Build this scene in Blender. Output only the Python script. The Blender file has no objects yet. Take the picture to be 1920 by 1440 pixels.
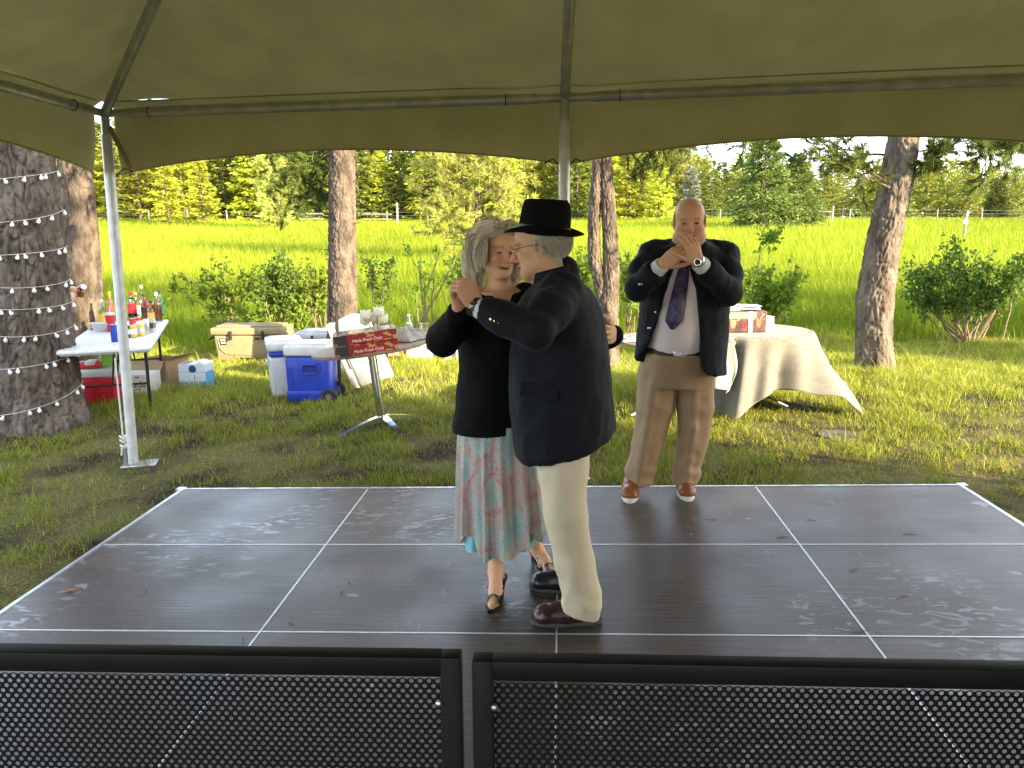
import bpy, bmesh, math, random
import numpy as np
from mathutils import Vector, Matrix

# ------------------------------------------------------------------ camera, world, sun, exposure
scene = bpy.context.scene
COL = scene.collection
F_PX, PITCH, YAW, ROLL, CAM_H = 1462.5, .19245, .06441, -.006, 1.586
_c, _s = math.cos(YAW), math.sin(YAW)
_r = np.array([_c, _s, 0.]); _f0 = np.array([-_s, _c, 0.]); _u0 = np.array([0, 0, 1.])
FW = _f0 * math.cos(PITCH) - _u0 * math.sin(PITCH); _up = _u0 * math.cos(PITCH) + _f0 * math.sin(PITCH)
RT = _r * math.cos(ROLL) + _up * math.sin(ROLL); UP = _up * math.cos(ROLL) - _r * math.sin(ROLL)
CAM = np.array([0, 0, CAM_H])
cam_d = bpy.data.cameras.new('camera'); cam = bpy.data.objects.new('camera', cam_d); COL.objects.link(cam)
cam_d.sensor_fit = 'HORIZONTAL'; cam_d.sensor_width = 36; cam_d.lens = 36 * F_PX / 1920
cam_d.clip_start = .05; cam_d.clip_end = 1000
cam.matrix_world = Matrix(((RT[0], UP[0], -FW[0], 0), (RT[1], UP[1], -FW[1], 0), (RT[2], UP[2], -FW[2], CAM_H), (0, 0, 0, 1)))
scene.camera = cam
scene.render.resolution_x, scene.render.resolution_y = 1024, 768
scene.view_settings.view_transform = 'Standard'; scene.view_settings.look = 'None'
scene.view_settings.gamma = 1; scene.view_settings.use_curve_mapping = False
scene.view_settings.exposure = 2.4
scene.cycles.use_denoising = True
scene.cycles.max_bounces = 10; scene.cycles.transparent_max_bounces = 12
scene.cycles.sample_clamp_indirect = 6

SUN_EL = math.radians(19)
SUN_H = np.array([.84, -.543]); SUN_H /= np.linalg.norm(SUN_H)          # where the sun stands, on the ground plane
SUN_V = np.array([SUN_H[0] * math.cos(SUN_EL), SUN_H[1] * math.cos(SUN_EL), math.sin(SUN_EL)])
sun_d = bpy.data.lights.new('sun', 'SUN'); sun = bpy.data.objects.new('sun', sun_d); COL.objects.link(sun)
sun_d.energy = 4.5; sun_d.angle = math.radians(.5); sun_d.color = (1, .83, .55)
sun.rotation_euler = Vector(SUN_V).to_track_quat('Z', 'Y').to_euler(); sun.location = (20, -13, 12)

world = bpy.data.worlds.new('World'); scene.world = world; world.use_nodes = True
wn, wl = world.node_tree.nodes, world.node_tree.links
wn.clear()
w_out = wn.new('ShaderNodeOutputWorld'); w_bg = wn.new('ShaderNodeBackground'); w_sky = wn.new('ShaderNodeTexSky')
w_sky.sky_type = 'NISHITA'; w_sky.sun_disc = False; w_sky.sun_elevation = SUN_EL
w_sky.sun_rotation = math.atan2(SUN_H[0], SUN_H[1]); w_sky.air_density = 1; w_sky.dust_density = 1.0; w_sky.ozone_density = 1.5
w_tc = wn.new('ShaderNodeTexCoord'); w_map = wn.new('ShaderNodeMapping'); w_map.inputs['Scale'].default_value = (2.2, 2.2, 7)
w_no = wn.new('ShaderNodeTexNoise'); w_no.inputs['Scale'].default_value = 1.7; w_no.inputs['Detail'].default_value = 8; w_no.inputs['Roughness'].default_value = .55
w_rp = wn.new('ShaderNodeValToRGB'); w_rp.color_ramp.elements[0].position = .45; w_rp.color_ramp.elements[1].position = .64
w_mx = wn.new('ShaderNodeMixRGB'); w_mx.inputs['Color2'].default_value = (7.5, 7.5, 7.6, 1)
wl.new(w_tc.outputs['Generated'], w_map.inputs['Vector']); wl.new(w_map.outputs['Vector'], w_no.inputs['Vector'])
wl.new(w_no.outputs['Fac'], w_rp.inputs['Fac']); wl.new(w_rp.outputs['Color'], w_mx.inputs['Fac'])
wl.new(w_sky.outputs['Color'], w_mx.inputs['Color1']); wl.new(w_mx.outputs['Color'], w_bg.inputs['Color'])
w_bg.inputs['Strength'].default_value = .15
wl.new(w_bg.outputs['Background'], w_out.inputs['Surface'])

# ------------------------------------------------------------------ pixel helpers: a pixel gives a direction, the thing it touches the distance
def ray(x, y): return FW + RT * (x - 960) / F_PX + UP * (720 - y) / F_PX
def at_y(x, y, Y): d = ray(x, y); return CAM + d * (Y / d[1])
def at_z(x, y, Z): d = ray(x, y); return CAM + d * ((Z - CAM_H) / d[2])

def ground_z(x, y):
    x = np.asarray(x, float); y = np.asarray(y, float)
    r = np.maximum(0, y - 11.)
    return -.05 + .0208 * 9 * np.tanh(x / 9) + .0385 * r - .00017 * x * r + .012 * np.sin(x * 1.3 + 1) * np.sin(y * 1.1)
def gp(x, y, dz=0.): return np.array([x, y, float(ground_z(x, y)) + dz])

# ------------------------------------------------------------------ numpy noise
def _hash(i, j, k, seed):
    h = (i * 374761393 + j * 668265263 + k * 2147483647 + seed * 974711) & 0xffffffff
    h = ((h ^ (h >> 13)) * 1274126177) & 0xffffffff
    return ((h ^ (h >> 16)) & 0xffff) / 65535.
def vnoise(P, seed=0):
    P = np.asarray(P, float); I = np.floor(P).astype(np.int64); f = P - I; f = f * f * (3 - 2 * f)
    i, j, k = I[..., 0], I[..., 1], I[..., 2]; a, b, c = f[..., 0], f[..., 1], f[..., 2]
    r = 0
    for di in (0, 1):
        for dj in (0, 1):
            for dk in (0, 1):
                w = (a if di else 1 - a) * (b if dj else 1 - b) * (c if dk else 1 - c)
                r = r + w * _hash(i + di, j + dj, k + dk, seed)
    return r * 2 - 1
def fbm(P, octv=3, seed=0):
    P = np.asarray(P, float); r = 0; a = 1.; t = 0
    for o in range(octv): r = r + a * vnoise(P * 2 ** o, seed + o * 7); t += a; a *= .5
    return r / t
def worley_edge(P, seed=0):
    I = np.floor(P).astype(np.int64); d1 = np.full(P.shape[:-1], 9.); d2 = d1.copy()
    for di in (-1, 0, 1):
        for dj in (-1, 0, 1):
            for dk in (-1, 0, 1):
                J = I + np.array([di, dj, dk])
                c = np.stack([_hash(J[..., 0], J[..., 1], J[..., 2], seed + q) for q in (1, 2, 3)], -1)
                d = np.linalg.norm(J + c - P, axis=-1)
                m = d < d1; d2 = np.where(m, d1, np.minimum(d2, d)); d1 = np.where(m, d, d1)
    return d2 - d1

# ------------------------------------------------------------------ materials
def _n(nt, t, **k):
    n = nt.nodes.new(t)
    for a, v in k.items(): setattr(n, a, v)
    return n
def mat(name, col, rough=.6, metal=0., col2=None, vscale=6., stretch=(1, 1, 1), ramp=(.38, .62), detail=4., bump=0., bscale=60., bdist=.01,
        spec=.5, coat=0., transl=0., transm=0., ior=1.45, rvar=0., attr=None, coords='Object', sheen=0., sss=0., hue=0., emis=None, bstretch=None, alpha=1.):
    m = bpy.data.materials.new(name); m.use_nodes = True; nt = m.node_tree; L = nt.links
    p = nt.nodes['Principled BSDF']; out = nt.nodes['Material Output']
    p.inputs['Roughness'].default_value = rough; p.inputs['Metallic'].default_value = metal
    p.inputs['Specular IOR Level'].default_value = spec; p.inputs['Coat Weight'].default_value = coat
    p.inputs['Transmission Weight'].default_value = transm; p.inputs['IOR'].default_value = ior
    p.inputs['Sheen Weight'].default_value = sheen; p.inputs['Alpha'].default_value = alpha
    if sss: p.inputs['Subsurface Weight'].default_value = sss; p.inputs['Subsurface Radius'].default_value = (.012, .004, .002); p.inputs['Subsurface Scale'].default_value = 1
    tc = _n(nt, 'ShaderNodeTexCoord'); src = tc.outputs['Object']
    if coords == 'World': src = _n(nt, 'ShaderNodeNewGeometry').outputs['Position']
    cs = None
    if attr:
        a = _n(nt, 'ShaderNodeAttribute', attribute_name=attr); cs = a.outputs['Color']
    if col2 is not None:
        mp = _n(nt, 'ShaderNodeMapping'); mp.inputs['Scale'].default_value = stretch; L.new(src, mp.inputs['Vector'])
        no = _n(nt, 'ShaderNodeTexNoise'); no.inputs['Scale'].default_value = vscale; no.inputs['Detail'].default_value = detail
        L.new(mp.outputs['Vector'], no.inputs['Vector'])
        rp = _n(nt, 'ShaderNodeValToRGB'); e = rp.color_ramp.elements
        e[0].position, e[1].position = ramp; e[0].color = (*col, 1); e[1].color = (*col2, 1)
        L.new(no.outputs['Fac'], rp.inputs['Fac'])
        if cs is not None:
            mm = _n(nt, 'ShaderNodeMixRGB', blend_type='MULTIPLY'); mm.inputs['Fac'].default_value = 1
            L.new(cs, mm.inputs['Color1']); L.new(rp.outputs['Color'], mm.inputs['Color2']); cs = mm.outputs['Color']
        else: cs = rp.outputs['Color']
        if rvar:
            rr = _n(nt, 'ShaderNodeMapRange'); rr.inputs['To Min'].default_value = max(0, rough - rvar); rr.inputs['To Max'].default_value = min(1, rough + rvar)
            L.new(no.outputs['Fac'], rr.inputs['Value']); L.new(rr.outputs['Result'], p.inputs['Roughness'])
    if hue:
        oi = _n(nt, 'ShaderNodeObjectInfo'); hs = _n(nt, 'ShaderNodeHueSaturation')
        m1 = _n(nt, 'ShaderNodeMapRange'); m1.inputs['To Min'].default_value = .5 - hue; m1.inputs['To Max'].default_value = .5 + hue
        m2 = _n(nt, 'ShaderNodeMapRange'); m2.inputs['To Min'].default_value = .72; m2.inputs['To Max'].default_value = 1.25
        L.new(oi.outputs['Random'], m1.inputs['Value']); L.new(oi.outputs['Random'], m2.inputs['Value'])
        L.new(m1.outputs['Result'], hs.inputs['Hue']); L.new(m2.outputs['Result'], hs.inputs['Value'])
        if cs is None: hs.inputs['Color'].default_value = (*col, 1)
        else: L.new(cs, hs.inputs['Color'])
        cs = hs.outputs['Color']
    if cs is None: p.inputs['Base Color'].default_value = (*col, 1)
    else: L.new(cs, p.inputs['Base Color'])
    if bump:
        mp2 = _n(nt, 'ShaderNodeMapping'); mp2.inputs['Scale'].default_value = bstretch or stretch; L.new(src, mp2.inputs['Vector'])
        n2 = _n(nt, 'ShaderNodeTexNoise'); n2.inputs['Scale'].default_value = bscale; n2.inputs['Detail'].default_value = 5
        L.new(mp2.outputs['Vector'], n2.inputs['Vector'])
        b = _n(nt, 'ShaderNodeBump'); b.inputs['Strength'].default_value = bump; b.inputs['Distance'].default_value = bdist
        L.new(n2.outputs['Fac'], b.inputs['Height']); L.new(b.outputs['Normal'], p.inputs['Normal'])
    if transl:
        t = _n(nt, 'ShaderNodeBsdfTranslucent'); ms = _n(nt, 'ShaderNodeMixShader'); ms.inputs['Fac'].default_value = transl
        if cs is None: t.inputs['Color'].default_value = (*col, 1)
        else: L.new(cs, t.inputs['Color'])
        L.new(p.outputs['BSDF'], ms.inputs[1]); L.new(t.outputs['BSDF'], ms.inputs[2]); L.new(ms.outputs['Shader'], out.inputs['Surface'])
    return m

# ------------------------------------------------------------------ objects
def tag(o, label=None, cat=None, group=None, kind=None):
    if label: o['label'] = label
    if cat: o['category'] = cat
    if group: o['group'] = group
    if kind: o['kind'] = kind
    return o
def empty(name, loc=(0, 0, 0), rz=0., parent=None, label=None, cat=None, group=None, kind=None):
    o = bpy.data.objects.new(name, None); COL.objects.link(o); o.location = [float(v) for v in loc]; o.rotation_euler = (0, 0, rz)
    o.empty_display_size = .1; o.parent = parent
    return tag(o, label, cat, group, kind)
def link(name, me, parent=None, loc=(0, 0, 0), rot=(0, 0, 0)):
    o = bpy.data.objects.new(name, me); COL.objects.link(o); o.parent = parent; o.location = [float(v) for v in loc]; o.rotation_euler = rot
    return o
def np_mesh(name, V, Fq, m=None, smooth=True, cols=None, mats=None, fmat=None):
    """V (n,3); Fq (k,3) or (k,4) int array, or a list of such arrays"""
    V = np.ascontiguousarray(V, dtype=np.float32)
    Fs = [np.asarray(f, dtype=np.int32) for f in (Fq if isinstance(Fq, list) else [Fq]) if len(f)]
    me = bpy.data.meshes.new(name)
    me.vertices.add(len(V)); me.vertices.foreach_set('co', V.ravel())
    nl = sum(f.size for f in Fs); npoly = sum(len(f) for f in Fs)
    me.loops.add(nl); me.polygons.add(npoly)
    me.loops.foreach_set('vertex_index', np.concatenate([f.ravel() for f in Fs]))
    st = []; o = 0
    for f in Fs: st.append(o + np.arange(len(f)) * f.shape[1]); o += f.size
    me.polygons.foreach_set('loop_start', np.concatenate(st).astype(np.int32))
    if smooth: me.polygons.foreach_set('use_smooth', np.ones(npoly, bool))
    for mm in (mats or ([m] if m else [])): me.materials.append(mm)
    if fmat is not None: me.polygons.foreach_set('material_index', np.asarray(fmat, np.int32))
    if cols is not None:
        ca = me.color_attributes.new('Col', 'FLOAT_COLOR', 'POINT')
        c4 = np.ones((len(V), 4), np.float32); c4[:, :3] = cols; ca.data.foreach_set('color', c4.ravel())
    me.update(calc_edges=True)
    return me

def rotm(rx=0, ry=0, rz=0):
    return np.array(Matrix.Rotation(rz, 3, 'Z') @ Matrix.Rotation(ry, 3, 'Y') @ Matrix.Rotation(rx, 3, 'X'))
def unit(v): v = np.asarray(v, float); return v / (np.linalg.norm(v) + 1e-12)
def frame_to(d, up=(0, 0, 1)):
    """rotation matrix with columns (side, along d, normal)"""
    d = unit(d); x = np.cross(d, up)
    if np.linalg.norm(x) < 1e-4: x = np.cross(d, (1, 0, 0))
    x = unit(x); return np.stack([x, d, np.cross(x, d)], 1)

class MB:
    """collects shapes that belong to ONE part"""
    def __init__(s): s.V = []; s.F = []; s.n = 0; s.M = []
    def add(s, V, F, mi=0):
        s.V.append(np.asarray(V, float))
        for f in F: s.F.append([i + s.n for i in f]); s.M.append(mi)
        s.n += len(V); return s
    def box(s, c, size, R=None, mi=0):
        h = np.asarray(size) / 2.
        V = np.array([[x, y, z] for x in (-1, 1) for y in (-1, 1) for z in (-1, 1)]) * h
        if R is not None: V = V @ np.asarray(R).T
        return s.add(V + np.asarray(c), [(0, 1, 3, 2), (4, 6, 7, 5), (0, 4, 5, 1), (2, 3, 7, 6), (0, 2, 6, 4), (1, 5, 7, 3)], mi)
    def rbox(s, c, size, bev, seg=2, R=None, taper=1., mi=0):
        """bevelled box; taper scales the bottom in x and y"""
        bm = bmesh.new(); bmesh.ops.create_cube(bm, size=1)
        for v in bm.verts:
            k = taper if v.co.z < 0 else 1.
            v.co = Vector((v.co.x * size[0] * k, v.co.y * size[1] * k, v.co.z * size[2]))
        bmesh.ops.bevel(bm, geom=list(bm.edges), offset=bev, segments=seg, affect='EDGES', profile=.5)
        bm.verts.ensure_lookup_table(); V = np.array([v.co for v in bm.verts]); Fc = [[v.index for v in f.verts] for f in bm.faces]; bm.free()
        if R is not None: V = V @ np.asarray(R).T
        return s.add(V + np.asarray(c), Fc, mi)
    def tube(s, pts, rad, seg=10, cap=True, mi=0, squash=None):
        P = np.asarray(pts, float); n = len(P); rad = np.broadcast_to(np.asarray(rad, float), (n,)) if np.ndim(rad) < 2 else np.asarray(rad)
        T = np.gradient(P, axis=0) if n > 2 else np.tile(P[-1] - P[0], (n, 1)); T /= np.linalg.norm(T, axis=1)[:, None] + 1e-12
        a = np.array([0, 0, 1.]) if abs(T[0][2]) < .9 else np.array([1., 0, 0]); nx = unit(np.cross(T[0], a)); V = []
        for i in range(n):
            nx = unit(nx - T[i] * (nx @ T[i])); ny = np.cross(T[i], nx)
            t = np.linspace(0, 2 * np.pi, seg, endpoint=False)
            V.append(P[i] + rad[i] * (np.cos(t)[:, None] * nx + np.sin(t)[:, None] * ny))
        V = np.concatenate(V); Fc = []
        for i in range(n - 1):
            for j in range(seg):
                k = (j + 1) % seg; Fc.append((i * seg + j, i * seg + k, (i + 1) * seg + k, (i + 1) * seg + j))
        if cap: Fc.append(tuple(range(seg))[::-1]); Fc.append(tuple(range((n - 1) * seg, n * seg)))
        return s.add(V, Fc, mi)
    def lathe(s, prof, seg=20, c=(0, 0, 0), R=None, cap=True, mi=0, sx=1., sy=1.):
        t = np.linspace(0, 2 * np.pi, seg, endpoint=False); V = np.concatenate([np.stack([r * np.cos(t) * sx, r * np.sin(t) * sy, np.full(seg, z)], 1) for r, z in prof])
        if R is not None: V = V @ np.asarray(R).T
        Fc = [(i * seg + j, i * seg + (j + 1) % seg, (i + 1) * seg + (j + 1) % seg, (i + 1) * seg + j) for i in range(len(prof) - 1) for j in range(seg)]
        if cap: Fc.append(tuple(range(seg))[::-1]); Fc.append(tuple(range((len(prof) - 1) * seg, len(prof) * seg)))
        return s.add(V + np.asarray(c), Fc, mi)
    def grid(s, P, mi=0):
        P = np.asarray(P, float); a, b = P.shape[:2]
        return s.add(P.reshape(-1, 3), [(i * b + j, i * b + j + 1, (i + 1) * b + j + 1, (i + 1) * b + j) for i in range(a - 1) for j in range(b - 1)], mi)
    def mesh(s, name, m, smooth=True, cols=None):
        me = bpy.data.meshes.new(name); me.from_pydata(np.concatenate(s.V).tolist(), [], s.F)
        for mm in (m if isinstance(m, (list, tuple)) else [m]): me.materials.append(mm)
        if smooth: me.polygons.foreach_set('use_smooth', np.ones(len(me.polygons), bool))
        if any(s.M): me.polygons.foreach_set('material_index', np.array(s.M, np.int32))
        if cols is not None:
            ca = me.color_attributes.new('Col', 'FLOAT_COLOR', 'POINT'); c4 = np.ones((len(me.vertices), 4), np.float32); c4[:, :3] = cols; ca.data.foreach_set('color', c4.ravel())
        if smooth:
            try: me.set_sharp_from_angle(angle=math.radians(38))
            except Exception: pass
        me.update(); return me
    def obj(s, name, m, parent=None, smooth=True, loc=(0, 0, 0), rot=(0, 0, 0), cols=None):
        return link(name, s.mesh(name, m, smooth, cols), parent, loc, rot)

def copy_tree(o, parent=None):
    c = o.copy(); COL.objects.link(c); c.parent = parent
    for ch in list(o.children): copy_tree(ch, c)
    return c
def text(parent, s, size, R, loc, m, name='lettering', ext=.0006, align='CENTER', sx=1., shear=0.):
    cu = bpy.data.curves.new(name, 'FONT'); cu.body = s; cu.size = size; cu.extrude = ext; cu.align_x = align; cu.align_y = 'CENTER'; cu.resolution_u = 2; cu.shear = shear
    t = bpy.data.objects.new('tmp', cu); COL.objects.link(t); bpy.context.view_layer.update()
    me = bpy.data.meshes.new_from_object(t.evaluated_get(bpy.context.evaluated_depsgraph_get())); bpy.data.objects.remove(t); me.materials.clear(); me.materials.append(m)
    o = bpy.data.objects.new(name, me); COL.objects.link(o); o.parent = parent
    mt = Matrix(np.asarray(R).tolist()).to_4x4(); mt.translation = Vector([float(v) for v in loc]); o.matrix_local = mt @ Matrix.Diagonal((sx, 1, 1, 1))
    return o

# ------------------------------------------------------------------ signed-distance modelling for bodies and clothes
def axis(lo, hi, coarse, fine=()):
    v = [lo]
    while v[-1] < hi:
        st = coarse
        for a, b, f in fine:
            if a - .02 <= v[-1] <= b + .02: st = min(st, f)
        v.append(v[-1] + st)
    return np.array(v)
class SD:
    def __init__(s, ax): s.ax = ax; s.D = np.full([len(a) for a in ax], .3, np.float32)
    def _sl(s, lo, hi): return tuple(slice(max(0, np.searchsorted(a, l) - 1), min(len(a), np.searchsorted(a, h) + 1)) for a, l, h in zip(s.ax, lo, hi))
    def _P(s, sl): return np.stack(np.meshgrid(*[a[q] for a, q in zip(s.ax, sl)], indexing='ij'), -1)
    def _mix(s, sl, d, k, op):
        D = s.D[sl]; d = d.astype(np.float32)
        if op == 'u':
            h = np.clip(.5 + .5 * (D - d) / max(k, 1e-5), 0, 1); s.D[sl] = D + (d - D) * h - k * h * (1 - h)
        elif op == 's':
            d = -d; h = np.clip(.5 - .5 * (D - d) / max(k, 1e-5), 0, 1); s.D[sl] = D + (d - D) * h + k * h * (1 - h)
        else: s.D[sl] = np.maximum(D, d)
    def cone(s, a, b, ra, rb, k=.012, op='u', flat=None):
        a = np.asarray(a, float); b = np.asarray(b, float); m = max(ra, rb) + k + .02
        sl = s._sl(np.minimum(a, b) - m, np.maximum(a, b) + m); P = s._P(sl)
        if P.size == 0: return
        ab = b - a; q = P - a; t = np.clip((q @ ab) / (ab @ ab + 1e-12), 0, 1); w = q - t[..., None] * ab
        if flat is not None:      # flatten along a direction: (direction, factor>1 makes it thinner)
            n = unit(flat[0]); w = w + np.outer((w @ n).ravel(), n).reshape(w.shape) * (flat[1] - 1)
        s._mix(sl, np.linalg.norm(w, axis=-1) - (ra + (rb - ra) * t), k, op)
    def chain(s, pts, k=.012, op='u'):
        for (a, ra), (b, rb) in zip(pts[:-1], pts[1:]): s.cone(a, b, ra, rb, k, op)
    def ell(s, c, r, R=None, k=.012, op='u'):
        c = np.asarray(c, float); r = np.asarray(r, float); m = r.max() + k + .02; sl = s._sl(c - m, c + m); P = s._P(sl) - c
        if P.size == 0: return
        if R is not None: P = P @ np.asarray(R)
        k0 = np.linalg.norm(P / r, axis=-1); k1 = np.linalg.norm(P / (r * r), axis=-1) + 1e-9
        s._mix(sl, np.where(k0 < 1e-6, -r.min(), k0 * (k0 - 1) / k1), k, op)
    def loft(s, secs, rz=0., k=.015, op='u', n=2.3, end=.0):
        """sections (z, cx, cy, rx, ry) in world; rz turns the section axes"""
        S = np.array(sorted(secs), float); m = S[:, 3:5].max() + k + .03
        lo = np.array([S[:, 1].min() - m, S[:, 2].min() - m, S[0, 0] - .03]); hi = np.array([S[:, 1].max() + m, S[:, 2].max() + m, S[-1, 0] + .03])
        sl = s._sl(lo, hi); P = s._P(sl); z = P[..., 2]
        zz = np.linspace(S[0, 0], S[-1, 0], 200); sm = []
        for q in range(1, 5):
            v = np.interp(zz, S[:, 0], S[:, q]); v = np.convolve(np.pad(v, 6, 'edge'), np.ones(13) / 13, 'valid'); sm.append(np.interp(z, zz, v))
        cx, cy, rx, ry = sm; c, sn = math.cos(rz), math.sin(rz)
        x = (P[..., 0] - cx) * c + (P[..., 1] - cy) * sn; y = -(P[..., 0] - cx) * sn + (P[..., 1] - cy) * c
        d = ((np.abs(x / rx) ** n + np.abs(y / ry) ** n) ** (1 / n) - 1) * np.minimum(rx, ry)
        s._mix(sl, np.maximum(d, np.maximum(S[0, 0] - z, z - S[-1, 0])), k, op)
    def plane(s, p, nrm):
        """keep the side the normal points away from"""
        sl = tuple(slice(None) for _ in range(3)); P = s._P(sl); s._mix(sl, (P - np.asarray(p)) @ unit(nrm), 0, 'i')
    def nets(s):
        D = s.D; S = D < 0; nx, ny, nz = D.shape
        cnt = np.zeros((nx - 1, ny - 1, nz - 1), np.int8)
        cor = [(i, j, k) for i in (0, 1) for j in (0, 1) for k in (0, 1)]
        for i, j, k in cor: cnt += S[i:nx - 1 + i, j:ny - 1 + j, k:nz - 1 + k]
        ids = np.argwhere((cnt > 0) & (cnt < 8)); I = np.full(cnt.shape, -1, np.int32); I[tuple(ids.T)] = np.arange(len(ids))
        acc = np.zeros((len(ids), 3)); num = np.zeros(len(ids)); base = ids.astype(float)
        val = {c: D[ids[:, 0] + c[0], ids[:, 1] + c[1], ids[:, 2] + c[2]] for c in cor}
        for a in cor:
            for ax in range(3):
                if a[ax]: continue
                b = list(a); b[ax] = 1; b = tuple(b); va, vb = val[a], val[b]; cr = (va < 0) != (vb < 0)
                t = np.where(cr, va / np.where(cr, va - vb, 1), 0); p = np.tile(np.array(a, float), (len(ids), 1)); p[:, ax] += t
                acc += p * cr[:, None]; num += cr
        Vi = base + acc / np.maximum(num, 1)[:, None]
        V = np.stack([np.interp(Vi[:, q], np.arange(D.shape[q]), s.ax[q]) for q in range(3)], 1); Fs = []
        for ax in range(3):
            b, c = (ax + 1) % 3, (ax + 2) % 3
            lo = [slice(None)] * 3; hi = [slice(None)] * 3; lo[ax] = slice(0, -1); hi[ax] = slice(1, None)
            e = np.argwhere(S[tuple(lo)] != S[tuple(hi)])
            e = e[(e[:, b] > 0) & (e[:, c] > 0) & (e[:, b] < D.shape[b] - 1) & (e[:, c] < D.shape[c] - 1)]
            if not len(e): continue
            q = []
            for db, dc in ((-1, -1), (0, -1), (0, 0), (-1, 0)):
                k = e.copy(); k[:, b] += db; k[:, c] += dc; q.append(I[tuple(k.T)])
            q = np.stack(q, 1); fl = S[tuple(e.T)]; q[~fl] = q[~fl][:, ::-1]; Fs.append(q)
        return V, np.concatenate(Fs)
def normals(V, Fq):
    a = V[Fq[:, 2]] - V[Fq[:, 0]]; b = V[Fq[:, 3]] - V[Fq[:, 1]]; n = np.cross(a, b); N = np.zeros_like(V)
    for q in range(4): np.add.at(N, Fq[:, q], n)
    return N / (np.linalg.norm(N, axis=1)[:, None] + 1e-12)
def relax(V, Fq, it=2, lam=.5):
    e = np.concatenate([Fq[:, [0, 1]], Fq[:, [1, 2]], Fq[:, [2, 3]], Fq[:, [3, 0]]]); e = np.concatenate([e, e[:, ::-1]])
    deg = np.bincount(e[:, 0], minlength=len(V))[:, None]
    for _ in range(it):
        A = np.stack([np.bincount(e[:, 0], weights=V[e[:, 1], q], minlength=len(V)) for q in range(3)], 1)
        V = V + lam * (A / np.maximum(deg, 1) - V)
    return V

# ================================================================== GROUND
rng = np.random.default_rng(5)
def ground_material():
    m = bpy.data.materials.new('ground'); m.use_nodes = True; nt = m.node_tree; L = nt.links; p = nt.nodes['Principled BSDF']
    p.inputs['Roughness'].default_value = .95; p.inputs['Specular IOR Level'].default_value = .1
    pos = _n(nt, 'ShaderNodeNewGeometry').outputs['Position']
    def noise(sc, det=5):
        n = _n(nt, 'ShaderNodeTexNoise'); n.inputs['Scale'].default_value = sc; n.inputs['Detail'].default_value = det; L.new(pos, n.inputs['Vector']); return n.outputs['Fac']
    def ramp(f, a, b, ca, cb):
        r = _n(nt, 'ShaderNodeValToRGB'); e = r.color_ramp.elements; e[0].position, e[1].position = a, b; e[0].color = (*ca, 1); e[1].color = (*cb, 1); L.new(f, r.inputs['Fac']); return r.outputs['Color']
    def mix(f, a, b):
        x = _n(nt, 'ShaderNodeMixRGB'); L.new(f, x.inputs['Fac']); L.new(a, x.inputs['Color1']); L.new(b, x.inputs['Color2']); return x.outputs['Color']
    soil = ramp(noise(22), .35, .65, (.018, .013, .008), (.065, .048, .027))
    thatch = ramp(noise(60, 3), .35, .65, (.065, .07, .015), (.18, .15, .055))
    lawn = mix(ramp(noise(1.7), .44, .60, (0, 0, 0), (1, 1, 1)), thatch, soil)
    field = mix(ramp(noise(.35), .3, .7, (0, 0, 0), (1, 1, 1)), ramp(noise(9), .3, .7, (.15, .20, .010), (.22, .27, .016)), ramp(noise(14), .3, .7, (.17, .21, .010), (.25, .29, .02)))
    sx = _n(nt, 'ShaderNodeSeparateXYZ'); L.new(pos, sx.inputs[0])
    ad = _n(nt, 'ShaderNodeMath', operation='ADD'); L.new(sx.outputs['Y'], ad.inputs[0]); L.new(noise(1.1), ad.inputs[1])
    mr = _n(nt, 'ShaderNodeMapRange'); mr.inputs['From Min'].default_value = 11.0; mr.inputs['From Max'].default_value = 12.0; L.new(ad.outputs[0], mr.inputs['Value'])
    L.new(mix(mr.outputs['Result'], lawn, field), p.inputs['Base Color'])
    b = _n(nt, 'ShaderNodeBump'); b.inputs['Strength'].default_value = .8; b.inputs['Distance'].default_value = .03; L.new(noise(35, 6), b.inputs['Height']); L.new(b.outputs['Normal'], p.inputs['Normal'])
    return m
gx = np.unique(np.concatenate([np.linspace(-320, -40, 15), np.linspace(-40, -12, 15), np.linspace(-12, 12, 97), np.linspace(12, 40, 15), np.linspace(40, 320, 15)]))
gy = np.unique(np.concatenate([np.linspace(-80, -8, 10), np.linspace(-8, 16, 97), np.linspace(16, 90, 38), np.linspace(90, 500, 14)]))
GX, GY = np.meshgrid(gx, gy, indexing='ij')
def ground_zc(x, y): return ground_z(np.clip(x, -110, 110), np.minimum(y, 95))
def mound(x, y): return .035 * fbm(np.stack([x * 1.1, y * 1.1, x * 0], -1), 3, 3) * np.clip((np.asarray(y) - 4.9) * 2, 0, 1) * (np.asarray(y) < 90)
GZ = ground_zc(GX, GY) + mound(GX, GY)
a_, b_ = GX.shape; ii = np.arange(a_ * b_).reshape(a_, b_)
tag(link('ground', np_mesh('ground', np.stack([GX, GY, GZ], -1).reshape(-1, 3), np.stack([ii[:-1, :-1], ii[1:, :-1], ii[1:, 1:], ii[:-1, 1:]], -1).reshape(-1, 4), ground_material())), 'mown lawn running into the meadow and the wood', None, None, 'structure')
def gpt(x, y, dz=0.): return np.array([x, y, float(ground_zc(x, y) + mound(np.array(x), np.array(y))) + dz])

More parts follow.
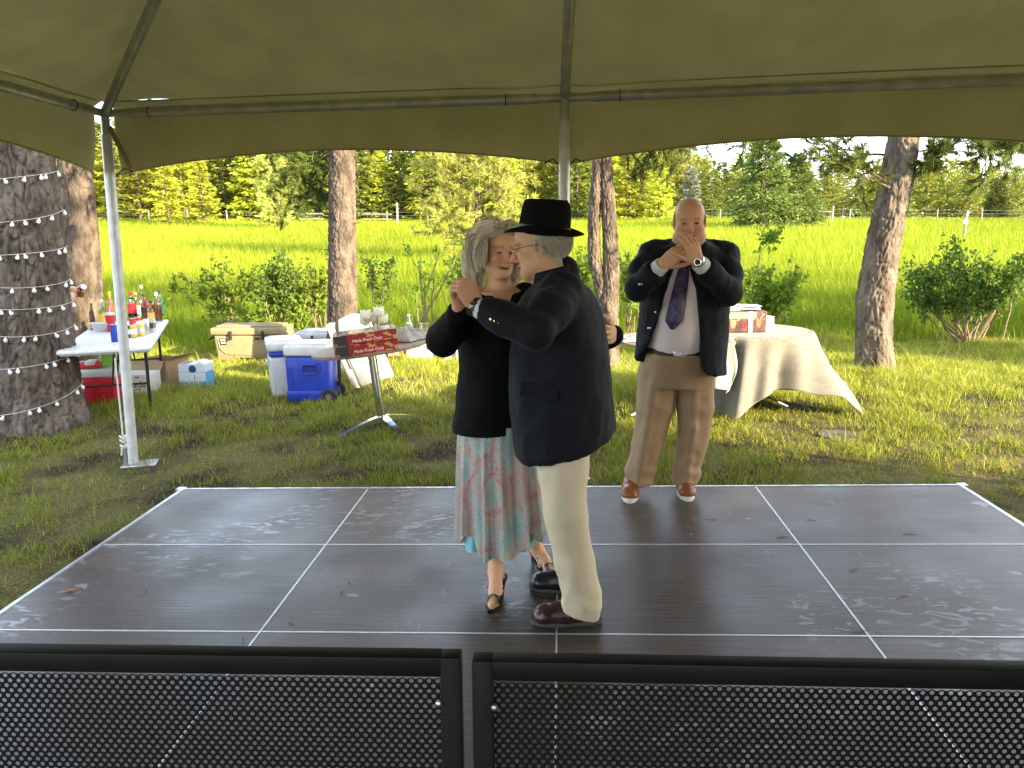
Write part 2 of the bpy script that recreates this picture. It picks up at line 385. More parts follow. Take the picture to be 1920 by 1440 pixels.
# ---- grass blades
m_lawn = mat('lawn_blades', (1, 1, 1), .75, attr='Col', transl=.35, spec=.15)
m_field = mat('meadow_blades', (1, 1, 1), .7, attr='Col', transl=.45, spec=.15)
def blades(name, X, Y, h, w, lean, cols, m, label, z=None, seg2=True, bias=(0, 0)):
    n = len(X); Z = (ground_zc(X, Y) + mound(X, Y) - .006) if z is None else z
    a = rng.uniform(0, 2 * np.pi, n); lx = np.cos(a) * lean + bias[0] * h; ly = np.sin(a) * lean + bias[1] * h
    b = rng.uniform(0, np.pi, n); wx, wy = np.cos(b) * w / 2, np.sin(b) * w / 2
    B = np.stack([X, Y, Z], 1); W = np.stack([wx, wy, 0 * wx], 1); Lv = np.stack([lx, ly, h], 1)
    if seg2:
        Md = B + Lv * np.array([.4, .4, .62]); T = B + Lv * np.stack([np.ones(n), np.ones(n), rng.uniform(.8, 1., n)], 1)
        V = np.stack([B - W, B + W, Md - W * .8, Md + W * .8, T], 1).reshape(-1, 3); k = np.arange(n)[:, None] * 5
        Fs = [k + np.array([[0, 1, 3, 2]]), k + np.array([[2, 3, 4]])]; rep = 5
    else:
        V = np.stack([B - W, B + W, B + Lv], 1).reshape(-1, 3); Fs = [np.arange(n)[:, None] * 3 + np.array([[0, 1, 2]])]; rep = 3
    o = link(name, np_mesh(name, V, Fs, m, smooth=False, cols=np.repeat(cols, rep, 0)))
    return tag(o, label, None, None, 'stuff')
def mixcol(n, table, wts):
    t = np.array(table); i = rng.choice(len(t), n, p=np.array(wts) / sum(wts)); c = t[i] * rng.uniform(.75, 1.25, (n, 1)); return c
n = 600000
X = rng.uniform(-8.5, 8.5, n); Y = 2.4 + 8.9 * rng.uniform(0, 1, n) ** .68; keep = ~((np.abs(X) < 2.53) & (Y < 4.82)); keep &= np.abs(X) < 1.5 + Y * .72
cl = fbm(np.stack([X * 1.4, Y * 1.4, X * 0], 1), 3, 11); cl2 = fbm(np.stack([X * 6, Y * 6, X * 0], 1), 2, 21)
keep &= rng.uniform(0, 1, n) < np.clip(.36 + 1.25 * cl + .9 * cl2 + .45 * np.clip((Y - 6.0) / 2, 0, 1), .10, 1)
X, Y, cl, cl2 = X[keep], Y[keep], cl[keep], cl2[keep]; n = len(X)
h = rng.uniform(.022, .060, n) * (1 + .9 * np.clip(cl + cl2, 0, 1)) * (1 + .75 * np.clip((Y - 6.3) / 2, 0, 1)); tuft = rng.uniform(0, 1, n) < .05; h[tuft] *= 1.9
c = mixcol(n, [(.12, .17, .016), (.19, .23, .02), (.25, .25, .035), (.31, .26, .10), (.18, .12, .06)], [30, 32, 16, 12, 10]); c = c * (1.22 + .5 * np.clip((Y - 6.3) / 2, 0, 1))[:, None]  # blades past the floor coloured brighter, painting in the sunlit strip
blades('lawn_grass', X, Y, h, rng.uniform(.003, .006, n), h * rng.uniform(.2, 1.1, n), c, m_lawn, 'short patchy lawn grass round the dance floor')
# dry thatch lying flat
n = 130000; X = rng.uniform(-7, 7, n); Y = rng.uniform(2.6, 9.5, n); keep = ~((np.abs(X) < 2.5) & (Y < 4.8)); X, Y = X[keep], Y[keep]; n = len(X)
blades('dry_thatch', X, Y, rng.uniform(.002, .02, n), rng.uniform(.002, .004, n), rng.uniform(.03, .09, n), mixcol(n, [(.20, .16, .08), (.12, .09, .05), (.28, .24, .13)], [4, 4, 2]), m_lawn, 'dry brown clippings lying in the lawn', seg2=False)
# tall meadow
n = 95000; Y = 10.6 + 8 * rng.uniform(0, 1, n) ** 1.3; X = rng.uniform(-1, 1, n) * (2.5 + Y * .75)
edge = 11.0 + .5 * fbm(np.stack([X * .7, X * 0, X * 0], 1), 2, 4); keep = Y > edge; X, Y, edge = X[keep], Y[keep], edge[keep]; n = len(X)
h = rng.uniform(.25, .62, n) * np.clip(.45 + (Y - edge) * .5, .45, 1); c = mixcol(n, [(.12, .20, .012), (.18, .25, .015), (.24, .28, .02), (.29, .27, .06)], [30, 40, 20, 6])
blades('meadow_edge_grass', X, Y, h, rng.uniform(.005, .010, n), h * rng.uniform(.1, .5, n), c, m_field, 'tall green grass along the near edge of the meadow', bias=(-.12, .02))
n = 190000; Y = 17.5 + 62 * rng.uniform(0, 1, n) ** 1.5; X = rng.uniform(-1, 1, n) * (3 + Y * .70)
h = rng.uniform(.35, .62, n); pat = .5 + .5 * fbm(np.stack([X * .12, Y * .05, X * 0], 1), 3, 8)
c = mixcol(n, [(.18, .25, .012), (.22, .28, .016), (.26, .30, .02), (.31, .28, .07)], [30, 40, 20, 8]) * (.70 + .6 * pat[:, None])
blades('meadow_grass', X, Y, h, .006 + .0009 * Y * rng.uniform(.6, 1.3, n), h * rng.uniform(.1, .5, n), c, m_field, 'tall sunlit meadow grass reaching to the wood', seg2=False, bias=(-.12, .02))

# ================================================================== DANCE FLOOR
def floor_material():
    m = bpy.data.materials.new('dance_floor_laminate'); m.use_nodes = True; nt = m.node_tree; L = nt.links; p = nt.nodes['Principled BSDF']
    pos = _n(nt, 'ShaderNodeNewGeometry').outputs['Position']; rnd = _n(nt, 'ShaderNodeObjectInfo').outputs['Random']
    def noise(sc, st=(1, 1, 1), det=5, dist=0., off=(0, 0, 0), ro=.5):
        mp = _n(nt, 'ShaderNodeMapping'); mp.inputs['Scale'].default_value = st; mp.inputs['Location'].default_value = off; L.new(pos, mp.inputs['Vector'])
        n = _n(nt, 'ShaderNodeTexNoise'); n.inputs['Scale'].default_value = sc; n.inputs['Detail'].default_value = det; n.inputs['Distortion'].default_value = dist; n.inputs['Roughness'].default_value = ro
        L.new(mp.outputs['Vector'], n.inputs['Vector']); return n.outputs['Fac']
    def ramp(f, a, b, ca=(0, 0, 0), cb=(1, 1, 1)):
        r = _n(nt, 'ShaderNodeValToRGB'); e = r.color_ramp.elements; e[0].position, e[1].position = a, b; e[0].color = (*ca, 1); e[1].color = (*cb, 1); L.new(f, r.inputs['Fac']); return r.outputs['Color']
    def mixc(f, a, b, bt='MIX'):
        x = _n(nt, 'ShaderNodeMixRGB', blend_type=bt)
        if isinstance(f, float): x.inputs['Fac'].default_value = f
        else: L.new(f, x.inputs['Fac'])
        L.new(a, x.inputs['Color1'])
        if isinstance(b, tuple): x.inputs['Color2'].default_value = (*b, 1)
        else: L.new(b, x.inputs['Color2'])
        return x.outputs['Color']
    def mul(a, b):
        x = _n(nt, 'ShaderNodeMath', operation='MULTIPLY'); L.new(a, x.inputs[0])
        if isinstance(b, float): x.inputs[1].default_value = b
        else: L.new(b, x.inputs[1])
        return x.outputs[0]
    wood = ramp(noise(3., (1.2, 16, 1), 6), .3, .7, (.038, .026, .019), (.080, .058, .044))
    wood = mixc(mul(ramp(noise(5., (.6, 60, 1), 3), .45, .62), .5), wood, (.095, .072, .056))
    mr = _n(nt, 'ShaderNodeMapRange'); mr.inputs['To Min'].default_value = .9; mr.inputs['To Max'].default_value = 1.12; L.new(rnd, mr.inputs['Value'])
    hs = _n(nt, 'ShaderNodeHueSaturation'); L.new(mr.outputs['Result'], hs.inputs['Value']); L.new(wood, hs.inputs['Color'])
    # dried-on dirt: large patches of pale streaks, single dried puddles, fine scuffs
    streak = mul(ramp(noise(7., (1, 2.4, 1), 7, 1.6), .56, .61), ramp(noise(.75, (1, 1, 1), 2, 0., (3.1, 7.4, 0)), .53, .63))
    drop = ramp(noise(4.2, (1, 1.3, 1), 2, .3, (11.3, 4.2, 0)), .735, .745)
    scuff = mul(ramp(noise(11., (3, .6, 1), 4, .6, (5, 1, 0)), .66, .72), .5)
    col = mixc(mul(streak, .52), hs.outputs['Color'], (.36, .37, .39)); col = mixc(mul(drop, .4), col, (.40, .42, .44)); col = mixc(mul(scuff, .35), col, (.33, .33, .34))
    col = mixc(mul(ramp(noise(1.3, (1, 1, 1), 5), .45, .75), .14), col, (.20, .17, .14))
    L.new(col, p.inputs['Base Color'])
    rg = ramp(noise(2.4, (1, 1, 1), 6), .3, .7, (.30, .30, .30), (.46, .46, .46)); rg = mixc(streak, rg, (.22, .22, .22)); L.new(rg, p.inputs['Roughness'])
    p.inputs['Specular IOR Level'].default_value = .38
    b = _n(nt, 'ShaderNodeBump'); b.inputs['Strength'].default_value = .25; b.inputs['Distance'].default_value = .004; L.new(noise(3., (1.2, 22, 1), 6), b.inputs['Height']); L.new(b.outputs['Normal'], p.inputs['Normal'])
    return m
m_floor = floor_material()
m_alu = mat('aluminium', (.62, .63, .65), .38, 1., col2=(.42, .43, .45), vscale=14, rvar=.12)
m_alu_w = mat('floor_edging', (.66, .67, .68), .42, .6, col2=(.5, .5, .5), vscale=20)
TILT = .0208; FY = 4.717; PW, PD = 1.22, .9144
floor_o = empty('dance_floor', (-.013, 0, 0), label='dark wood-look portable dance floor with pale metal edging laid on the lawn', cat='dance floor')
floor_o.rotation_euler = (0, -math.atan(TILT), 0)
pm = MB().box((0, 0, -.014), (PW - .006, PD - .006, .028)).mesh('panel', m_floor, smooth=False)
e_ = MB(); t_ = .0042
for sx in (-1, 1): e_.box((sx * (PW / 2 - t_ / 2), 0, -.013), (t_, PD, .0305))
for sy in (-1, 1): e_.box((0, sy * (PD / 2 - t_ / 2), -.0133), (PW - 2 * t_ - .0004, t_, .0305))
em = e_.mesh('edging', m_alu_w, smooth=False)
for i in range(-2, 2):
    for k in range(6):
        po = link('panel', pm, floor_o, ((i + .5) * PW, FY - (k + .5) * PD, 0)); link('edging', em, po)
def trim(a, b, wdt, out):
    a = np.array(a, float); b = np.array(b, float); out = np.array(out, float) * wdt; t = MB(); n_ = 2
    P = np.array([[a + [0, 0, .004], b + [0, 0, .004]], [a + out * .35 + [0, 0, .004], b + out * .35 + [0, 0, .004]], [a + out + [0, 0, -.026], b + out + [0, 0, -.026]], [a + out + [0, 0, -.05], b + out + [0, 0, -.05]], [a + [0, 0, -.05], b + [0, 0, -.05]]])
    t.grid(P); t.obj('edge_ramp', m_alu, floor_o, smooth=False)
for i in range(-2, 2): trim((i * PW + .002, FY + .001, 0), ((i + 1) * PW - .002, FY + .001, 0), .055, (0, 1, 0))
for k in range(6):
    for sx in (-1, 1): trim((sx * (2 * PW + .001), FY - (k + 1) * PD + .002, 0), (sx * (2 * PW + .001), FY - k * PD - .002, 0), .06, (sx, 0, 0))
for sx in (-1, 1): MB().box((sx * (2 * PW + .031), FY + .029, -.022), (.055, .053, .045)).obj('edge_corner', m_alu, floor_o, smooth=False)
def on_floor(x, y, dz=0.): return np.array([x, y, TILT * (x + .013) + dz])

# ================================================================== TENT
m_canvas = mat('tent_vinyl', (.41, .355, .14), .55, col2=(.36, .31, .118), vscale=3, bump=.5, bscale=6, bdist=.05, transl=.10, spec=.3)  # olive base puts ground-bounce light into the colour of the white vinyl
m_tube = mat('tent_tube', (.55, .55, .5), .42, .75, col2=(.42, .42, .38), vscale=9, rvar=.1)
m_tubew = mat('tent_leg_tube', (.72, .73, .74), .45, .3, col2=(.58, .59, .6), vscale=11, rvar=.1)
m_rope = mat('rope', (.75, .74, .70), .9, bump=.4, bscale=300)
m_black = mat('black_strap', (.015, .015, .015), .7)
TA, TM_, TB = np.array([-3.14, 5.42, 2.4]), np.array([.01, 5.09, 2.4]), np.array([3.16, 4.66, 2.4])
TC, TD = np.array([-2.95, -1.0, 2.4]), np.array([3.35, -1.6, 2.4]); TK = np.array([.1, 2.0, 4.0])
tent = empty('frame_tent', gp(.1, 2.0), label='white vinyl frame tent over the dance floor, seen from inside', cat='tent'); T0 = np.array(tent.location)
def tri_panel(name, a, b, k, seed, sag=.10, N=46):
    u = np.linspace(0, 1, N); P = np.zeros((N, N, 3)); nr = unit(np.cross(b - a, k - a)); nr = nr * np.sign(nr[2])
    for i, t in enumerate(u):
        l, r_ = a + (k - a) * t, b + (k - b) * t
        for j, s_ in enumerate(u):
            q = l + (r_ - l) * s_
            ew = min(1, min(s_, 1 - s_) * 14); wr = ew * fbm(np.array([q[0] * 1.2 + seed, q[1] * 1.2, t * 6 + s_ * 2]), 2, seed) * .010 + .034 * math.sin(26 * t + 7 * fbm(q * .8, 2, seed)) * math.exp(-min(s_, 1 - s_) * 9) * min(1, min(s_, 1 - s_) * 14) * (1 - t)
            P[i, j] = q + np.array([0, 0, .075]) - nr * (sag * math.sin(math.pi * s_) * math.sin(math.pi * t) * .5 - wr)
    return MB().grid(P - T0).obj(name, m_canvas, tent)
for a, b, sd in ((TA, TM_, 1), (TM_, TB, 2), (TC, TA, 3), (TB, TD, 4), (TD, TC, 5)): tri_panel('roof_panel', a, b, TK, sd)
def valance(a, b, seed, depth=.40, arch=.13, n=60):
    o2 = unit(np.cross(b - a, (0, 0, 1))) ; o2 = o2 if o2 @ (np.r_[TK[:2], 0] - np.r_[a[:2], 0]) < 0 else -o2
    P = np.zeros((14, n, 3))
    for j, s_ in enumerate(np.linspace(0, 1, n)):
        dp = depth - arch * math.sin(math.pi * s_) ** .8
        for i, t in enumerate(np.linspace(0, 1, 14)):
            q = a + (b - a) * s_; ed = math.exp(-min(s_, 1 - s_) * 10)
            bl = .012 * fbm(np.array([s_ * 9 + seed * 3, t * 1.5, seed]), 2, seed) * t * 2 + .010 * math.sin((s_ * 30 if s_ < .5 else (1 - s_) * 30) - t * 5) * ed * t + .03 * t
            P[i, j] = q + o2 * (min(.045, t * .6) - .012 * (t < .01) + bl) + np.array([0, 0, .078 - t * (dp + .078)])
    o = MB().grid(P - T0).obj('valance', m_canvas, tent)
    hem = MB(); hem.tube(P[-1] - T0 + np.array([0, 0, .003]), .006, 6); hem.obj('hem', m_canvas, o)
    return o
def shrink(a, b, d0, d1): u = unit(b - a); return a + u * d0, b - u * d1
for a, b, sd in ((TA, TM_, 1), (TM_, TB, 2), (TC, (TC + TA) / 2, 6), ((TC + TA) / 2, TA, 3), (TB, (TB + TD) / 2, 4), ((TB + TD) / 2, TD, 7), (TD, (TD + TC) / 2, 5), ((TD + TC) / 2, TC, 8)):
    valance(*shrink(a, b, .035 if sd != 2 else .0, .035 if sd != 1 else .0), sd)
def tubeobj(name, pts, r_, m, parent=tent, seg=14, off=T0): return MB().tube(np.array(pts) - off, r_, seg).obj(name, m, parent)
side_mid = (TC + TA) / 2; side_mid2 = (TB + TD) / 2
for a, b in ((TA, TM_), (TM_, TB), (TC, side_mid), (side_mid, TA), (TB, side_mid2), (side_mid2, TD), (TD, TC)):
    a2, b2 = shrink(a, b, .17, .17); tubeobj('eave_rail', [a2, b2], .031, m_tube)
    for q0, q1 in ((a, a2), (b2, b)): tubeobj('rail_sleeve', [q0 + unit(q1 - q0) * .0, q1 + unit(q1 - q0) * .03], .026, m_tube)
    for fr in (.06, .93):     # ties that hold the cover to the rail
        p_ = a2 + (b2 - a2) * fr; o_ = np.cross(unit(b2 - a2), (0, 0, 1)); t = np.linspace(0, 2 * np.pi, 14)
        MB().tube(np.array([p_ + .034 * (np.cos(v) * o_ + np.sin(v) * np.array([0, 0, 1])) for v in t]) - T0, .003, 5).obj('tie', m_black, tent)
for a in (TA, TM_, TB, TC, TD, side_mid, side_mid2): tubeobj('rafter', [a + unit(TK - a) * .03, TK - unit(TK - a) * .06], .031, m_tube)
tubeobj('crown_fitting', [TK - [0, 0, .12], TK + [0, 0, .02]], .06, m_tube)
for k_, a in enumerate((TA, TM_, TB, TC, TD, side_mid, side_mid2)):
    base = gpt(a[0] * 1.02 if k_ == 0 else a[0], a[1]); top = a.copy()
    if k_ == 0: base = gpt(-3.235, 5.50)
    pl = tubeobj('pole', [base + [0, 0, .005], base + (top - base) * .55, top - (top - base) * .055], .036, m_tubew)
    tubeobj('pole_fitting', [top - (top - base) * .075, top + [0, 0, .0]], .029, m_tube, pl)
    MB().rbox(base + [0.05, 0, .006] - T0, (.24, .17, .012), .004, 1, rotm(0, 0, .3)).obj('base_plate', m_alu, pl)
    if k_ == 0:
        st = MB(); st.tube([base + [-.055, -.01, -.05] - T0, base + [-.05, 0, .14] - T0], .017, 8); st.obj('stake', mat('stake_steel', (.25, .26, .27), .5, .8), pl)
        pr = np.array([base + [-.050, -.02, .17], base + [-.045, -.025, .6], base + [-.042, -.03, .82]]); MB().tube(pr - T0, .006, 6).obj('rope', m_rope, pl)
        kn = MB()
        for dz in (.15, .19, .22): kn.tube(np.array([base + [-.05 + .022 * math.cos(v), -.02 + .022 * math.sin(v), dz + .01 * math.sin(2 * v)] for v in np.linspace(0, 6.28, 10)]) - T0, .007, 6)
        kn.tube(np.array([base + [-.06, -.03, .14], base + [-.066, -.035, .08]]) - T0, .006, 6); kn.obj('knot', m_rope, pl)
        wd = MB(); wd.box(top + [.115, -.05, -.23] - T0, (.026, .02, .30), rotm(0, -.42, 0)); wd.obj('tensioner_stick', mat('weathered_wood', (.30, .25, .14), .8), pl)
    if k_ < 3:
        for sx in (-1, 1):
            pp = np.array([top + [sx * .02, .03, -.42], top + [sx * .07, .05, -.36], top + [sx * .13, .055, -.385 + (.0)]]); MB().tube(pp - T0, .0045, 5).obj('valance_strap', m_black, tent)

# ================================================================== MESH BARRIERS IN FRONT
m_barrier = mat('black_powder_coat', (.0035, .0035, .003), .5, .0, col2=(.006, .0055, .004), vscale=30, spec=.3, bump=.05, bscale=500)
m_perf = mat('black_perforated_steel', (.005, .005, .005), .5, spec=.3)
def hole_sheet(wd, hg, pitch, rad):
    dx, dz = pitch; nx, nz = int(wd / dx), int(hg / dz)
    I, K = np.meshgrid(np.arange(nx), np.arange(nz), indexing='ij'); cx = (I + .5 * (K % 2)) * dx; cz = K * dz; C_ = np.stack([cx.ravel(), 0 * cx.ravel(), cz.ravel()], 1)
    ang = np.pi / 6 + np.arange(6) * np.pi / 3; out = np.array([[.5 * dx, 0, dz / 3], [0, 0, dz / 1.5], [-.5 * dx, 0, dz / 3], [-.5 * dx, 0, -dz / 3], [0, 0, -dz / 1.5], [.5 * dx, 0, -dz / 3]]); inn = np.stack([np.cos(ang), 0 * ang, np.sin(ang)], 1) * rad
    V = (C_[:, None, :] + np.concatenate([out, inn])[None]).reshape(-1, 3); k = np.arange(len(C_))[:, None, None] * 12; j = np.arange(6)
    q = np.stack([j, (j + 1) % 6, 6 + (j + 1) % 6, 6 + j], 1)[None]
    V[:, 0] -= wd / 2; return V, (k + q).reshape(-1, 4)
BW, BH, BT = 1.2, 1.07, .026
V_, F_ = hole_sheet(BW - .03, .92, (.0112, .0071), .0031); V_[:, 2] += .12
perf = np_mesh('perforated_sheet', V_, F_, m_perf, smooth=False)
def barrier(loc, rz, label):
    g = gp(loc[0], loc[1]); z0 = max(g[2], TILT * loc[0]); o = empty('mesh_barrier', (loc[0], loc[1], z0), rz, None, label, 'barrier', 'mesh barriers along the near side of the dance floor'); H_ = BH - z0
    for z in (H_ - BT / 2, .10): MB().rbox((0, 0, z), (BW - 2 * BT + .003, BT - .0008, BT), .002, 2).obj('rail', m_barrier, o)
    for sx in (-1, 1):
        st = MB().rbox((sx * (BW - BT) / 2, 0, H_ / 2), (BT, BT, H_), .003, 2).obj('stile', m_barrier, o)
        MB().rbox((sx * (BW - BT) / 2, 0, .004), (.06, .32, .008), .002, 1).obj('foot', m_barrier, st)
        for zz in (H_ - .06, H_ - .22): MB().lathe([(.0, 0), (.0045, .0005), (.0045, .002), (.003, .0035), (0, .004)], 8, (sx * (BW / 2 - BT - .002), -BT / 2 - .002, zz), rotm(math.pi / 2), cap=False).obj('rivet', m_alu, st)
    sh = link('perforated_sheet', perf, o, (0, .004, H_ - BH)); sh['kind'] = 'stuff'
barrier((-.722, .868), .03, 'black perforated metal barrier on the fairy-light tree side of the gap')
barrier((.492, .893), .022, 'black perforated metal barrier on the leaning pine side of the gap')

# ================================================================== TREES AND SHRUBS
m_bark = mat('pine_bark', (.085, .066, .053), .9, col2=(.18, .146, .12), vscale=9, stretch=(1, 1, .35), bump=.6, bscale=45, bdist=.02, spec=.15)
m_bark2 = mat('spruce_bark', (.062, .049, .039), .9, col2=(.155, .12, .094), vscale=11, stretch=(1, 1, .4), bump=.7, bscale=55, bdist=.02, spec=.15)
m_bark3 = mat('young_bark', (.065, .048, .036), .9, col2=(.13, .10, .08), vscale=20, bump=.4, bscale=80, spec=.15)
m_stem = mat('shrub_stem', (.15, .10, .065), .85, col2=(.27, .20, .13), vscale=25, bump=.3, bscale=120)
def leafmat(name, a, b, tr=.35, hue=.012): return mat(name, a, .65, col2=b, vscale=.9, ramp=(.3, .7), attr='Col', transl=tr, spec=.2, hue=hue)
m_needle = {'spruce': leafmat('spruce_needles', (.11, .15, .032), (.24, .27, .05), .42), 'pine': leafmat('pine_needles', (.20, .23, .045), (.36, .37, .07), .45),
            'larch': leafmat('larch_needles', (.31, .34, .035), (.46, .47, .05), .5), 'blue': leafmat('blue_spruce_needles', (.17, .21, .17), (.28, .31, .24), .25),
            'pale': leafmat('pale_pine_needles', (.32, .34, .08), (.48, .47, .12), .45), 'full': leafmat('full_spruce_needles', (.075, .115, .03), (.17, .21, .045), .35), 'near': leafmat('near_pine_needles', (.08, .11, .026), (.15, .18, .036), .35)}
def cross_leaves(B, D, ln, wd, rg, two=True):
    """diamond-shaped sprays at B along D"""
    n = len(B); D = D / (np.linalg.norm(D, axis=1)[:, None] + 1e-9); r_ = rg.normal(size=(n, 3)); S = np.cross(D, r_); S /= np.linalg.norm(S, axis=1)[:, None] + 1e-9
    L_ = np.asarray(ln).reshape(-1, 1); W_ = np.asarray(wd).reshape(-1, 1)
    V = np.stack([B, B + D * L_ * .55 - S * W_ * .5, B + D * L_, B + D * L_ * .5 + S * W_ * .5], 1)
    return V.reshape(-1, 3), (np.arange(n)[:, None] * 4 + np.arange(4)[None])
def conifer_crown(h, rb, seed, nb=150, per=16, style='spruce', z0=.05, size=.42):
    rg = np.random.default_rng(seed); Bs, Ds, Ls, Ws, Cs = [], [], [], [], []; bran = []
    for i in range(nb):
        t = z0 + (1 - z0) * (i + rg.uniform(0, 1)) / nb; az = rg.uniform(0, 2 * np.pi)
        R = rb * ((1 - t) ** .75 if style == 'spruce' else (np.clip(1.08 - t, 0, 1) ** .5 * (.55 + .45 * min(1, t * 3)))) * rg.uniform(.55, 1.18) + .06
        up = (-.28 + .5 * t) if style == 'spruce' else (.15 + .45 * t)
        d = np.array([math.cos(az), math.sin(az), up]); o = np.array([0, 0, t * h]); m_ = max(3, int(per * (.35 + R / rb)))
        s_ = np.sqrt(rg.uniform(.05, 1, m_)); P = o + d * (R * s_)[:, None]; P[:, 2] += (R * .18 * s_ ** 2 if style == 'spruce' else R * .15 * s_ ** 2)
        side = np.cross(d, (0, 0, 1)); off = rg.normal(size=(m_, 1)) * R * .16 * s_[:, None]; P = P + side * off + rg.normal(size=(m_, 3)) * R * .04
        dd = d[None] + side[None] * np.sign(off) * rg.uniform(.2, .9, (m_, 1)) + rg.normal(size=(m_, 3)) * .3 + np.array([0, 0, -.25 if style == 'spruce' else .25])
        Bs.append(P); Ds.append(dd); Ls.append(size * rg.uniform(.6, 1.25, m_)); Ws.append(size * rg.uniform(.28, .5, m_)); Cs.append(np.full(m_, rg.uniform(.68, 1.25)) * rg.uniform(.85, 1.15, m_)); bran.append((o, o + d * R * .9, R))
    B, D = np.concatenate(Bs), np.concatenate(Ds); V, F_ = cross_leaves(B, D, np.concatenate(Ls), np.concatenate(Ws), rg)
    cols = np.repeat(np.concatenate(Cs), 4)[:, None] * np.ones(3); return V, F_, cols, bran
def trunk_mb(h, r0, bran=(), lim=40):
    t = MB(); t.tube([(0, 0, -.15), (.02, 0, h * .3), (0, .02, h * .65), (0, 0, h * .97)], [r0, r0 * .75, r0 * .45, r0 * .08], 7)
    for o, e, R in list(bran)[::max(1, len(bran) // lim)]: t.tube([o, (o + e) / 2 + [0, 0, -.03 * R], e], [r0 * .22, r0 * .14, r0 * .05], 4, cap=False)
    return t
PROTO = {}
def proto(key, h, rb, seed, nb, per, style, mkey, size, z0=.05, r0=.14):
    V, F_, c, br = conifer_crown(h, rb, seed, nb, per, style, z0, size)
    PROTO[key] = (np_mesh('crown', V, F_, m_needle[mkey], smooth=False, cols=c), trunk_mb(h, r0, br).mesh('trunk', m_bark3), h)
for q in range(3):
    proto('spruce%d' % q, 10, 2.1 + .3 * q, 40 + q, 150, 17, 'spruce', 'spruce', .62); proto('pine%d' % q, 10, 1.9 + .3 * q, 50 + q, 130, 19, 'pine', 'pine', .55, .04)
for q in range(2): proto('larch%d' % q, 10, 2.0 + .3 * q, 60 + q, 150, 17, 'spruce', 'larch', .55); 
proto('blue0', 10, 2.2, 70, 150, 16, 'spruce', 'blue', .55); proto('midspruce', 6.3, 2.75, 71, 420, 30, 'spruce', 'full', .30, .02); proto('youngpine', 5, 1.55, 72, 150, 24, 'pine', 'pale', .33, .04, .07); proto('shade', 9, 3.0, 73, 300, 30, 'spruce', 'spruce', .62, .01, .2)
def tree(key, name, x, y, h, label, group=None, wide=1., rz=None):
    me_c, me_t, hh = PROTO[key]; o = empty(name, gpt(x, y), random.uniform(0, 6.28) if rz is None else rz, None, label, 'tree', group); s_ = h / hh
    for nm, me in (('trunk', me_t), ('crown', me_c)):
        k = link(nm, me, o); k.scale = (s_ * wide, s_ * wide, s_)
    return o
random.seed(3)
LBL = {'spruce': ('spruce_tree', 'dark green spruce in the wood behind the wire fence'), 'pine': ('pine_tree', 'mid green pine in the wood behind the wire fence'), 'larch': ('larch_tree', 'bright yellow-green larch in the wood behind the wire fence'), 'blue': ('blue_spruce', 'grey-blue spruce in the wood behind the wire fence')}
def wood_kind(px):
    if px < 430: return random.choice(['larch', 'pine', 'larch', 'spruce'])
    if px < 640: return random.choice(['spruce', 'spruce', 'larch', 'pine'])
    if px < 800: return random.choice(['spruce', 'larch', 'spruce', 'larch'])
    if px < 1110: return random.choice(['spruce', 'spruce', 'pine', 'larch'])
    if px < 1250: return 'larch'
    if px < 1300: return 'blue'
    return random.choice(['pine', 'pine', 'spruce', 'pine'])
def top_y(px): return np.interp(px, [-200, 200, 640, 690, 760, 800, 1050, 1160, 1250, 1330, 1400, 1540, 1640, 1700, 1800, 1920, 2200], [225, 228, 235, 262, 264, 230, 235, 240, 266, 306, 306, 318, 316, 312, 308, 316, 306])
for row, (Y0, st, dy) in enumerate(((77, 44, 0), (84, 40, -6), (93, 44, -2), (102, 40, 10))):
    px = -190 - 15 * row
    while px < 2130:
        k = (wood_kind(px) if row == 0 or not 1110 < px < 1300 else 'pine') if row < 2 else random.choice(['spruce', 'pine', 'spruce']); Y = Y0 + random.uniform(-2, 2); q = at_y(px, float(top_y(px)) + dy + random.uniform(-8, 26), Y)
        g = gpt(q[0], Y)[2]; v = random.randrange({'spruce': 3, 'pine': 3, 'larch': 2, 'blue': 1}[k]); nm, lb = LBL[k]
        tree('%s%d' % (k, v), nm, q[0], Y, q[2] - g, lb, lb.split(' in ')[0] + ' trees of the wood', random.uniform(1.05, 1.4)); px += st * random.uniform(.75, 1.2)
# single trees in the meadow
def px_tree(key, name, px, ytop, Y, label, wide=1., group=None): q = at_y(px, ytop, Y); return tree(key, name, q[0], Y, q[2] - gpt(q[0], Y)[2], label, group, wide)
px_tree('midspruce', 'spruce_tree', 1438, 252, 50, 'taller of two dark full spruces standing out in the meadow', 1.0)
px_tree('midspruce', 'spruce_tree', 1497, 288, 51.5, 'shorter of two full spruces in the meadow, behind the bald man', 1.0)
px_tree('youngpine', 'pine_tree', 512, 292, 58, 'small pale green pine alone in the meadow left of the spruce trunk', 1.0)
px_tree('larch0', 'larch_tree', 305, 285, 66, 'yellow-green tree at the meadow edge beyond the folding table', 1.15)
px_tree('larch1', 'larch_tree', 372, 298, 67, 'bushy yellow-green tree in front of the wood beside the larger one', 1.2)
px_tree('larch0', 'larch_tree', 1182, 262, 70, 'tall bright larch rising beside the twin trunk', 1.1)
px_tree('larch1', 'larch_tree', 1238, 285, 69, 'bright larch just left of the bald head', 1.0)

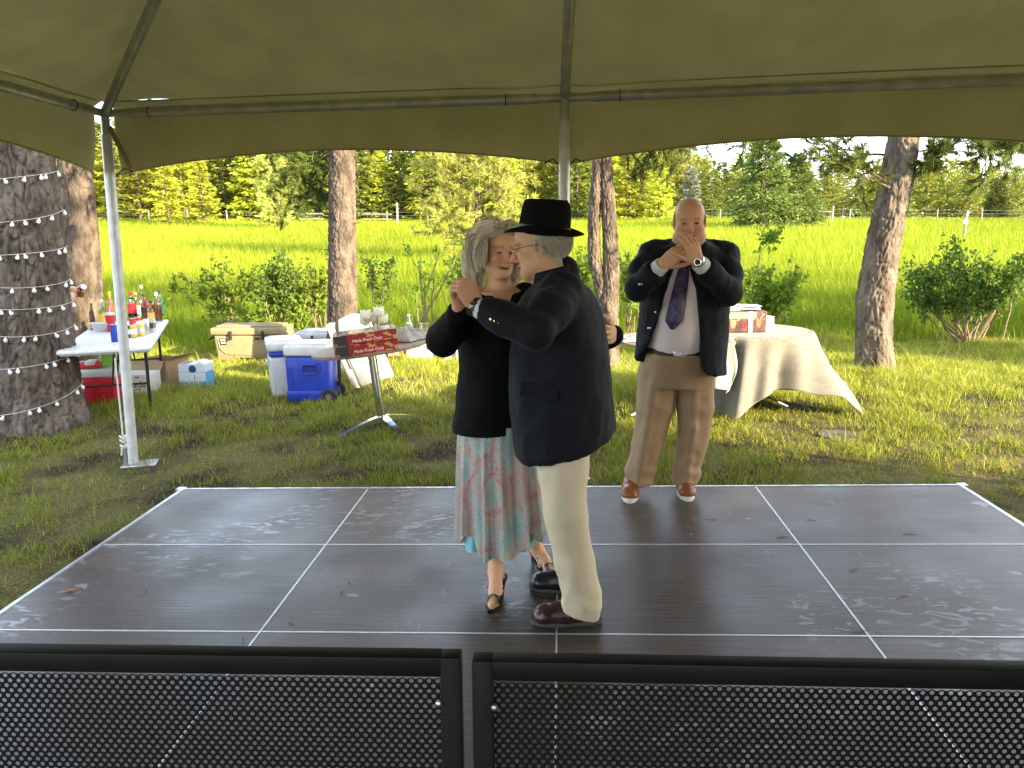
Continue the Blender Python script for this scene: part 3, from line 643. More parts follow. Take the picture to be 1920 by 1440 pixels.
def tufts(P, D, n, ln, wd, rg, spread=.9):
    """needle tufts: n thin triangles fanned round D at each P"""
    m_ = len(P); B = np.repeat(P, n, 0); Dn = np.repeat(D / (np.linalg.norm(D, axis=1)[:, None] + 1e-9), n, 0); d = Dn + rg.normal(size=(m_ * n, 3)) * spread * .5
    d /= np.linalg.norm(d, axis=1)[:, None]; S = np.cross(d, rg.normal(size=(m_ * n, 3))); S /= np.linalg.norm(S, axis=1)[:, None] + 1e-9; L_ = ln * rg.uniform(.7, 1.2, (m_ * n, 1))
    B = B + Dn * rg.uniform(-.03, .04, (m_ * n, 1)); V = np.stack([B - S * wd / 2, B + S * wd / 2, B + d * L_], 1).reshape(-1, 3)
    return V, np.arange(m_ * n * 3).reshape(-1, 3)
def branch_path(o, d, L_, rg, n=7, droop=-.1, wob=.12):
    P = [np.array(o, float)]; d = unit(d)
    for i in range(n): d = unit(d + rg.normal(size=3) * wob + np.array([0, 0, droop])); P.append(P[-1] + d * L_ / n)
    return np.array(P)
def pine_branch(mb, o, d, L_, r_, rg, tp, td, droop=-.06, sub=6, tl=.5):
    P = branch_path(o, d, L_, rg, 7, droop); mb.tube(P, np.linspace(r_, r_ * .3, len(P)), 6, cap=False)
    for i in range(sub):
        k = rg.uniform(.3, 1) * (len(P) - 1.01); q = P[int(k)] + (P[int(k) + 1] - P[int(k)]) * (k % 1); dd = unit((P[-1] - P[0]) / L_ + rg.normal(size=3) * .65)
        Q = branch_path(q, dd, L_ * tl * rg.uniform(.5, 1), rg, 5, droop, .2); mb.tube(Q, np.linspace(r_ * .4, r_ * .15, len(Q)), 5, cap=False)
        for j in range(2, len(Q)): tp.append(Q[j]); td.append(Q[j] - Q[j - 1])
        tp.append(Q[-1]); td.append(Q[-1] - Q[-2])
        for z in range(2):
            e = Q[rg.integers(2, len(Q))]; W_ = branch_path(e, unit(Q[-1] - Q[0] + rg.normal(size=3) * .25), L_ * .18, rg, 3, droop, .3); mb.tube(W_, [r_ * .18, r_ * .14, r_ * .1, r_ * .08], 4, cap=False)
            for j in (2, 3): tp.append(W_[j]); td.append(W_[j] - W_[j - 1])
# pale open pine in the meadow behind the couple
rg = np.random.default_rng(91); q = at_y(893, 470, 27); g = gpt(q[0], 27); mb = MB(); tp, td = [], []
for i in range(62):
    t = .10 + .9 * i / 62; az = i * 2.4 + rg.uniform(-.4, .4); R = 2.3 * (1.06 - t) ** .55 * (.45 + .55 * min(1, t * 3)) * rg.uniform(.8, 1.15)
    pine_branch(mb, (0, 0, t * 6.2), (math.cos(az), math.sin(az), .1 + .5 * t), R, .022, rg, tp, td, .03, 5)
mb.tube([(0, 0, -.1), (.05, 0, 2), (.02, .03, 4.2), (0, 0, 6.4)], [.13, .10, .06, .02], 8)
pp = empty('pine_tree', g, 0, None, 'pale open-branched pine in the meadow behind the dancing couple', 'tree'); mb.obj('trunk', m_bark3, pp)
V, F_ = tufts(np.array(tp), np.array(td), 13, .25, .036, rg, 1.3); link('crown', np_mesh('crown', V, F_, m_needle['pale'], False, np.repeat(rg.uniform(.7, 1.25, len(F_) // 13), 39)[:, None] * np.ones(3)), pp)

# ---- the old trees between lawn and meadow
def bark_trunk(path, radii, seed, seg=72, rows=150, depth=.02, pl=(9, 9, 3.2), flare=.25):
    P = np.array(path, float); k = np.linspace(0, 1, len(P)); t = np.linspace(0, 1, rows); t = t ** 1.0
    C_ = np.stack([np.interp(t, k, P[:, q]) for q in range(3)], 1); ker = np.ones(9) / 9
    C_[:, 0] = np.convolve(np.pad(C_[:, 0], 4, 'edge'), ker, 'valid'); C_[:, 1] = np.convolve(np.pad(C_[:, 1], 4, 'edge'), ker, 'valid')
    R = np.interp(t, k, radii); a = np.linspace(0, 2 * np.pi, seg, endpoint=False); A, T_ = np.meshgrid(a, t)
    Cn = np.stack([np.cos(A), np.sin(A), 0 * A], -1); zz = C_[:, 2][:, None] - C_[0, 2]
    fl = 1 + flare * np.exp(-zz * 3.2) * (1 + .45 * np.sin(A * 5 + seed) + .3 * np.sin(A * 3 + 2 * seed))
    big = .05 * fbm(np.stack([Cn[..., 0] * 1.3 + seed, Cn[..., 1] * 1.3, zz * 1.1 + 0 * A], -1), 2, seed)
    Q = np.stack([Cn[..., 0] * R[:, None] * pl[0], Cn[..., 1] * R[:, None] * pl[1], (zz + 0 * A) * pl[2]], -1); Q = Q + .35 * np.stack([vnoise(Q * 1.7, 5), vnoise(Q * 1.7, 6), vnoise(Q * 1.7, 7)], -1)
    e = worley_edge(Q, seed); e2 = worley_edge(Q * 2.3 + 7, seed + 5); ridge = -1.1 * np.exp(-(e / .16) ** 2) - .4 * np.exp(-(e2 / .15) ** 2) + .5 * fbm(Q * 4, 3, seed + 2) + .25
    Rr = R[:, None] * fl * (1 + big) + depth * ridge; V = C_[:, None, :] + Cn * Rr[..., None]
    ii = np.arange(rows * seg).reshape(rows, seg); j = np.roll(ii, -1, 1); F_ = np.stack([ii[:-1], j[:-1], j[1:], ii[1:]], -1).reshape(-1, 4)
    return V.reshape(-1, 3), F_, C_, R
def old_tree(name, label, path_px, m, seed, H_=11, crown=True, depth=.02, seg=72, rows=170, pl=(9, 9, 3.2), z_crown=4.2, rcrown=2.3, key='near', flare=.25, nbr=34, rz_split=None):
    """path_px: (x, y, width_px) from the ground up, all at the distance where the foot meets the ground"""
    x0, y0, w0 = path_px[0]; d = ray(x0, y0); tt = 8.
    for _ in range(30): p_ = CAM + d * tt; tt += (p_[2] - float(ground_zc(p_[0], p_[1]))) / max(.02, -d[2]) * .8
    p_ = CAM + d * tt; Y = p_[1]; root = empty(name, gpt(p_[0], Y), 0, None, label, 'tree'); o = np.array(root.location); s_ = (p_ - CAM) @ FW / F_PX
    pts, rad = [np.array([0, 0, -.12])], [w0 * s_ / 2]
    for x, y, w in path_px: q = at_y(x, y, Y) - o; q[1] = 0; pts.append(q); rad.append(w * s_ / 2)
    top = pts[-1]; dr = unit(top - pts[-3]); pts.append(top + dr * 1.2); rad.append(rad[-1] * .9)
    V, F_, C_, R = bark_trunk(pts, rad, seed, seg, rows, depth, pl, flare); link('trunk', np_mesh('trunk', V, F_, m), root)
    rg = np.random.default_rng(seed); end = pts[-1]; zt = H_
    MB().tube([end - dr * .1, end + np.array([0, 0, (zt - end[2]) * .4]), np.array([end[0], 0, zt])], [rad[-1] * .97, rad[-1] * .6, .03], 12).obj('trunk_top', m, root)
    if crown:
        mb = MB(); tp, td = [], []
        for i in range(nbr):
            t = (i + .5) / nbr; z = z_crown + (zt - z_crown) * t; az = i * 2.399 + rg.uniform(-.3, .3); pine_branch(mb, (end[0], 0, z), (math.cos(az), math.sin(az), .0 + .3 * t), rcrown * (1.1 - t) ** .6 * rg.uniform(.8, 1.2), .03, rg, tp, td, -.04, 7)
        mb.obj('branches', m_bark3, root); V, F_ = tufts(np.array(tp), np.array(td), 12, .20, .028, rg, 1.3); link('crown', np_mesh('crown', V, F_, m_needle[key], False, np.repeat(rg.uniform(.7, 1.25, len(F_) // 12), 36)[:, None] * np.ones(3)), root)
    return root, o, Y
big, big_o, big_Y = old_tree('pine_tree', 'massive thick-barked pine trunk wound with fairy lights', [(84, 797, 158), (74, 740, 142), (66, 660, 130), (58, 560, 126), (48, 440, 122), (38, 330, 118), (32, 270, 112)], m_bark, 7, 13, depth=.026, seg=220, rows=460, pl=(15, 15, 4.2), flare=.06, z_crown=5, rcrown=2.6)
sec, sec_o, sec_Y = old_tree('pine_tree', 'pale brown pine trunk just behind the fairy-light tree', [(160, 690, 74), (158, 600, 66), (152, 480, 66), (146, 380, 58), (140, 300, 55)], m_bark2, 9, 12, depth=.016, seg=110, rows=260, pl=(18, 18, 5), z_crown=4.6)
spr, spr_o, spr_Y = old_tree('spruce_tree', 'straight scaly spruce trunk behind the round table of pastry boxes', [(643, 694, 64), (642, 620, 54), (642, 520, 52), (642, 400, 50), (641, 280, 46)], m_bark2, 12, 13, depth=.013, seg=110, rows=280, pl=(24, 24, 16), z_crown=4.4, key='spruce' if False else 'near')
rig, rig_o, rig_Y = old_tree('pine_tree', 'leaning dark pine trunk with patches of sun beside the draped table', [(1640, 697, 68), (1638, 640, 62), (1640, 560, 66), (1652, 480, 62), (1668, 400, 58), (1684, 320, 58), (1697, 245, 50)], m_bark, 15, 12, depth=.017, seg=110, rows=280, pl=(20, 20, 5.5), z_crown=4.2, flare=.14)
# twin-stemmed tree
x0, y0 = 1141, 692; d = ray(x0, y0); p_ = CAM + d * ((gpt(.56, 9.3)[2] - CAM_H) / d[2]); tw = empty('pine_tree', gpt(p_[0], p_[1]), 0, None, 'twin-stemmed pine with pale flaking bark behind the bald man', 'tree'); tw_o = np.array(tw.location); s_ = (p_ - CAM) @ FW / F_PX
def tw_pts(px): return [at_y(x, y, p_[1]) - tw_o for x, y, w in px], [w * s_ / 2 for x, y, w in px]
for nm, px_, sd in (('trunk', [(1141, 712, 44), (1142, 690, 40), (1143, 620, 34), (1142, 560, 36), (1146, 500, 30), (1143, 420, 27), (1137, 340, 25), (1133, 270, 23)], 3), ('trunk', [(1133, 580, 20), (1124, 530, 25), (1114, 480, 24), (1114, 400, 22), (1119, 330, 21), (1122, 270, 20)], 5)):
    a, r_ = tw_pts(px_); a = [np.array([q[0], 0, q[2]]) for q in a]; a.append(a[-1] + unit(a[-1] - a[-3]) * 1.4); r_.append(r_[-1] * .9)
    V, F_, _, _ = bark_trunk(a, r_, sd, 72, 240, .012, (22, 22, 6), .12 if sd == 3 else 0.); link(nm, np_mesh(nm, V, F_, m_bark2), tw)
    MB().tube([a[-1] - [0, 0, .05], a[-1] + [.1, 0, 3], a[-1] + [0, 0, 6]], [r_[-1] * .97, r_[-1] * .6, .02], 10).obj('trunk_top', m_bark2, tw)
rg = np.random.default_rng(17); mb = MB(); tp, td = [], []
for i in range(30):
    t = (i + .5) / 30; az = i * 2.4; pine_branch(mb, (-.05, 0, 4.3 + 6 * t), (math.cos(az), math.sin(az), .1), 2.0 * (1.1 - t) ** .6, .028, rg, tp, td, -.04, 7)
mb.obj('branches', m_bark3, tw); V, F_ = tufts(np.array(tp), np.array(td), 12, .2, .028, rg, 1.3); link('crown', np_mesh('crown', V, F_, m_needle['near'], False, np.repeat(rg.uniform(.7, 1.25, len(F_) // 12), 36)[:, None] * np.ones(3)), tw)
# low boughs that hang into view
def low_bough(root, o, Y, starts, seed, key, cones=0, tl=.13, nn=18, wd=.011, droop=-.03, sub=8):
    rg = np.random.default_rng(seed); mb = MB(); tp, td = [], []; Y = float(Y)
    for (xa, ya), (xb, yb), dy, r_ in starts:
        a = at_y(xa, ya, Y + dy * .3) - o; b = at_y(xb, yb, Y + dy) - o; pine_branch(mb, a, b - a, np.linalg.norm(b - a), r_, rg, tp, td, droop, sub, .45)
    bo = mb.obj('bough', m_bark3, root); V, F_ = tufts(np.array(tp), np.array(td), nn, tl, wd, rg, 1.1)
    link('needles', np_mesh('needles', V, F_, m_needle[key], False, np.repeat(rg.uniform(.7, 1.2, len(F_) // nn), 3 * nn)[:, None] * np.ones(3)), bo)
    for i in range(cones):
        q = tp[rg.integers(len(tp))]; MB().lathe([(.0, 0), (.018, .01), (.022, .025), (.014, .05), (0, .06)], 8, q - [0, 0, .03], rotm(rg.uniform(-1, 1), rg.uniform(-1, 1)), cap=False).obj('cone', m_bark3, bo)
low_bough(rig, rig_o, rig_Y, [((1672, 350), (1590, 250), -.3, .022), ((1668, 352), (1560, 300), -.5, .014), ((1690, 300), (1545, 235), .4, .02), ((1702, 330), (1765, 300), -.2, .014), ((1705, 290), (1790, 240), .2, .014)], 21, 'near', 16)
low_bough(rig, rig_o, rig_Y, [((1840, 200), (1885, 285), -.6, .016), ((1860, 200), (1915, 280), -.3, .014), ((1800, 210), (1870, 310), .2, .014)], 22, 'near', 8)
low_bough(tw, tw_o, p_[1], [((1140, 225), (1225, 292), .3, .016), ((1140, 235), (1275, 262), -.1, .018), ((1145, 215), (1300, 255), .5, .016), ((1200, 220), (1255, 280), .2, .014)], 23, 'near', 0, .08)
low_bough(tw, tw_o, p_[1], [((1330, 200), (1390, 262), .4, .012), ((1350, 210), (1440, 258), .6, .012)], 26, 'near', 0, .09)
low_bough(spr, spr_o, spr_Y, [((632, 262), (520, 300), .3, .018), ((632, 280), (545, 350), .5, .016), ((632, 270), (560, 325), .1, .016), ((655, 250), (700, 275), .3, .012), ((632, 255), (480, 275), .6, .018), ((632, 300), (575, 370), .3, .014)], 24, 'near', 0, .08, 24, .010, -.05, 14)
for (x, y, ln) in ((622, 345, -.10), (664, 420, .08), (620, 470, -.08), (664, 520, .07), (621, 555, -.12), (663, 340, .1)):
    a = at_y(x, y, spr_Y - .05) - spr_o; MB().tube([a + [-.03 * np.sign(ln), 0, 0], a + [ln, -.02, .02]], [.009, .004], 6).obj('dead_twig', m_bark3, spr)
# branch stub joining the two trees at the left, loops of bare twig
a = at_y(98, 478, big_Y + .1) - big_o; b = at_y(138, 425, big_Y + .4) - big_o; MB().tube([a, (a + b) / 2 + [.02, 0, -.05], b], [.055, .05, .03], 10).obj('branch_stub', m_bark, big)
# unseen trees added on the evening side to shade the floor and meadow edge
sn = np.array([-SUN_H[1], SUN_H[0]])
for q_, s2, h_, w_ in ((3.2, 9.5, 9.5, .82), (1.0, 12, 11, 1.0), (-1.6, 10, 10, 1.1), (.9, 17, 13, 1.0), (3.4, 18, 14, .70), (-4.5, 13, 12, 1.1), (11.2, 8.0, 7, .55), (14.0, 11, 9, .6)):
    xy = sn * q_ + SUN_H * s2; tree('shade', 'spruce_tree', xy[0], xy[1], h_, 'unseen dense spruce added on the evening side to cast shade', 'unseen spruces added for their shade', w_)

# ---- shrubs
m_leaf = leafmat('shrub_leaves', (.12, .20, .022), (.22, .31, .035), .45); m_leafd = leafmat('shrub_leaves_dark', (.07, .13, .024), (.14, .21, .034), .38)
def shrub(label, stems, seed, m=m_leaf, dens=60, ln=.072, group=None, name='shrub', spread=.13, Y=11.0, r0=.012):
    """stems: lists of (x, y) pixels from the foot up, all near depth Y; leaves along the upper part"""
    rg = np.random.default_rng(seed); b0 = at_y(stems[0][0][0], stems[0][0][1], Y); o = gpt(b0[0], Y); root = empty(name, o, 0, None, label, 'shrub', group); B, D = [], []
    for st in stems:
        dy = rg.uniform(-.35, .35); P = [at_y(x, y, Y + dy * i / len(st)) - o for i, (x, y) in enumerate(st)]; P[0][2] = -.05
        P = np.array(P); k = np.linspace(0, len(P) - 1, 9); P = np.stack([np.interp(k, np.arange(len(P)), P[:, q]) for q in range(3)], 1) + rg.normal(size=(9, 3)) * .015
        MB().tube(P, np.linspace(r0, r0 * .3, 9), 6).obj('stem', m_stem, root)
        n_tw = max(2, int(dens // 4.2)); L_ = np.linalg.norm(P[-1] - P[0])
        for i in range(n_tw):
            t = rg.uniform(.42, 1) ** .8 * 7.99; q = P[int(t)] + (P[int(t) + 1] - P[int(t)]) * (t % 1); d = unit(rg.normal(size=3) + np.array([0, 0, .5])); e = q + d * spread * rg.uniform(.5, 1.6)
            m_ = rg.integers(7, 13); s_ = rg.uniform(0, 1.1, (m_, 1)); B.append(q + (e - q) * s_ + rg.normal(size=(m_, 3)) * .018); D.append(rg.normal(size=(m_, 3)) * .8 + d + np.array([0, 0, -.1]))
    B, D = np.concatenate(B), np.concatenate(D); V, F_ = cross_leaves(B, D, ln * rg.uniform(.6, 1.3, len(B)), ln * rg.uniform(.4, .75, len(B)), rg)
    link('foliage', np_mesh('foliage', V, F_, m, False, np.repeat(rg.uniform(.7, 1.3, len(B)), 4)[:, None] * np.ones(3)), root)
rs = random.Random(4)
def fan(cx, base, xs, top, n, seed, mid=.5):
    r_ = random.Random(seed); out = []
    for i in range(n):
        x = xs[0] + (xs[1] - xs[0]) * (i + r_.random()) / n; y = top + r_.uniform(0, 45); out.append([(cx + r_.uniform(-18, 18), base), (cx + (x - cx) * mid + r_.uniform(-6, 6), base + (y - base) * .5), (x, y)])
    return out
shrub('leafy rose bush with an arching bare cane behind the tan cooler', fan(432, 660, (370, 480), 490, 9, 1) + [[(440, 650), (400, 585), (345, 548), (318, 532)], [(440, 650), (430, 560), (322, 510)]], 31, dens=48, Y=11.2)
shrub('dense rounded dark bush behind the white hard cooler', fan(525, 660, (488, 562), 482, 11, 2, .7), 32, m_leafd, 150, .06, Y=11.1, spread=.15)
shrub('low light-green bush with pale dead canes beside the tan cooler', fan(520, 665, (440, 605), 560, 12, 9, .6), 33, dens=36, Y=10.9)
shrub('loose leafy bush against the straight spruce trunk', fan(600, 655, (570, 622), 490, 6, 3), 34, dens=60, Y=11.3)
shrub('upright bush of two leafy stems right of the spruce trunk', [[(705, 640), (703, 560), (690, 480)], [(712, 640), (718, 560), (738, 476)], [(708, 640), (712, 570), (728, 500)], [(703, 640), (698, 540), (700, 500)]], 35, m_leafd, 110, .05, Y=11.0)
shrub('nearly bare bush of forked brown canes left of the couple', [[(775, 660), (790, 600), (808, 520), (825, 470)], [(775, 660), (800, 590), (845, 505), (862, 470)], [(800, 655), (792, 560), (785, 500), (766, 478)], [(815, 650), (812, 560), (818, 490)], [(815, 650), (800, 580), (790, 490)], [(780, 660), (788, 610), (780, 545)]], 36, dens=14, Y=10.9, r0=.018)
shrub('small leafy bush showing above the arm of the woman', fan(868, 640, (836, 890), 455, 5, 5), 37, dens=70, Y=11.2)
shrub('thin leafy bush between the twin trunk and the hat', fan(1095, 640, (1078, 1112), 465, 4, 6), 38, dens=60, Y=11.1)
shrub('slim leafy bush between the twin trunk and the bald man', fan(1185, 640, (1162, 1212), 470, 6, 7), 39, dens=60, Y=11.1)
shrub('light leafy bush with one tall drooping shoot behind the draped table', fan(1435, 640, (1395, 1492), 505, 10, 8) + [[(1425, 640), (1412, 540), (1425, 470), (1448, 440), (1462, 440)], [(1470, 640), (1480, 560), (1490, 505)]], 40, dens=85, Y=11.0)
shrub('broad leafy bush with pale canes right of the leaning pine', fan(1810, 660, (1700, 1935), 478, 17, 11, .65) + [[(1815, 660), (1812, 560), (1800, 500), (1793, 458)], [(1870, 660), (1900, 560), (1940, 470)], [(1780, 660), (1740, 590), (1702, 540)]], 41, m_leafd, 150, .06, Y=10.9, spread=.16, r0=.016)

# ---- fences and posts of the meadow
m_post = mat('weathered_post', (.20, .18, .15), .85, col2=(.30, .275, .24), vscale=12, stretch=(1, 1, .2)); m_wire = mat('fence_wire', (.35, .35, .33), .5, .6)
fY = 73.; fe = empty('wire_fence', gpt(0, fY), 0, None, 'post and wire fence along the far side of the meadow', 'fence'); f0 = np.array(fe.location); xs_ = np.arange(-58, 56, 3.8)
for x in xs_:
    p_ = gpt(x, fY); MB().tube([p_ - f0 - [0, 0, .2], p_ - f0 + [random.uniform(-.05, .05), 0, random.uniform(1.1, 1.35)]], .06, 7).obj('post', m_post, fe)
for z in (.45, .8, 1.1): MB().tube(np.array([gpt(x, fY, z + .02 * math.sin(x)) - f0 for x in xs_]), .007, 4).obj('wire', m_wire, fe)
for z in (.5, .95):
    for a, b in (((560), (606)), ((680), (735)), ((1538), (1560))):
        A, B = at_y(a, 405, fY - .1), at_y(b, 405, fY - .1); MB().tube([gpt(A[0], fY - .1, z) - f0, gpt(B[0], fY - .1, z) - f0], .05, 6).obj('rail', m_post, fe)
def post(px, ytop, Y, label, r_=.06, capc=None):
    q = at_y(px, ytop, Y); g = gpt(q[0], Y); o = empty('fence_post', g, 0, None, label, 'post'); hh = q[2] - g[2]
    MB().tube([(0, 0, -.2), (0, 0, hh * .5), (.01, 0, hh)], [r_, r_, r_ * .95], 9).obj('shaft', m_post, o)
    if capc: MB().lathe([(.0, 0), (r_ * 1.5, .0), (r_ * 1.5, .16), (r_ * .8, .2), (.0, .21)], 10, (0, 0, hh), cap=False).obj('insulator', capc, o); MB().tube([(.02, 0, hh + .15), (.06, 0, hh + .55)], [.03, .04], 7).obj('bracket', capc, o)
    return o
post(1810, 420, 36, 'lone wooden post with a white insulator in the meadow', .06, mat('white_plastic', (.78, .78, .76), .4))
post(744, 380, 66, 'tall pale post at the wood edge right of the spruce trunk', .09); post(1562, 386, 66, 'tall pale post at the wood edge by the leaning pine', .09)

# ================================================================== THINGS ON THE LAWN
def P_(m_name, *a, **k): return mat(m_name, *a, **k)
m_white = mat('white_plastic_smooth', (.56, .56, .55), .45, col2=(.48, .48, .475), vscale=8)
m_whitetop = mat('white_blow_moulded', (.70, .71, .73), .38, col2=(.58, .60, .63), vscale=35, bump=.25, bscale=120, bdist=.004)
m_steelb = mat('black_steel', (.02, .02, .022), .45, .4); m_chrome = mat('chrome', (.75, .76, .78), .12, 1.); m_rubber = mat('black_rubber', (.02, .02, .02), .8)
m_card = mat('brown_cardboard', (.30, .19, .10), .85, col2=(.36, .24, .135), vscale=12); m_cardin = mat('cardboard_inside', (.38, .26, .15), .85)
m_red = mat('red_plastic', (.55, .015, .03), .38, col2=(.48, .012, .025), vscale=9); m_blue = mat('blue_plastic', (.012, .035, .33), .36, col2=(.016, .045, .38), vscale=9)
m_tan = mat('tan_plastic', (.26, .20, .105), .5, col2=(.30, .235, .13), vscale=10, bump=.06, bscale=300); m_dark = mat('dark_print', (.015, .015, .018), .5); m_ink = mat('ink_grey', (.10, .10, .11), .6)
m_wine = mat('wine_red_print', (.20, .01, .02), .5); m_paper = mat('white_card', (.60, .59, .58), .6, col2=(.54, .53, .52), vscale=15)
m_inkw = mat('white_print', (.8, .8, .78), .6)
def local(o, world): return np.asarray(world) - np.array(o.location)

# ---- white folding table under the pine
tb_nr = at_z(283, 650, .585); tu = unit(np.array([-.40, .917, 0])); tw_ = np.array([-.917, -.40, 0]); TL, TW = 2.44, .76
tbl_c = tb_nr + tu * TL / 2 + tw_ * TW / 2; tz = .585
ft = empty('folding_table', gpt(tbl_c[0], tbl_c[1]), math.atan2(tu[1], tu[0]), None, 'long white folding table crowded with bottles and cans', 'table'); hz = tz - ft.location.z
MB().rbox((0, 0, hz - .02), (TL, TW, .04), .014, 3).obj('tabletop', m_whitetop, ft)
MB().rbox((0, 0, hz - .045), (TL - .04, TW - .04, .018), .006, 1).obj('table_rim', m_white, ft)
for sx in (-1, 1):
    for sy in (-1, 1): MB().tube([(sx * .80, sy * .29, 0), (sx * .80, sy * .29, hz - .054)], .015, 10).obj('leg', m_steelb, ft)
    MB().tube([(sx * .80, -.275, .32), (sx * .80, .275, .32)], .010, 8).obj('crossbar', m_steelb, ft)
    for sy in (-1, 1): MB().tube([(sx * .80, sy * .02, .32), (sx * .42, sy * .02, hz - .054)], .009, 8).obj('brace', m_steelb, ft)
def on_table(px, py, dz=0.): q = at_z(px, py, tz); q[2] = tz + .0006 + dz; return q
# drinks: bottle(profile), each a thing of its own
def glass(name, c, rough=.04): return mat(name, c, rough, transm=1., ior=1.45, spec=.5)
g_clear, g_amber, g_brown, g_green = glass('clear_glass', (.95, .97, .97)), mat('amber_spirit', (.36, .10, .02), .08, transm=.55, coat=.6), mat('dark_rum', (.20, .035, .012), .08, transm=.4, coat=.6), mat('green_glass', (.10, .34, .16), .08, transm=.7, coat=.5)
m_cap_r, m_cap_w, m_cap_o, m_cap_k, m_cap_c = mat('red_cap', (.5, .02, .02), .4), mat('white_cap', (.8, .8, .78), .4), mat('orange_cap', (.65, .20, .02), .4), mat('black_cap', (.02, .02, .02), .4), mat('cork', (.38, .22, .11), .8)
def bottle(px, py, h, r_, glass_m, label, cap, labm=None, shoulder=.62, neck=.3, square=False, liquid=None, lb=(.12, .45), capped=True, topped=.09):
    p_ = on_table(px, py); o = empty('bottle', p_, rs.uniform(0, .6), None, label, 'bottle', None); sg = 4 if square else 18
    pr = [(r_ * .5, 0), (r_ * .97, .004), (r_, .012), (r_, h * shoulder * .94), (r_ * .94, h * shoulder), (r_ * .6, h * (shoulder + .06)), (r_ * neck, h * (shoulder + .13)), (r_ * neck, h * (1 - topped)), (r_ * neck * .8, h * (1 - topped) + .002)]
    MB().lathe(pr, sg if not square else 16, sx=1, sy=1).obj('glass', glass_m, o)
    if liquid is not None: MB().lathe([(r_ * .4, .006), (r_ * .92, .012), (r_ * .92, h * shoulder * liquid[1]), (.001, h * shoulder * liquid[1] + .001)], 16).obj('drink', liquid[0], o)
    if labm is not None: MB().lathe([(r_ * 1.012, h * lb[0]), (r_ * 1.012, h * lb[1])], 18, cap=False).obj('paper_label', labm, o)
    MB().lathe([(r_ * neck * 1.2, h * (1 - topped)), (r_ * neck * 1.25, h * (1 - topped) + .004), (r_ * neck * 1.2, h), (.001, h + .001)], 12, cap=False).obj('cap', cap, o)
    return o
m_lab_w, m_lab_y, m_lab_k, m_lab_r, m_lab_b, m_lab_t = mat('cream_label', (.72, .69, .6), .6), mat('yellow_label', (.62, .42, .04), .55), mat('black_label', (.03, .03, .03), .5), mat('red_label', (.55, .03, .04), .5), mat('blue_label', (.03, .18, .45), .5), mat('teal_label', (.06, .30, .25), .5)
bottle(194, 606, .27, .045, g_clear, 'clear juice bottle with yellow and blue label in the white bowl side of the table', m_cap_w, m_lab_y, .6, .35, lb=(.05, .42))
bottle(209, 592, .30, .036, mat('bitters_brown', (.12, .045, .02), .2, coat=.3), 'slim brown bottle with orange pointed spout behind the red cup', m_cap_o, m_lab_r, .62, .38, topped=.2)
bottle(258, 594, .30, .043, g_clear, 'clear spirit bottle with brown stopper', m_cap_c, m_lab_w, .6, .36)
bottle(274, 600, .31, .047, g_brown, 'dark rum bottle with black stopper', m_cap_k, m_lab_k, .64, .34, lb=(.3, .5))
bottle(269, 588, .36, .040, g_clear, 'tall clear bottle with white cap at the back of the table', m_cap_w, m_lab_w, .68, .34)
bottle(297, 603, .34, .050, g_clear, 'square-shouldered whiskey bottle with white stopper at the table corner', m_cap_w, None, .66, .30, liquid=(g_amber, .9), topped=.12)
bottle(303, 593, .32, .040, g_green, 'green glass bottle with black cap behind the whiskey', m_cap_k, m_lab_t, .64, .32)
bottle(250, 600, .33, .052, g_clear, 'large soda bottle with red label beside the tent pole', m_cap_r, m_lab_r, .7, .3, lb=(.25, .58), liquid=(mat('soda', (.03, .01, .006), .1), .35))
bottle(285, 604, .25, .040, g_amber, 'squat amber liqueur bottle beside the dark rum', m_cap_k, m_lab_y, .62, .34)
m_can = mat('can_aluminium', (.62, .63, .65), .3, 1.)
def can(px, py, c, label, h=.122, r_=.033, name='can', bandc=None, cat='can'):
    o = empty(name, on_table(px, py), rs.uniform(0, 6), None, label, cat); MB().lathe([(r_ * .75, 0), (r_ * .95, .006), (r_, .012), (r_, h - .014), (r_ * .85, h - .002)], 18).obj('body', c, o)
    MB().lathe([(r_ * .86, h - .003), (r_ * .88, h), (r_ * .8, h), (r_ * .78, h - .004), (.001, h - .004)], 18, cap=False).obj('lid', m_can, o)
    if bandc: MB().lathe([(r_ * 1.01, h * .3), (r_ * 1.01, h * .7)], 18, cap=False).obj('band', bandc, o)
can(216, 641, m_blue, 'tall blue drink can with silver rim at the near table edge', .165, .033, bandc=None)
can(243, 633, m_lab_k, 'black and white craft can at the tent pole', bandc=m_lab_w); can(251, 633, m_lab_y, 'gold seltzer can beside the black and white one', bandc=m_cap_w); can(258, 630, m_paper, 'plain white seltzer can between two yellow ones'); can(266, 630, mat('lemon_can', (.68, .52, .03), .4), 'lemon yellow seltzer can', bandc=m_paper)
can(276, 626, m_can, 'tall bare silver can', .15, .03); can(283, 624, mat('sage_can', (.35, .40, .33), .5), 'grey-green slim can with dark foot', .15, .029, bandc=m_lab_k); can(288, 622, m_paper, 'slim white and brown can behind the grey-green one', .14, .028, bandc=m_card)
can(250, 618, m_lab_r, 'red soda can lying behind the seltzers'); can(259, 616, m_lab_r, 'second red soda can beside the dark bottle', bandc=m_cap_w)
o = empty('drink_cup', on_table(209, 622), 0, None, 'tall red insulated cup with clear lid', 'cup'); MB().lathe([(.033, 0), (.036, .01), (.047, .17), (.049, .175)], 18).obj('body', m_red, o); MB().lathe([(.05, .175), (.052, .18), (.046, .2), (.001, .201)], 18, cap=False).obj('lid', m_white, o); MB().tube([(0, 0, .19), (.01, 0, .27)], .004, 8).obj('straw', m_cap_w, o)
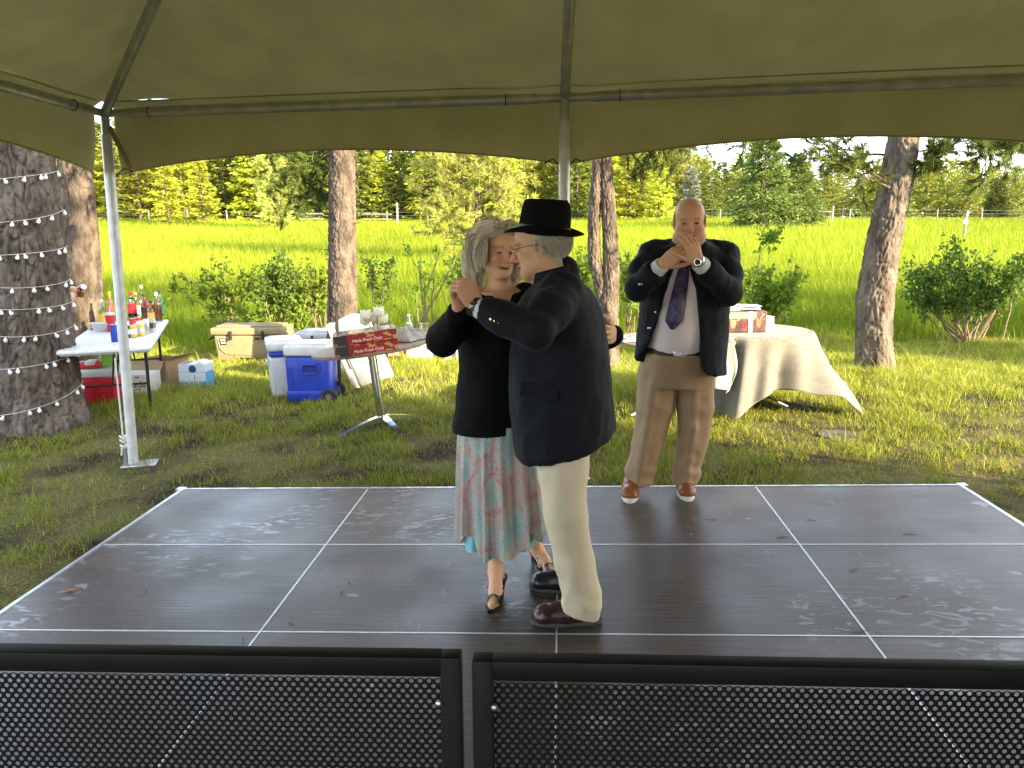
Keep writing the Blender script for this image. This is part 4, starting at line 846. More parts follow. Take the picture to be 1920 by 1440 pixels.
o = empty('bowl', on_table(195, 621), 0, None, 'white plastic bowl on the folding table', 'bowl'); MB().lathe([(.001, .0), (.08, .0), (.085, .004), (.13, .085), (.135, .09), (.128, .088), (.08, .012), (.001, .01)], 24, cap=False).obj('basin', m_white, o); MB().lathe([(.132, .086), (.139, .09), (.132, .094)], 24, cap=False).obj('rim', m_white, o)
o = empty('candy_tray', on_table(180, 618), .4, None, 'small dark wooden tray beside the white bowl', 'tray'); MB().rbox((0, 0, .006), (.12, .08, .012), .003).obj('base', m_card, o); MB().rbox((0, 0, .016), (.10, .06, .006), .002).obj('inlay', m_dark, o)

# ---- under and beside the folding table
def carton(name, loc, size, rz, label, m, cat='box', group=None): 
    o = empty(name, loc, rz, None, label, cat, group); w, d, h = size
    MB().rbox((0, 0, h / 2 + .001), (w, d, h), .004, 1).obj('carton', m, o, smooth=False); return o
FRONT = np.array([[1, 0, 0], [0, 0, -1], [0, 1, 0]], float)      # text plane facing local -y: x right, y up, z out
SIDE = np.array([[0, 0, 1], [1, 0, 0], [0, 1, 0]], float)        # text plane facing local +x
def rt(R, rz): return rotm(0, 0, rz) @ R
o = empty('red_cooler', gpt(-4.79, 7.62), .22, None, 'red cooler with white lid under the folding table', 'cooler'); b = MB().rbox((0, 0, .15), (.46, .34, .30), .02, 3, taper=.96).obj('body', m_red, o); MB().rbox((0, 0, .335), (.48, .36, .075), .018, 3).obj('lid', m_white, o)
for i in range(13): MB().box((0, -.1705, .05 + i * .017), (.41, .004, .006)).obj('rib', m_red, b)
MB().tube([(-.235, 0, .20), (-.27, 0, .24), (-.27, 0, .30)], .012, 8).obj('handle', m_white, o)
o = carton('snack_pack', gpt(-4.80, 7.24), (.17, .09, .24), .25, 'small printed pack with sky and meadow picture beside the red cooler', mat('printed_sky', (.30, .50, .72), .5, col2=(.40, .38, .08), vscale=4, stretch=(.3, .3, 2), ramp=(.45, .55)))
MB().lathe([(0, 0), (.04, .0005), (.04, .001)], 16, (.02, -.047, .10), rotm(math.pi / 2), cap=True).obj('badge', m_cap_o, o)
o = empty('snack_bag', np.array([-4.84, 7.62, gpt(-4.66, 7.62)[2] + .374]), .3, None, 'red and white snack bag lying on the red cooler', 'bag'); MB().rbox((0, 0, .035), (.24, .16, .07), .03, 3).obj('pouch', m_lab_r, o); MB().rbox((.02, 0, .055), (.10, .165, .045), .012, 2).obj('print_panel', m_paper, o)
o = empty('chip_bag', np.array([-4.68, 7.68, gpt(-4.66, 7.62)[2] + .374]), .9, None, 'crumpled light green crisp bag leaning on the red cooler lid', 'bag'); MB().rbox((0, 0, .09), (.16, .06, .18), .028, 3, rotm(.3)).obj('pouch', mat('lime_foil', (.22, .48, .08), .35), o); MB().box((0, -.055, .185), (.15, .004, .02), rotm(.3)).obj('crimped_seal', m_paper, o)
# white carton "ude"
bx = gpt(-4.74, 8.20); o = carton('drink_carton', bx, (.50, .30, .235), .10, 'white drinks carton lettered ude with rainbow stripe on its end', m_paper); text(o, 'ude', .105, FRONT, (.135, -.1525, .125), m_dark)
for i, cc in enumerate(((.45, .62, .30), (.72, .55, .62), (.40, .60, .72))): MB().box((.2515, -.09 + i * .085, .12), (.002, .022, .225)).obj('stripe', mat('stripe%d' % i, cc, .6), o)
for i, cc in enumerate(((.72, .62, .66), (.60, .68, .55))): MB().box((.205 + i * .026, -.1515, .12), (.007, .002, .225)).obj('stripe', mat('edge_stripe%d' % i, cc, .6), o)
MB().box((.12, -.1515, .205), (.05, .002, .014)).obj('small_print', m_ink, o); MB().box((.11, -.1515, .072), (.09, .002, .006)).obj('small_print', m_ink, o)
# open brown box
w, d, h = .44, .36, .33; o = empty('cardboard_box', gpt(-4.66, 8.72), -.28, None, 'open brown cardboard box between two drinks cartons', 'box')
bd = MB()
for c_, s_ in (((0, -d / 2, h / 2), (w, .005, h)), ((0, d / 2, h / 2), (w, .005, h)), ((-w / 2, 0, h / 2), (.005, d - .012, h)), ((w / 2, 0, h / 2), (.005, d - .012, h)), ((0, 0, .006), (w - .012, d - .012, .006))): MB().box(c_, s_).obj('side_panel', m_card, o, smooth=False)
MB().box((0, -d / 2 - .045, h - .05), (w - .01, .004, .12), rotm(-.45)).obj('flap', m_cardin, o); MB().box((w / 2 + .05, 0, h + .03), (.12, d - .02, .004), rotm(0, -.5)).obj('flap', m_cardin, o)
MB().lathe([(.022, 0), (.03, .0005), (.03, .001), (.022, .001)], 18, (.15, -d / 2 - .0035, .06), rotm(math.pi / 2), cap=False).obj('printed_mark', m_inkw, o); MB().rbox((.02, -d / 2 - .0035, .15), (.10, .001, .06), .0004, 1).obj('printed_mark', mat('faded_print', (.38, .27, .17), .8), o)
# vodka carton, white over blue
o = empty('spirits_carton', gpt(-4.13, 8.46), .04, None, 'white and blue spirits carton with a round blue hole and barcode', 'box')
m_ci = mat('sky_print', (.62, .68, .74), .5); m_cib = mat('aqua_print', (.10, .36, .62), .5)
MB().rbox((0, 0, .105), (.30, .24, .205), .004, 1).obj('lower_half', m_cib, o, smooth=False); MB().rbox((0, 0, .2545), (.299, .239, .093), .004, 1).obj('upper_half', m_ci, o, smooth=False)
MB().box((0, -.1215, .155), (.299, .002, .10)).obj('fade_panel', m_ci, o); MB().lathe([(.0, 0), (.042, .0005), (.042, .001)], 24, (.01, -.1215, .245), rotm(math.pi / 2), cap=True).obj('round_hole', mat('navy_hole', (.02, .06, .16), .6), o)
MB().box((.03, -.1232, .14), (.006, .002, .08)).obj('slot', m_dark, o); text(o, 'CÎROC', .055, FRONT, (0, -.1224, .088), m_ci, sx=1.25)
MB().box((.02, -.1222, .038), (.15, .0015, .032)).obj('barcode_panel', m_paper, o)
for i in range(17): MB().box((-.045 + i * .008, -.1235, .038), (.0028 + .002 * (i % 3 == 0), .0008, .024)).obj('barcode_bar', m_dark, o)
for sx in (-1, 1): MB().box((sx * .10, 0, .312), (.11, .22, .003), rotm(0, sx * .35)).obj('flap', m_paper, o)

# ---- hard coolers
def latch(p, parent, R=None): MB().rbox(p, (.035, .028, .12), .008, 2, R).obj('latch', m_rubber, parent)
c0, c1 = gpt(-4.66, 10.13), gpt(-3.88, 10.05); o = empty('hard_cooler', gpt(-4.24, 10.42), .06, None, 'large tan hard cooler with black rubber latches among the bushes', 'cooler')
MB().rbox((0, 0, .195), (.92, .46, .36), .03, 3, taper=.93).obj('body', m_tan, o); ld = MB().rbox((0, .01, .425), (.99, .52, .10), .025, 3).obj('lid', m_tan, o); MB().rbox((0, .01, .487), (.86, .42, .03), .012, 2).obj('lid_top', m_tan, ld)
for sx in (-1, 1):
    latch((sx * .215, -.262, .375), o); MB().rbox((sx * .495, 0, .37), (.07, .30, .05), .02, 2).obj('handle_shelf', m_tan, o); MB().tube([(sx * .47, -.12, .36), (sx * .56, -.12, .31), (sx * .56, .12, .31), (sx * .47, .12, .36)], .010, 8).obj('rope_handle', m_steelb, o)
    MB().tube([(sx * .40, -.2345, .33), (sx * .38, -.232, .2), (sx * .30, -.228, .12), (0, -.2275, .11)], .007, 6).obj('moulded_rib', m_tan, o)
bd = MB().box((-.33, -.2355, .29), (.085, .004, .085)).obj('badge', m_dark, o)
for i, (x, z) in enumerate(((-.018, .02), (.018, .02), (-.018, -.016), (.018, -.016))): MB().lathe([(.006, 0), (.013, .0005), (.013, .001), (.006, .001)], 12, (-.33 + x, -.2385, .29 + z), rotm(math.pi / 2), cap=False).obj('badge_ring', m_inkw, bd)
MB().box((.05, -.2232, .045), (.46, .003, .05)).obj('sticker', m_dark, o); MB().box((.235, -.226, .045), (.06, .002, .035)).obj('sticker_print', m_paper, o); MB().tube([(.10, -.235, .335), (.14, -.245, .33), (.17, -.235, .335)], .012, 8).obj('drain_lock', m_steelb, o)
o = empty('hard_cooler', gpt(-3.12, 9.95), -.04, None, 'white hard cooler with one dark latch between bush and tree trunk', 'cooler'); MB().rbox((0, 0, .18), (.58, .40, .34), .03, 3, taper=.94).obj('body', m_white, o); MB().rbox((0, 0, .395), (.64, .44, .09), .03, 3).obj('lid', m_white, o); latch((-.06, -.222, .345), o); latch((.20, -.222, .345), o); MB().rbox((0, 0, .448), (.52, .34, .02), .008, 2).obj('lid_top', m_white, o)
# blue wheeled cooler
o = empty('wheeled_cooler', gpt(-2.545, 7.72), .06, None, 'blue wheeled cooler with white lid and black pull handle', 'cooler')
b = MB().rbox((0, 0, .245), (.44, .42, .47), .03, 3, taper=.95).obj('body', m_blue, o); l = MB().rbox((0, 0, .535), (.46, .44, .11), .028, 3).obj('lid', m_white, o); MB().rbox((0, 0, .595), (.38, .36, .02), .008, 2).obj('lid_top', m_white, l)
hd = MB(); hd.rbox((.04, -.222, .40), (.18, .035, .03), .01, 2); hd.rbox((.04, -.222, .31), (.18, .03, .02), .008, 2); hd.rbox((-.045, -.222, .355), (.02, .03, .09), .007, 2); hd.rbox((.125, -.222, .355), (.02, .03, .09), .007, 2); hd.obj('grip', m_blue, b); MB().box((.04, -.2135, .355), (.15, .006, .06)).obj('grip_shade_plate', mat('shade_blue', (.006, .018, .18), .5), b)  # flat plate in darkened body blue paints the shade behind the grip
MB().rbox((0, -.205, .085), (.42, .03, .10), .012, 2, rotm(.1)).obj('skirt', m_blue, b)
text(b, 'IGLOO', .075, FRONT @ rotm(0, 0, math.pi / 2), (-.165, -.2155, .26), mat('embossed_blue', (.02, .05, .42), .3), ext=.002)
for sx in (-1, 1):
    w_ = MB().lathe([(.03, -.025), (.07, -.025), (.078, -.015), (.078, .015), (.07, .025), (.03, .025)], 22, (.215, sx * .205 - .03, .078), rotm(math.pi / 2), cap=False).obj('wheel', m_rubber, o); MB().lathe([(0, -.027), (.03, -.027), (.03, .027), (0, .027)], 14, (.215, sx * .205 - .03, .078), rotm(math.pi / 2), cap=False).obj('hub', mat('hub_grey', (.12, .12, .12), .5), w_)
hr = MB(); hr.tube([(.245, .10, .12), (.245, .10, .98), (.245, .16, .99), (.245, .16, .12)], .011, 8); hr.obj('pull_handle', m_steelb, o)
o = empty('wheeled_cooler', gpt(-2.93, 8.02), .42, None, 'white and blue cooler half hidden behind the blue wheeled one', 'cooler'); MB().rbox((0, 0, .22), (.34, .52, .43), .03, 3, taper=.94).obj('body', m_white, o); MB().rbox((0, 0, .465), (.36, .54, .05), .015, 2).obj('band', m_blue, o); l = MB().rbox((0, 0, .54), (.38, .56, .10), .03, 3).obj('lid', m_white, o); MB().rbox((0, 0, .594), (.28, .44, .02), .008, 2).obj('lid_top', m_white, l); MB().rbox((-.19, 0, .35), (.02, .18, .05), .008, 2).obj('grip', m_white, o)
# white cooler tipped on its end against the trunk
bq = gpt(-2.10, 8.45); o = empty('foam_cooler', bq, -.12, None, 'white cooler standing tipped on end against the spruce trunk', 'cooler'); o.rotation_euler = (-.12, -.44, -.12); o.location = (bq[0] + .03, bq[1], bq[2] + .015)
MB().rbox((.03, 0, .40), (.26, .44, .78), .03, 3).obj('body', m_white, o); MB().rbox((-.145, 0, .40), (.085, .47, .80), .025, 3).obj('lid', m_white, o); MB().rbox((-.098, -.225, .30), (.02, .03, .14), .006, 2).obj('latch', m_ink, o)
# wine cartons and pale cartons by the twin trunk
o = empty('wine_carton', gpt(-1.83, 10.02), -.10, None, 'white wine carton lettered in dark red, dark red foot', 'box'); MB().rbox((0, 0, .125), (.34, .25, .20), .003, 1).obj('carton', m_paper, o, smooth=False); MB().rbox((0, 0, .0125), (.342, .252, .025), .003, 1).obj('red_foot', m_wine, o)
text(o, 'RODNEY', .05, FRONT, (-.05, -.1262, .175), m_ink, sx=1.05); text(o, 'STRONG', .05, FRONT, (-.05, -.1262, .13), m_ink, sx=1.05)
sh = MB(); sh.add(np.array([[-.025, 0, .035], [.025, 0, .035], [.025, 0, -.005], [0, 0, -.035], [-.025, 0, -.005]]) + [.125, -.1268, .175], [(0, 4, 3, 2, 1)]); sh.obj('shield_mark', m_wine, o, smooth=False)
o = carton('printed_carton', gpt(-2.16, 10.05), (.22, .22, .20), .1, 'dark printed food carton beside the wine carton', mat('food_print', (.16, .05, .02), .5, col2=(.42, .30, .20), vscale=14)); MB().box((0, -.111, .05), (.2, .002, .05)).obj('dark_band', m_dark, o)
o = carton('brown_carton', gpt(-2.36, 10.15), (.16, .20, .19), .0, 'small brown carton behind the tipped white cooler', m_card); MB().lathe([(0, 0), (.03, .0005), (.03, .001)], 16, (.03, -.1015, .12), rotm(math.pi / 2)).obj('round_mark', m_cap_o, o)
for i, (x, y, lb) in enumerate(((-1.42, 9.93, 'pale striped carton by the wine carton'), (-1.24, 9.88, 'pale striped carton under the elbow of the woman'))):
    o = carton('pale_carton', gpt(x, y), (.17 if i == 0 else .20, .22, .25 if i == 0 else .28), -.05, lb, m_paper)
    for j in range(3): MB().box((-.06 + j * .055, -.111, .13), (.006, .002, .23)).obj('stripe', mat('leaf_stripe%d%d' % (i, j), (.55, .60, .42), .6), o)

# ---- round tables
m_top = mat('table_laminate', (.21, .15, .085), .5, col2=(.27, .20, .12), vscale=5, stretch=(1, 8, 1), spec=.3)
def bistro(name, loc, label, h, r_=.53, ry=0., topm=m_top, rz=.35):
    o = empty(name, loc, rz, None, label, 'table'); tilt = Matrix.Rotation(ry, 4, 'Y'); o.matrix_world = Matrix.Translation(Vector([float(v) for v in loc])) @ tilt @ Matrix.Rotation(rz, 4, 'Z')
    MB().lathe([(.001, h - .03), (r_ - .02, h - .03), (r_, h - .024), (r_, h - .006), (r_ - .006, h), (.001, h)], 64, cap=False).obj('tabletop', topm, o)
    MB().lathe([(.15, h - .036), (.16, h - .034), (.16, h - .031), (.0, h - .031)], 20, cap=True).obj('top_plate', m_steelb, o)
    MB().tube([(0, 0, .10), (0, 0, h - .035)], .038, 20).obj('column', m_chrome, o)
    for i in range(4):
        a = i * math.pi / 2 + .25; u = np.array([math.cos(a), math.sin(a), 0]); v = np.array([-u[1], u[0], 0]); P = []
        for t in np.linspace(0, 1, 9):
            c_ = u * (.03 + .37 * t) + np.array([0, 0, .125 - .095 * t ** 1.4]); w_ = .036 - .016 * t; dp = .05 - .035 * t
            P.append([c_ - v * w_ - [0, 0, dp], c_ - v * w_, c_ + v * w_, c_ + v * w_ - [0, 0, dp]])
        P = np.array(P); lg = MB(); lg.grid(P); lg.add(P[-1], [(0, 1, 2, 3)]); lg.grid(P[:, [3, 0]]); lg.obj('foot', m_chrome, o, smooth=False)
    return o
b1 = gpt(-1.545, 6.52); t1 = bistro('bistro_table', b1, 'tilted round cocktail table on chrome pedestal carrying pastry boxes', .74, .50, -.115)
b1M = t1.matrix_world.copy(); RZ1 = .35
def on_b1(px, py, dz=0.):      # a pixel on the tilted top
    n_ = np.array((b1M.to_3x3() @ Vector((0, 0, 1)))); p0 = np.array(b1M @ Vector((0, 0, .7403 + dz))); d = ray(px, py); return CAM + d * (((p0 - CAM) @ n_) / (d @ n_))
def on_b1_xy(x, y, dz=0.): n_ = np.array((b1M.to_3x3() @ Vector((0, 0, 1)))); p0 = np.array(b1M @ Vector((0, 0, .7403 + dz))); return np.array([x, y, p0[2] - ((x - p0[0]) * n_[0] + (y - p0[1]) * n_[1]) / n_[2]])
m_past = mat('pastry_print', (.26, .02, .015), .45, col2=(.55, .26, .10), vscale=9, stretch=(1.5, 1.5, 2.2), ramp=(.52, .56), detail=1.5, coat=.2); m_past2 = mat('pastry_print_dark', (.03, .028, .03), .45, col2=(.45, .13, .05), vscale=11, ramp=(.56, .6), detail=1.5); m_foil = mat('window_film', (.42, .47, .55), .08, .0, coat=1., col2=(.30, .18, .08), vscale=4); m_redp = mat('red_ribbon_print', (.42, .012, .018), .5)
pz = on_b1(683, 668); 
for i, (px, py, dz, rz, lb) in enumerate(((681, 667, 0., .32, 'lower red pastry box lettered Made Fresh Daily'), (683, 668, .085, .27, 'upper red pastry box with clear window lettered Made Fresh Daily'))):
    c_ = on_b1_xy(-1.60, 6.24, dz + .001); o = empty('pastry_box', c_, 0, None, lb, 'box'); o.matrix_world = Matrix.Translation(Vector(c_.tolist())) @ Matrix.Rotation(-.115, 4, 'Y') @ Matrix.Rotation(rz, 4, 'Z')
    w, d, h = .50, .42, .082
    MB().rbox((0, 0, h / 2), (w, d, h), .003, 1).obj('carton', m_past, o, smooth=False); MB().box((-w / 2 + .055, -d / 2 - .0008, h / 2), (.10, .0015, h - .004)).obj('dark_panel', m_past2, o)
    rb = MB(); rb.add(np.array([[-.13, 0, .008], [.14, 0, .006], [.18, 0, .036], [.14, 0, .050], [-.08, 0, .042]]) + [0, -d / 2 - .0016, 0], [(0, 1, 2, 3, 4)]); rb.obj('ribbon', m_redp, o, smooth=False)
    text(o, 'Made Fresh Daily', .034, FRONT, (.01, -d / 2 - .0022, .026), m_inkw, shear=.25, ext=.0003); MB().box((0, 0, h + .0006), (w - .06, d - .06, .001)).obj('window_film', m_foil, o)
    MB().box((-w / 2 - .001, 0, h / 2), (.0015, d - .004, h - .004)).obj('end_print', m_past2 if i else m_past, o)
# vase with white tulips
q = on_b1_xy(-1.655, 6.78, 0); o = empty('flower_vase', q, 0, None, 'glass jar of white artificial flowers behind the pastry boxes', 'vase'); MB().lathe([(.03, .001), (.034, .01), (.036, .09), (.028, .115), (.03, .125)], 16, cap=True).obj('jar', glass('jar_glass', (.5, .55, .5)), o); m_pet = mat('white_petal', (.78, .74, .60), .6, transl=.3); m_stemg = mat('green_stem', (.10, .22, .05), .6)
for i, (dx, dy, hh) in enumerate(((-.070, -.02, .20), (.045, .0, .225), (-.01, .04, .17), (.075, .02, .16), (-.09, .03, .145))):
    top = np.array([dx, dy, hh]); MB().tube([(dx * .1, dy * .1, .03), (dx * .4, dy * .4, .13), top], .004, 6).obj('stem', m_stemg, o); fl = MB()
    for k in range(6):
        a = k * 1.05 + i; u = np.array([math.cos(a), math.sin(a), 0]); v = np.array([-u[1], u[0], 0]); rows_ = []
        for t, (rr, ww, zz) in zip(range(5), ((.008, .012, 0), (.034, .03, .015), (.043, .034, .045), (.040, .026, .072), (.046, .004, .09))): rows_.append([top + u * rr * .9 - v * ww + [0, 0, zz], top + u * rr * 1.15 + [0, 0, zz], top + u * rr * .9 + v * ww + [0, 0, zz]])
        fl.grid(np.array(rows_))
    fl.obj('blossom', m_pet, o)
# crumpled grey cloth
def crumple(name, label, c, sx, sy, h, seed, m, cat, R=None, fold=5.):
    u, v = np.meshgrid(np.linspace(-1, 1, 46), np.linspace(-1, 1, 40), indexing='ij'); f = np.clip(1 - np.maximum(np.abs(u), np.abs(v)) ** 3, 0, 1); P3 = np.stack([u * 1.7 + seed, v * 1.7, 0 * u], -1)
    z = h * f * (.45 + .35 * np.abs(np.sin(fold * fbm(P3 * .7, 2, seed) + 3 * u)) + .4 * fbm(P3 * 1.6, 3, seed + 1)); x = u * sx * (1 + .18 * fbm(P3, 2, 5)); y = v * sy * (1 + .18 * fbm(P3, 2, 6)); P = np.stack([x, y, np.maximum(z, .003)], -1)
    o = MB().grid(P).obj(name, m, None); o.matrix_world = Matrix.Translation(Vector([float(t) for t in c])) @ (R or Matrix.Identity(4)); tag(o, label, cat); sd = o.modifiers.new('solid', 'SOLIDIFY'); sd.thickness = .003; return o
m_greycloth = mat('grey_linen', (.26, .235, .20), .9, col2=(.32, .29, .25), vscale=6, bump=.2, bscale=500, sheen=.2)
crumple('napkin_cloth', 'crumpled grey cloth heaped on the tilted round table', on_b1_xy(-1.36, 6.66, .002), .20, .14, .13, 3, m_greycloth, 'cloth', Matrix.Rotation(-.115, 4, 'Y') @ Matrix.Rotation(-.5, 4, 'Z'))
q = on_b1_xy(-1.36, 6.86, 0); o = empty('water_bottle', q, 0, None, 'clear plastic water bottle with blue label on the tilted table', 'bottle'); MB().lathe([(.018, 0), (.03, .002), (.032, .02), (.030, .05), (.032, .055), (.032, .12), (.028, .15), (.014, .175), (.0125, .19)], 18).obj('shell', glass('pet', (.92, .96, .98), .06), o); MB().lathe([(.0326, .06), (.0326, .11)], 18, cap=False).obj('paper_label', mat('water_label', (.30, .45, .62), .5, col2=(.6, .7, .75), vscale=20), o); MB().lathe([(.015, .188), (.0152, .205), (.0, .206)], 12, cap=False).obj('cap', m_cap_w, o)
q = on_b1_xy(-1.20, 6.72, 0); o = empty('plastic_cup', q, 0, None, 'clear plastic cup half full of brown nuts', 'cup'); MB().lathe([(.028, .001), (.03, .004), (.041, .12), (.043, .121), (.040, .118), (.029, .006), (.001, .005)], 18, cap=False).obj('cup_wall', glass('cup_plastic', (.9, .92, .92), .08), o)
for i in range(26):
    a = rs.uniform(0, 6.28); rr = rs.uniform(0, .022); MB().lathe([(0, -.007), (.006, -.004), (.0065, .003), (0, .008)], 6, (rr * math.cos(a), rr * math.sin(a), .014 + rs.uniform(0, .05)), rotm(rs.uniform(-1, 1), rs.uniform(-1, 1)), cap=False).obj('nut', m_card, o)
b2 = gpt(.975, 6.86); t2 = bistro('bistro_table', b2, 'level round cocktail table mostly hidden behind the bald man', .68, .53, 0., m_top, .2)
crumple('napkin_cloth', 'flat grey cloth on the round table behind the bald man', np.array([.62, 6.75, b2[2] + .683]), .15, .13, .05, 8, m_greycloth, 'cloth', Matrix.Rotation(.3, 4, 'Z'))

# ---- draped table blown by the wind
b3 = gpt(1.72, 7.28); t3h = .70; t3 = bistro('bistro_table', b3, 'round cocktail table under a wind-blown linen cloth', t3h, .53, 0., m_top, .75); TZ = b3[2] + t3h
m_linen = mat('linen_cloth', (.225, .208, .178), .9, col2=(.19, .177, .152), vscale=14, stretch=(.5, 6, 1), bump=.25, bscale=70, bstretch=(.3, 4, 1), sheen=.15, transl=.22)
def draped():
    na, nr = 220, 60; a = np.linspace(0, 2 * np.pi, na, endpoint=False); R0 = .545; P = np.zeros((nr, na, 3)); pr = []
    for i, t in enumerate(np.linspace(0, 1, nr)):
        for j, th in enumerate(a):
            u = np.array([math.cos(th), math.sin(th)]); e = (th + np.pi) % (2 * np.pi) - np.pi
            sq = min(1 / max(abs(math.cos(th + 1.22)), 1e-3), 1 / max(abs(math.sin(th + 1.22)), 1e-3), 1.38); Ls = 1.0 * sq; s_ = t * Ls
            if s_ < R0: P[i, j] = [u[0] * s_, u[1] * s_, .004 + .003 * fbm(np.array([u[0] * s_ * 9, u[1] * s_ * 9, 0]), 2, 4)]; continue
            dd = s_ - R0; wind = math.exp(-((e + .44) / .5) ** 2); fl = .075 * math.sin(7 * th + 1.3 + .6 * math.sin(2 * th)) * min(1, dd * 3) + .045 * math.sin(17 * th + dd * 3 + .8 * math.sin(3 * th)) * min(1, dd * 3)
            out = .03 + .10 * dd + fl * .8; out = out * (1 - .6 * wind) + wind * (.52 * dd); drop = dd * math.sqrt(max(.2, 1 - min(.8, (out / max(dd, .05)) ** 2))) if dd > .02 else dd
            drop = drop + .03 * wind * math.sin(dd * 9 + th * 3)
            P[i, j] = [u[0] * (R0 + out), u[1] * (R0 + out) - wind * dd * .05, -min(drop, t3h - .015 - .01 * math.sin(9 * th))]
    return P
P = draped(); na = P.shape[1]; P = np.concatenate([P, P[:, :1]], 1); cl_o = MB().grid(P).obj('tablecloth', m_linen, None, loc=(b3[0], b3[1], TZ + .002)); tag(cl_o, 'cream linen cloth blowing out sideways from the round table', 'tablecloth'); sd = cl_o.modifiers.new('solid', 'SOLIDIFY'); sd.thickness = .002; sd.offset = 1
# sage napkin hanging from the near-left side
u = np.linspace(0, 1, 26); P = np.zeros((26, 22, 3)); m_sage = mat('sage_cloth', (.36, .38, .32), .9, col2=(.42, .44, .38), vscale=8, sheen=.3, transl=.15)
for i, t in enumerate(u):
    for j, s_ in enumerate(np.linspace(-1, 1, 22)):
        P[i, j] = [s_ * .13 * (1 - .25 * t) + .035 * math.sin(5 * s_ + 5 * t), -.02 - .08 * t + .04 * math.cos(6 * s_ + 2 * t) * t - .05 * (1 - (s_ * .8) ** 2) * t, -.42 * t - .05 * s_ * s_ * t]
nap_p = np.array([1.38, 6.72, TZ + .012]); o = MB().grid(P).obj('sage_napkin', m_sage, None, loc=nap_p.tolist(), rot=(0, 0, -.5)); tag(o, 'sage green napkin hanging over the edge of the draped table', 'napkin'); sd = o.modifiers.new('solid', 'SOLIDIFY'); sd.thickness = .004
# gift box with woodland animals: plain woodland print, gingham top band, white ribbon
gb = np.array([1.60, 7.17, TZ + .012]); o = empty('gift_box', gb, .12, None, 'woodland-print gift box with gingham band and white ribbon', 'gift box')
m_wood = mat('woodland_print', (.045, .02, .022), .5, col2=(.14, .045, .04), vscale=12, detail=3); w, d, h = .40, .30, .185
MB().rbox((0, 0, h / 2), (w, d, h), .004, 1).obj('carton', m_wood, o, smooth=False)
gm = bpy.data.materials.new('gingham'); gm.use_nodes = True; nt = gm.node_tree; ck = _n(nt, 'ShaderNodeTexChecker'); ck.inputs['Scale'].default_value = 55; ck.inputs['Color1'].default_value = (.42, .40, .27, 1); ck.inputs['Color2'].default_value = (.12, .12, .07, 1); tc_ = _n(nt, 'ShaderNodeTexCoord'); nt.links.new(tc_.outputs['Object'], ck.inputs['Vector']); nt.links.new(ck.outputs['Color'], nt.nodes['Principled BSDF'].inputs['Base Color'])
MB().box((-.045, -d / 2 - .001, h - .035), (.305, .0015, .06)).obj('gingham_band', gm, o)
MB().lathe([(0, 0), (.024, .0005), (.024, .001)], 20, (-.12, -d / 2 - .003, h - .045), rotm(math.pi / 2)).obj('seal', mat('kraft_seal', (.42, .33, .18), .7), o)
m_fawn, m_fawnl = mat('fawn_print', (.45, .27, .12), .6), mat('fawn_pale', (.68, .58, .44), .6)
def deer(x, z, s_, dark=False):
    g = MB(); y = -d / 2 - .0028; pts = [(-.02, .03), (.02, .03), (.024, .005), (.012, -.03), (0, -.038), (-.012, -.03), (-.024, .005)]; g.add(np.array([[x + a * s_, y, z + b_ * s_] for a, b_ in pts]), [tuple(range(7))[::-1]])
    for sx in (-1, 1): g.add(np.array([[x + sx * .022 * s_, y, z + .028 * s_], [x + sx * .055 * s_, y, z + .045 * s_], [x + sx * .045 * s_, y, z + .022 * s_]]), [(0, 1, 2) if sx < 0 else (2, 1, 0)])
    q_ = g.obj('deer_print', m_fawn if not dark else mat('stag_print', (.34, .13, .05), .6), o, smooth=False); e = MB()
    for sx in (-1, 1): e.lathe([(0, 0), (.004 * s_, .0005), (.004 * s_, .001)], 8, (x + sx * .013 * s_, y - .0012, z + .008 * s_), rotm(math.pi / 2))
    e.obj('print_eyes', m_dark, q_)
deer(-.10, .075, 1.1); deer(.13, .08, 1.1, True)
an = MB()
for sx in (-1, 1): an.tube([(.13 + sx * .012, -d / 2 - .003, .115), (.13 + sx * .03, -d / 2 - .003, .145), (.13 + sx * .022, -d / 2 - .003, .172)], .0028, 5); an.tube([(.13 + sx * .03, -d / 2 - .003, .145), (.13 + sx * .05, -d / 2 - .003, .16)], .0024, 5)
an.obj('antlers', m_fawnl, o)
for x, z in ((-.165, .05), (.055, .05), (.0, .06)): MB().lathe([(.012, 0), (.022, .0005), (.022, .001), (.012, .001)], 14, (x, -d / 2 - .0028, z), rotm(math.pi / 2), cap=False).obj('berry_print', m_fawnl if x else m_cap_r, o)
MB().rbox((.055 + .0, -d / 2 - .0045, h / 2), (.036, .002, h), .0006, 1).obj('ribbon', m_inkw, o); MB().box((w / 2 + .001, 0, h / 2), (.0015, d - .01, h - .01)).obj('end_print', mat('autumn_print', (.45, .18, .07), .5, col2=(.6, .45, .3), vscale=18), o)
for i, (dx, dy, a, sx, sy) in enumerate(((-.09, 0, .15, .28, .2), (.05, -.02, -.2, .26, .18), (-.02, .04, .5, .24, .17), (.09, .03, .1, .2, .14))):
    en = MB().rbox((0, 0, 0), (sx, sy, .005), .001, 1).obj('envelope', m_paper, None, loc=(gb[0] + dx, gb[1] + dy, gb[2] + h + .005 + .011 * i), rot=(.02 * (i % 2), .03 * (1 - i % 3), a)); tag(en, ['large white envelope lying on the gift box', 'white card sticking out over the ribbon of the gift box', 'tilted white envelope in the pile on the gift box', 'small white card on top of the pile on the gift box'][i], 'card', 'cards piled on the gift box')
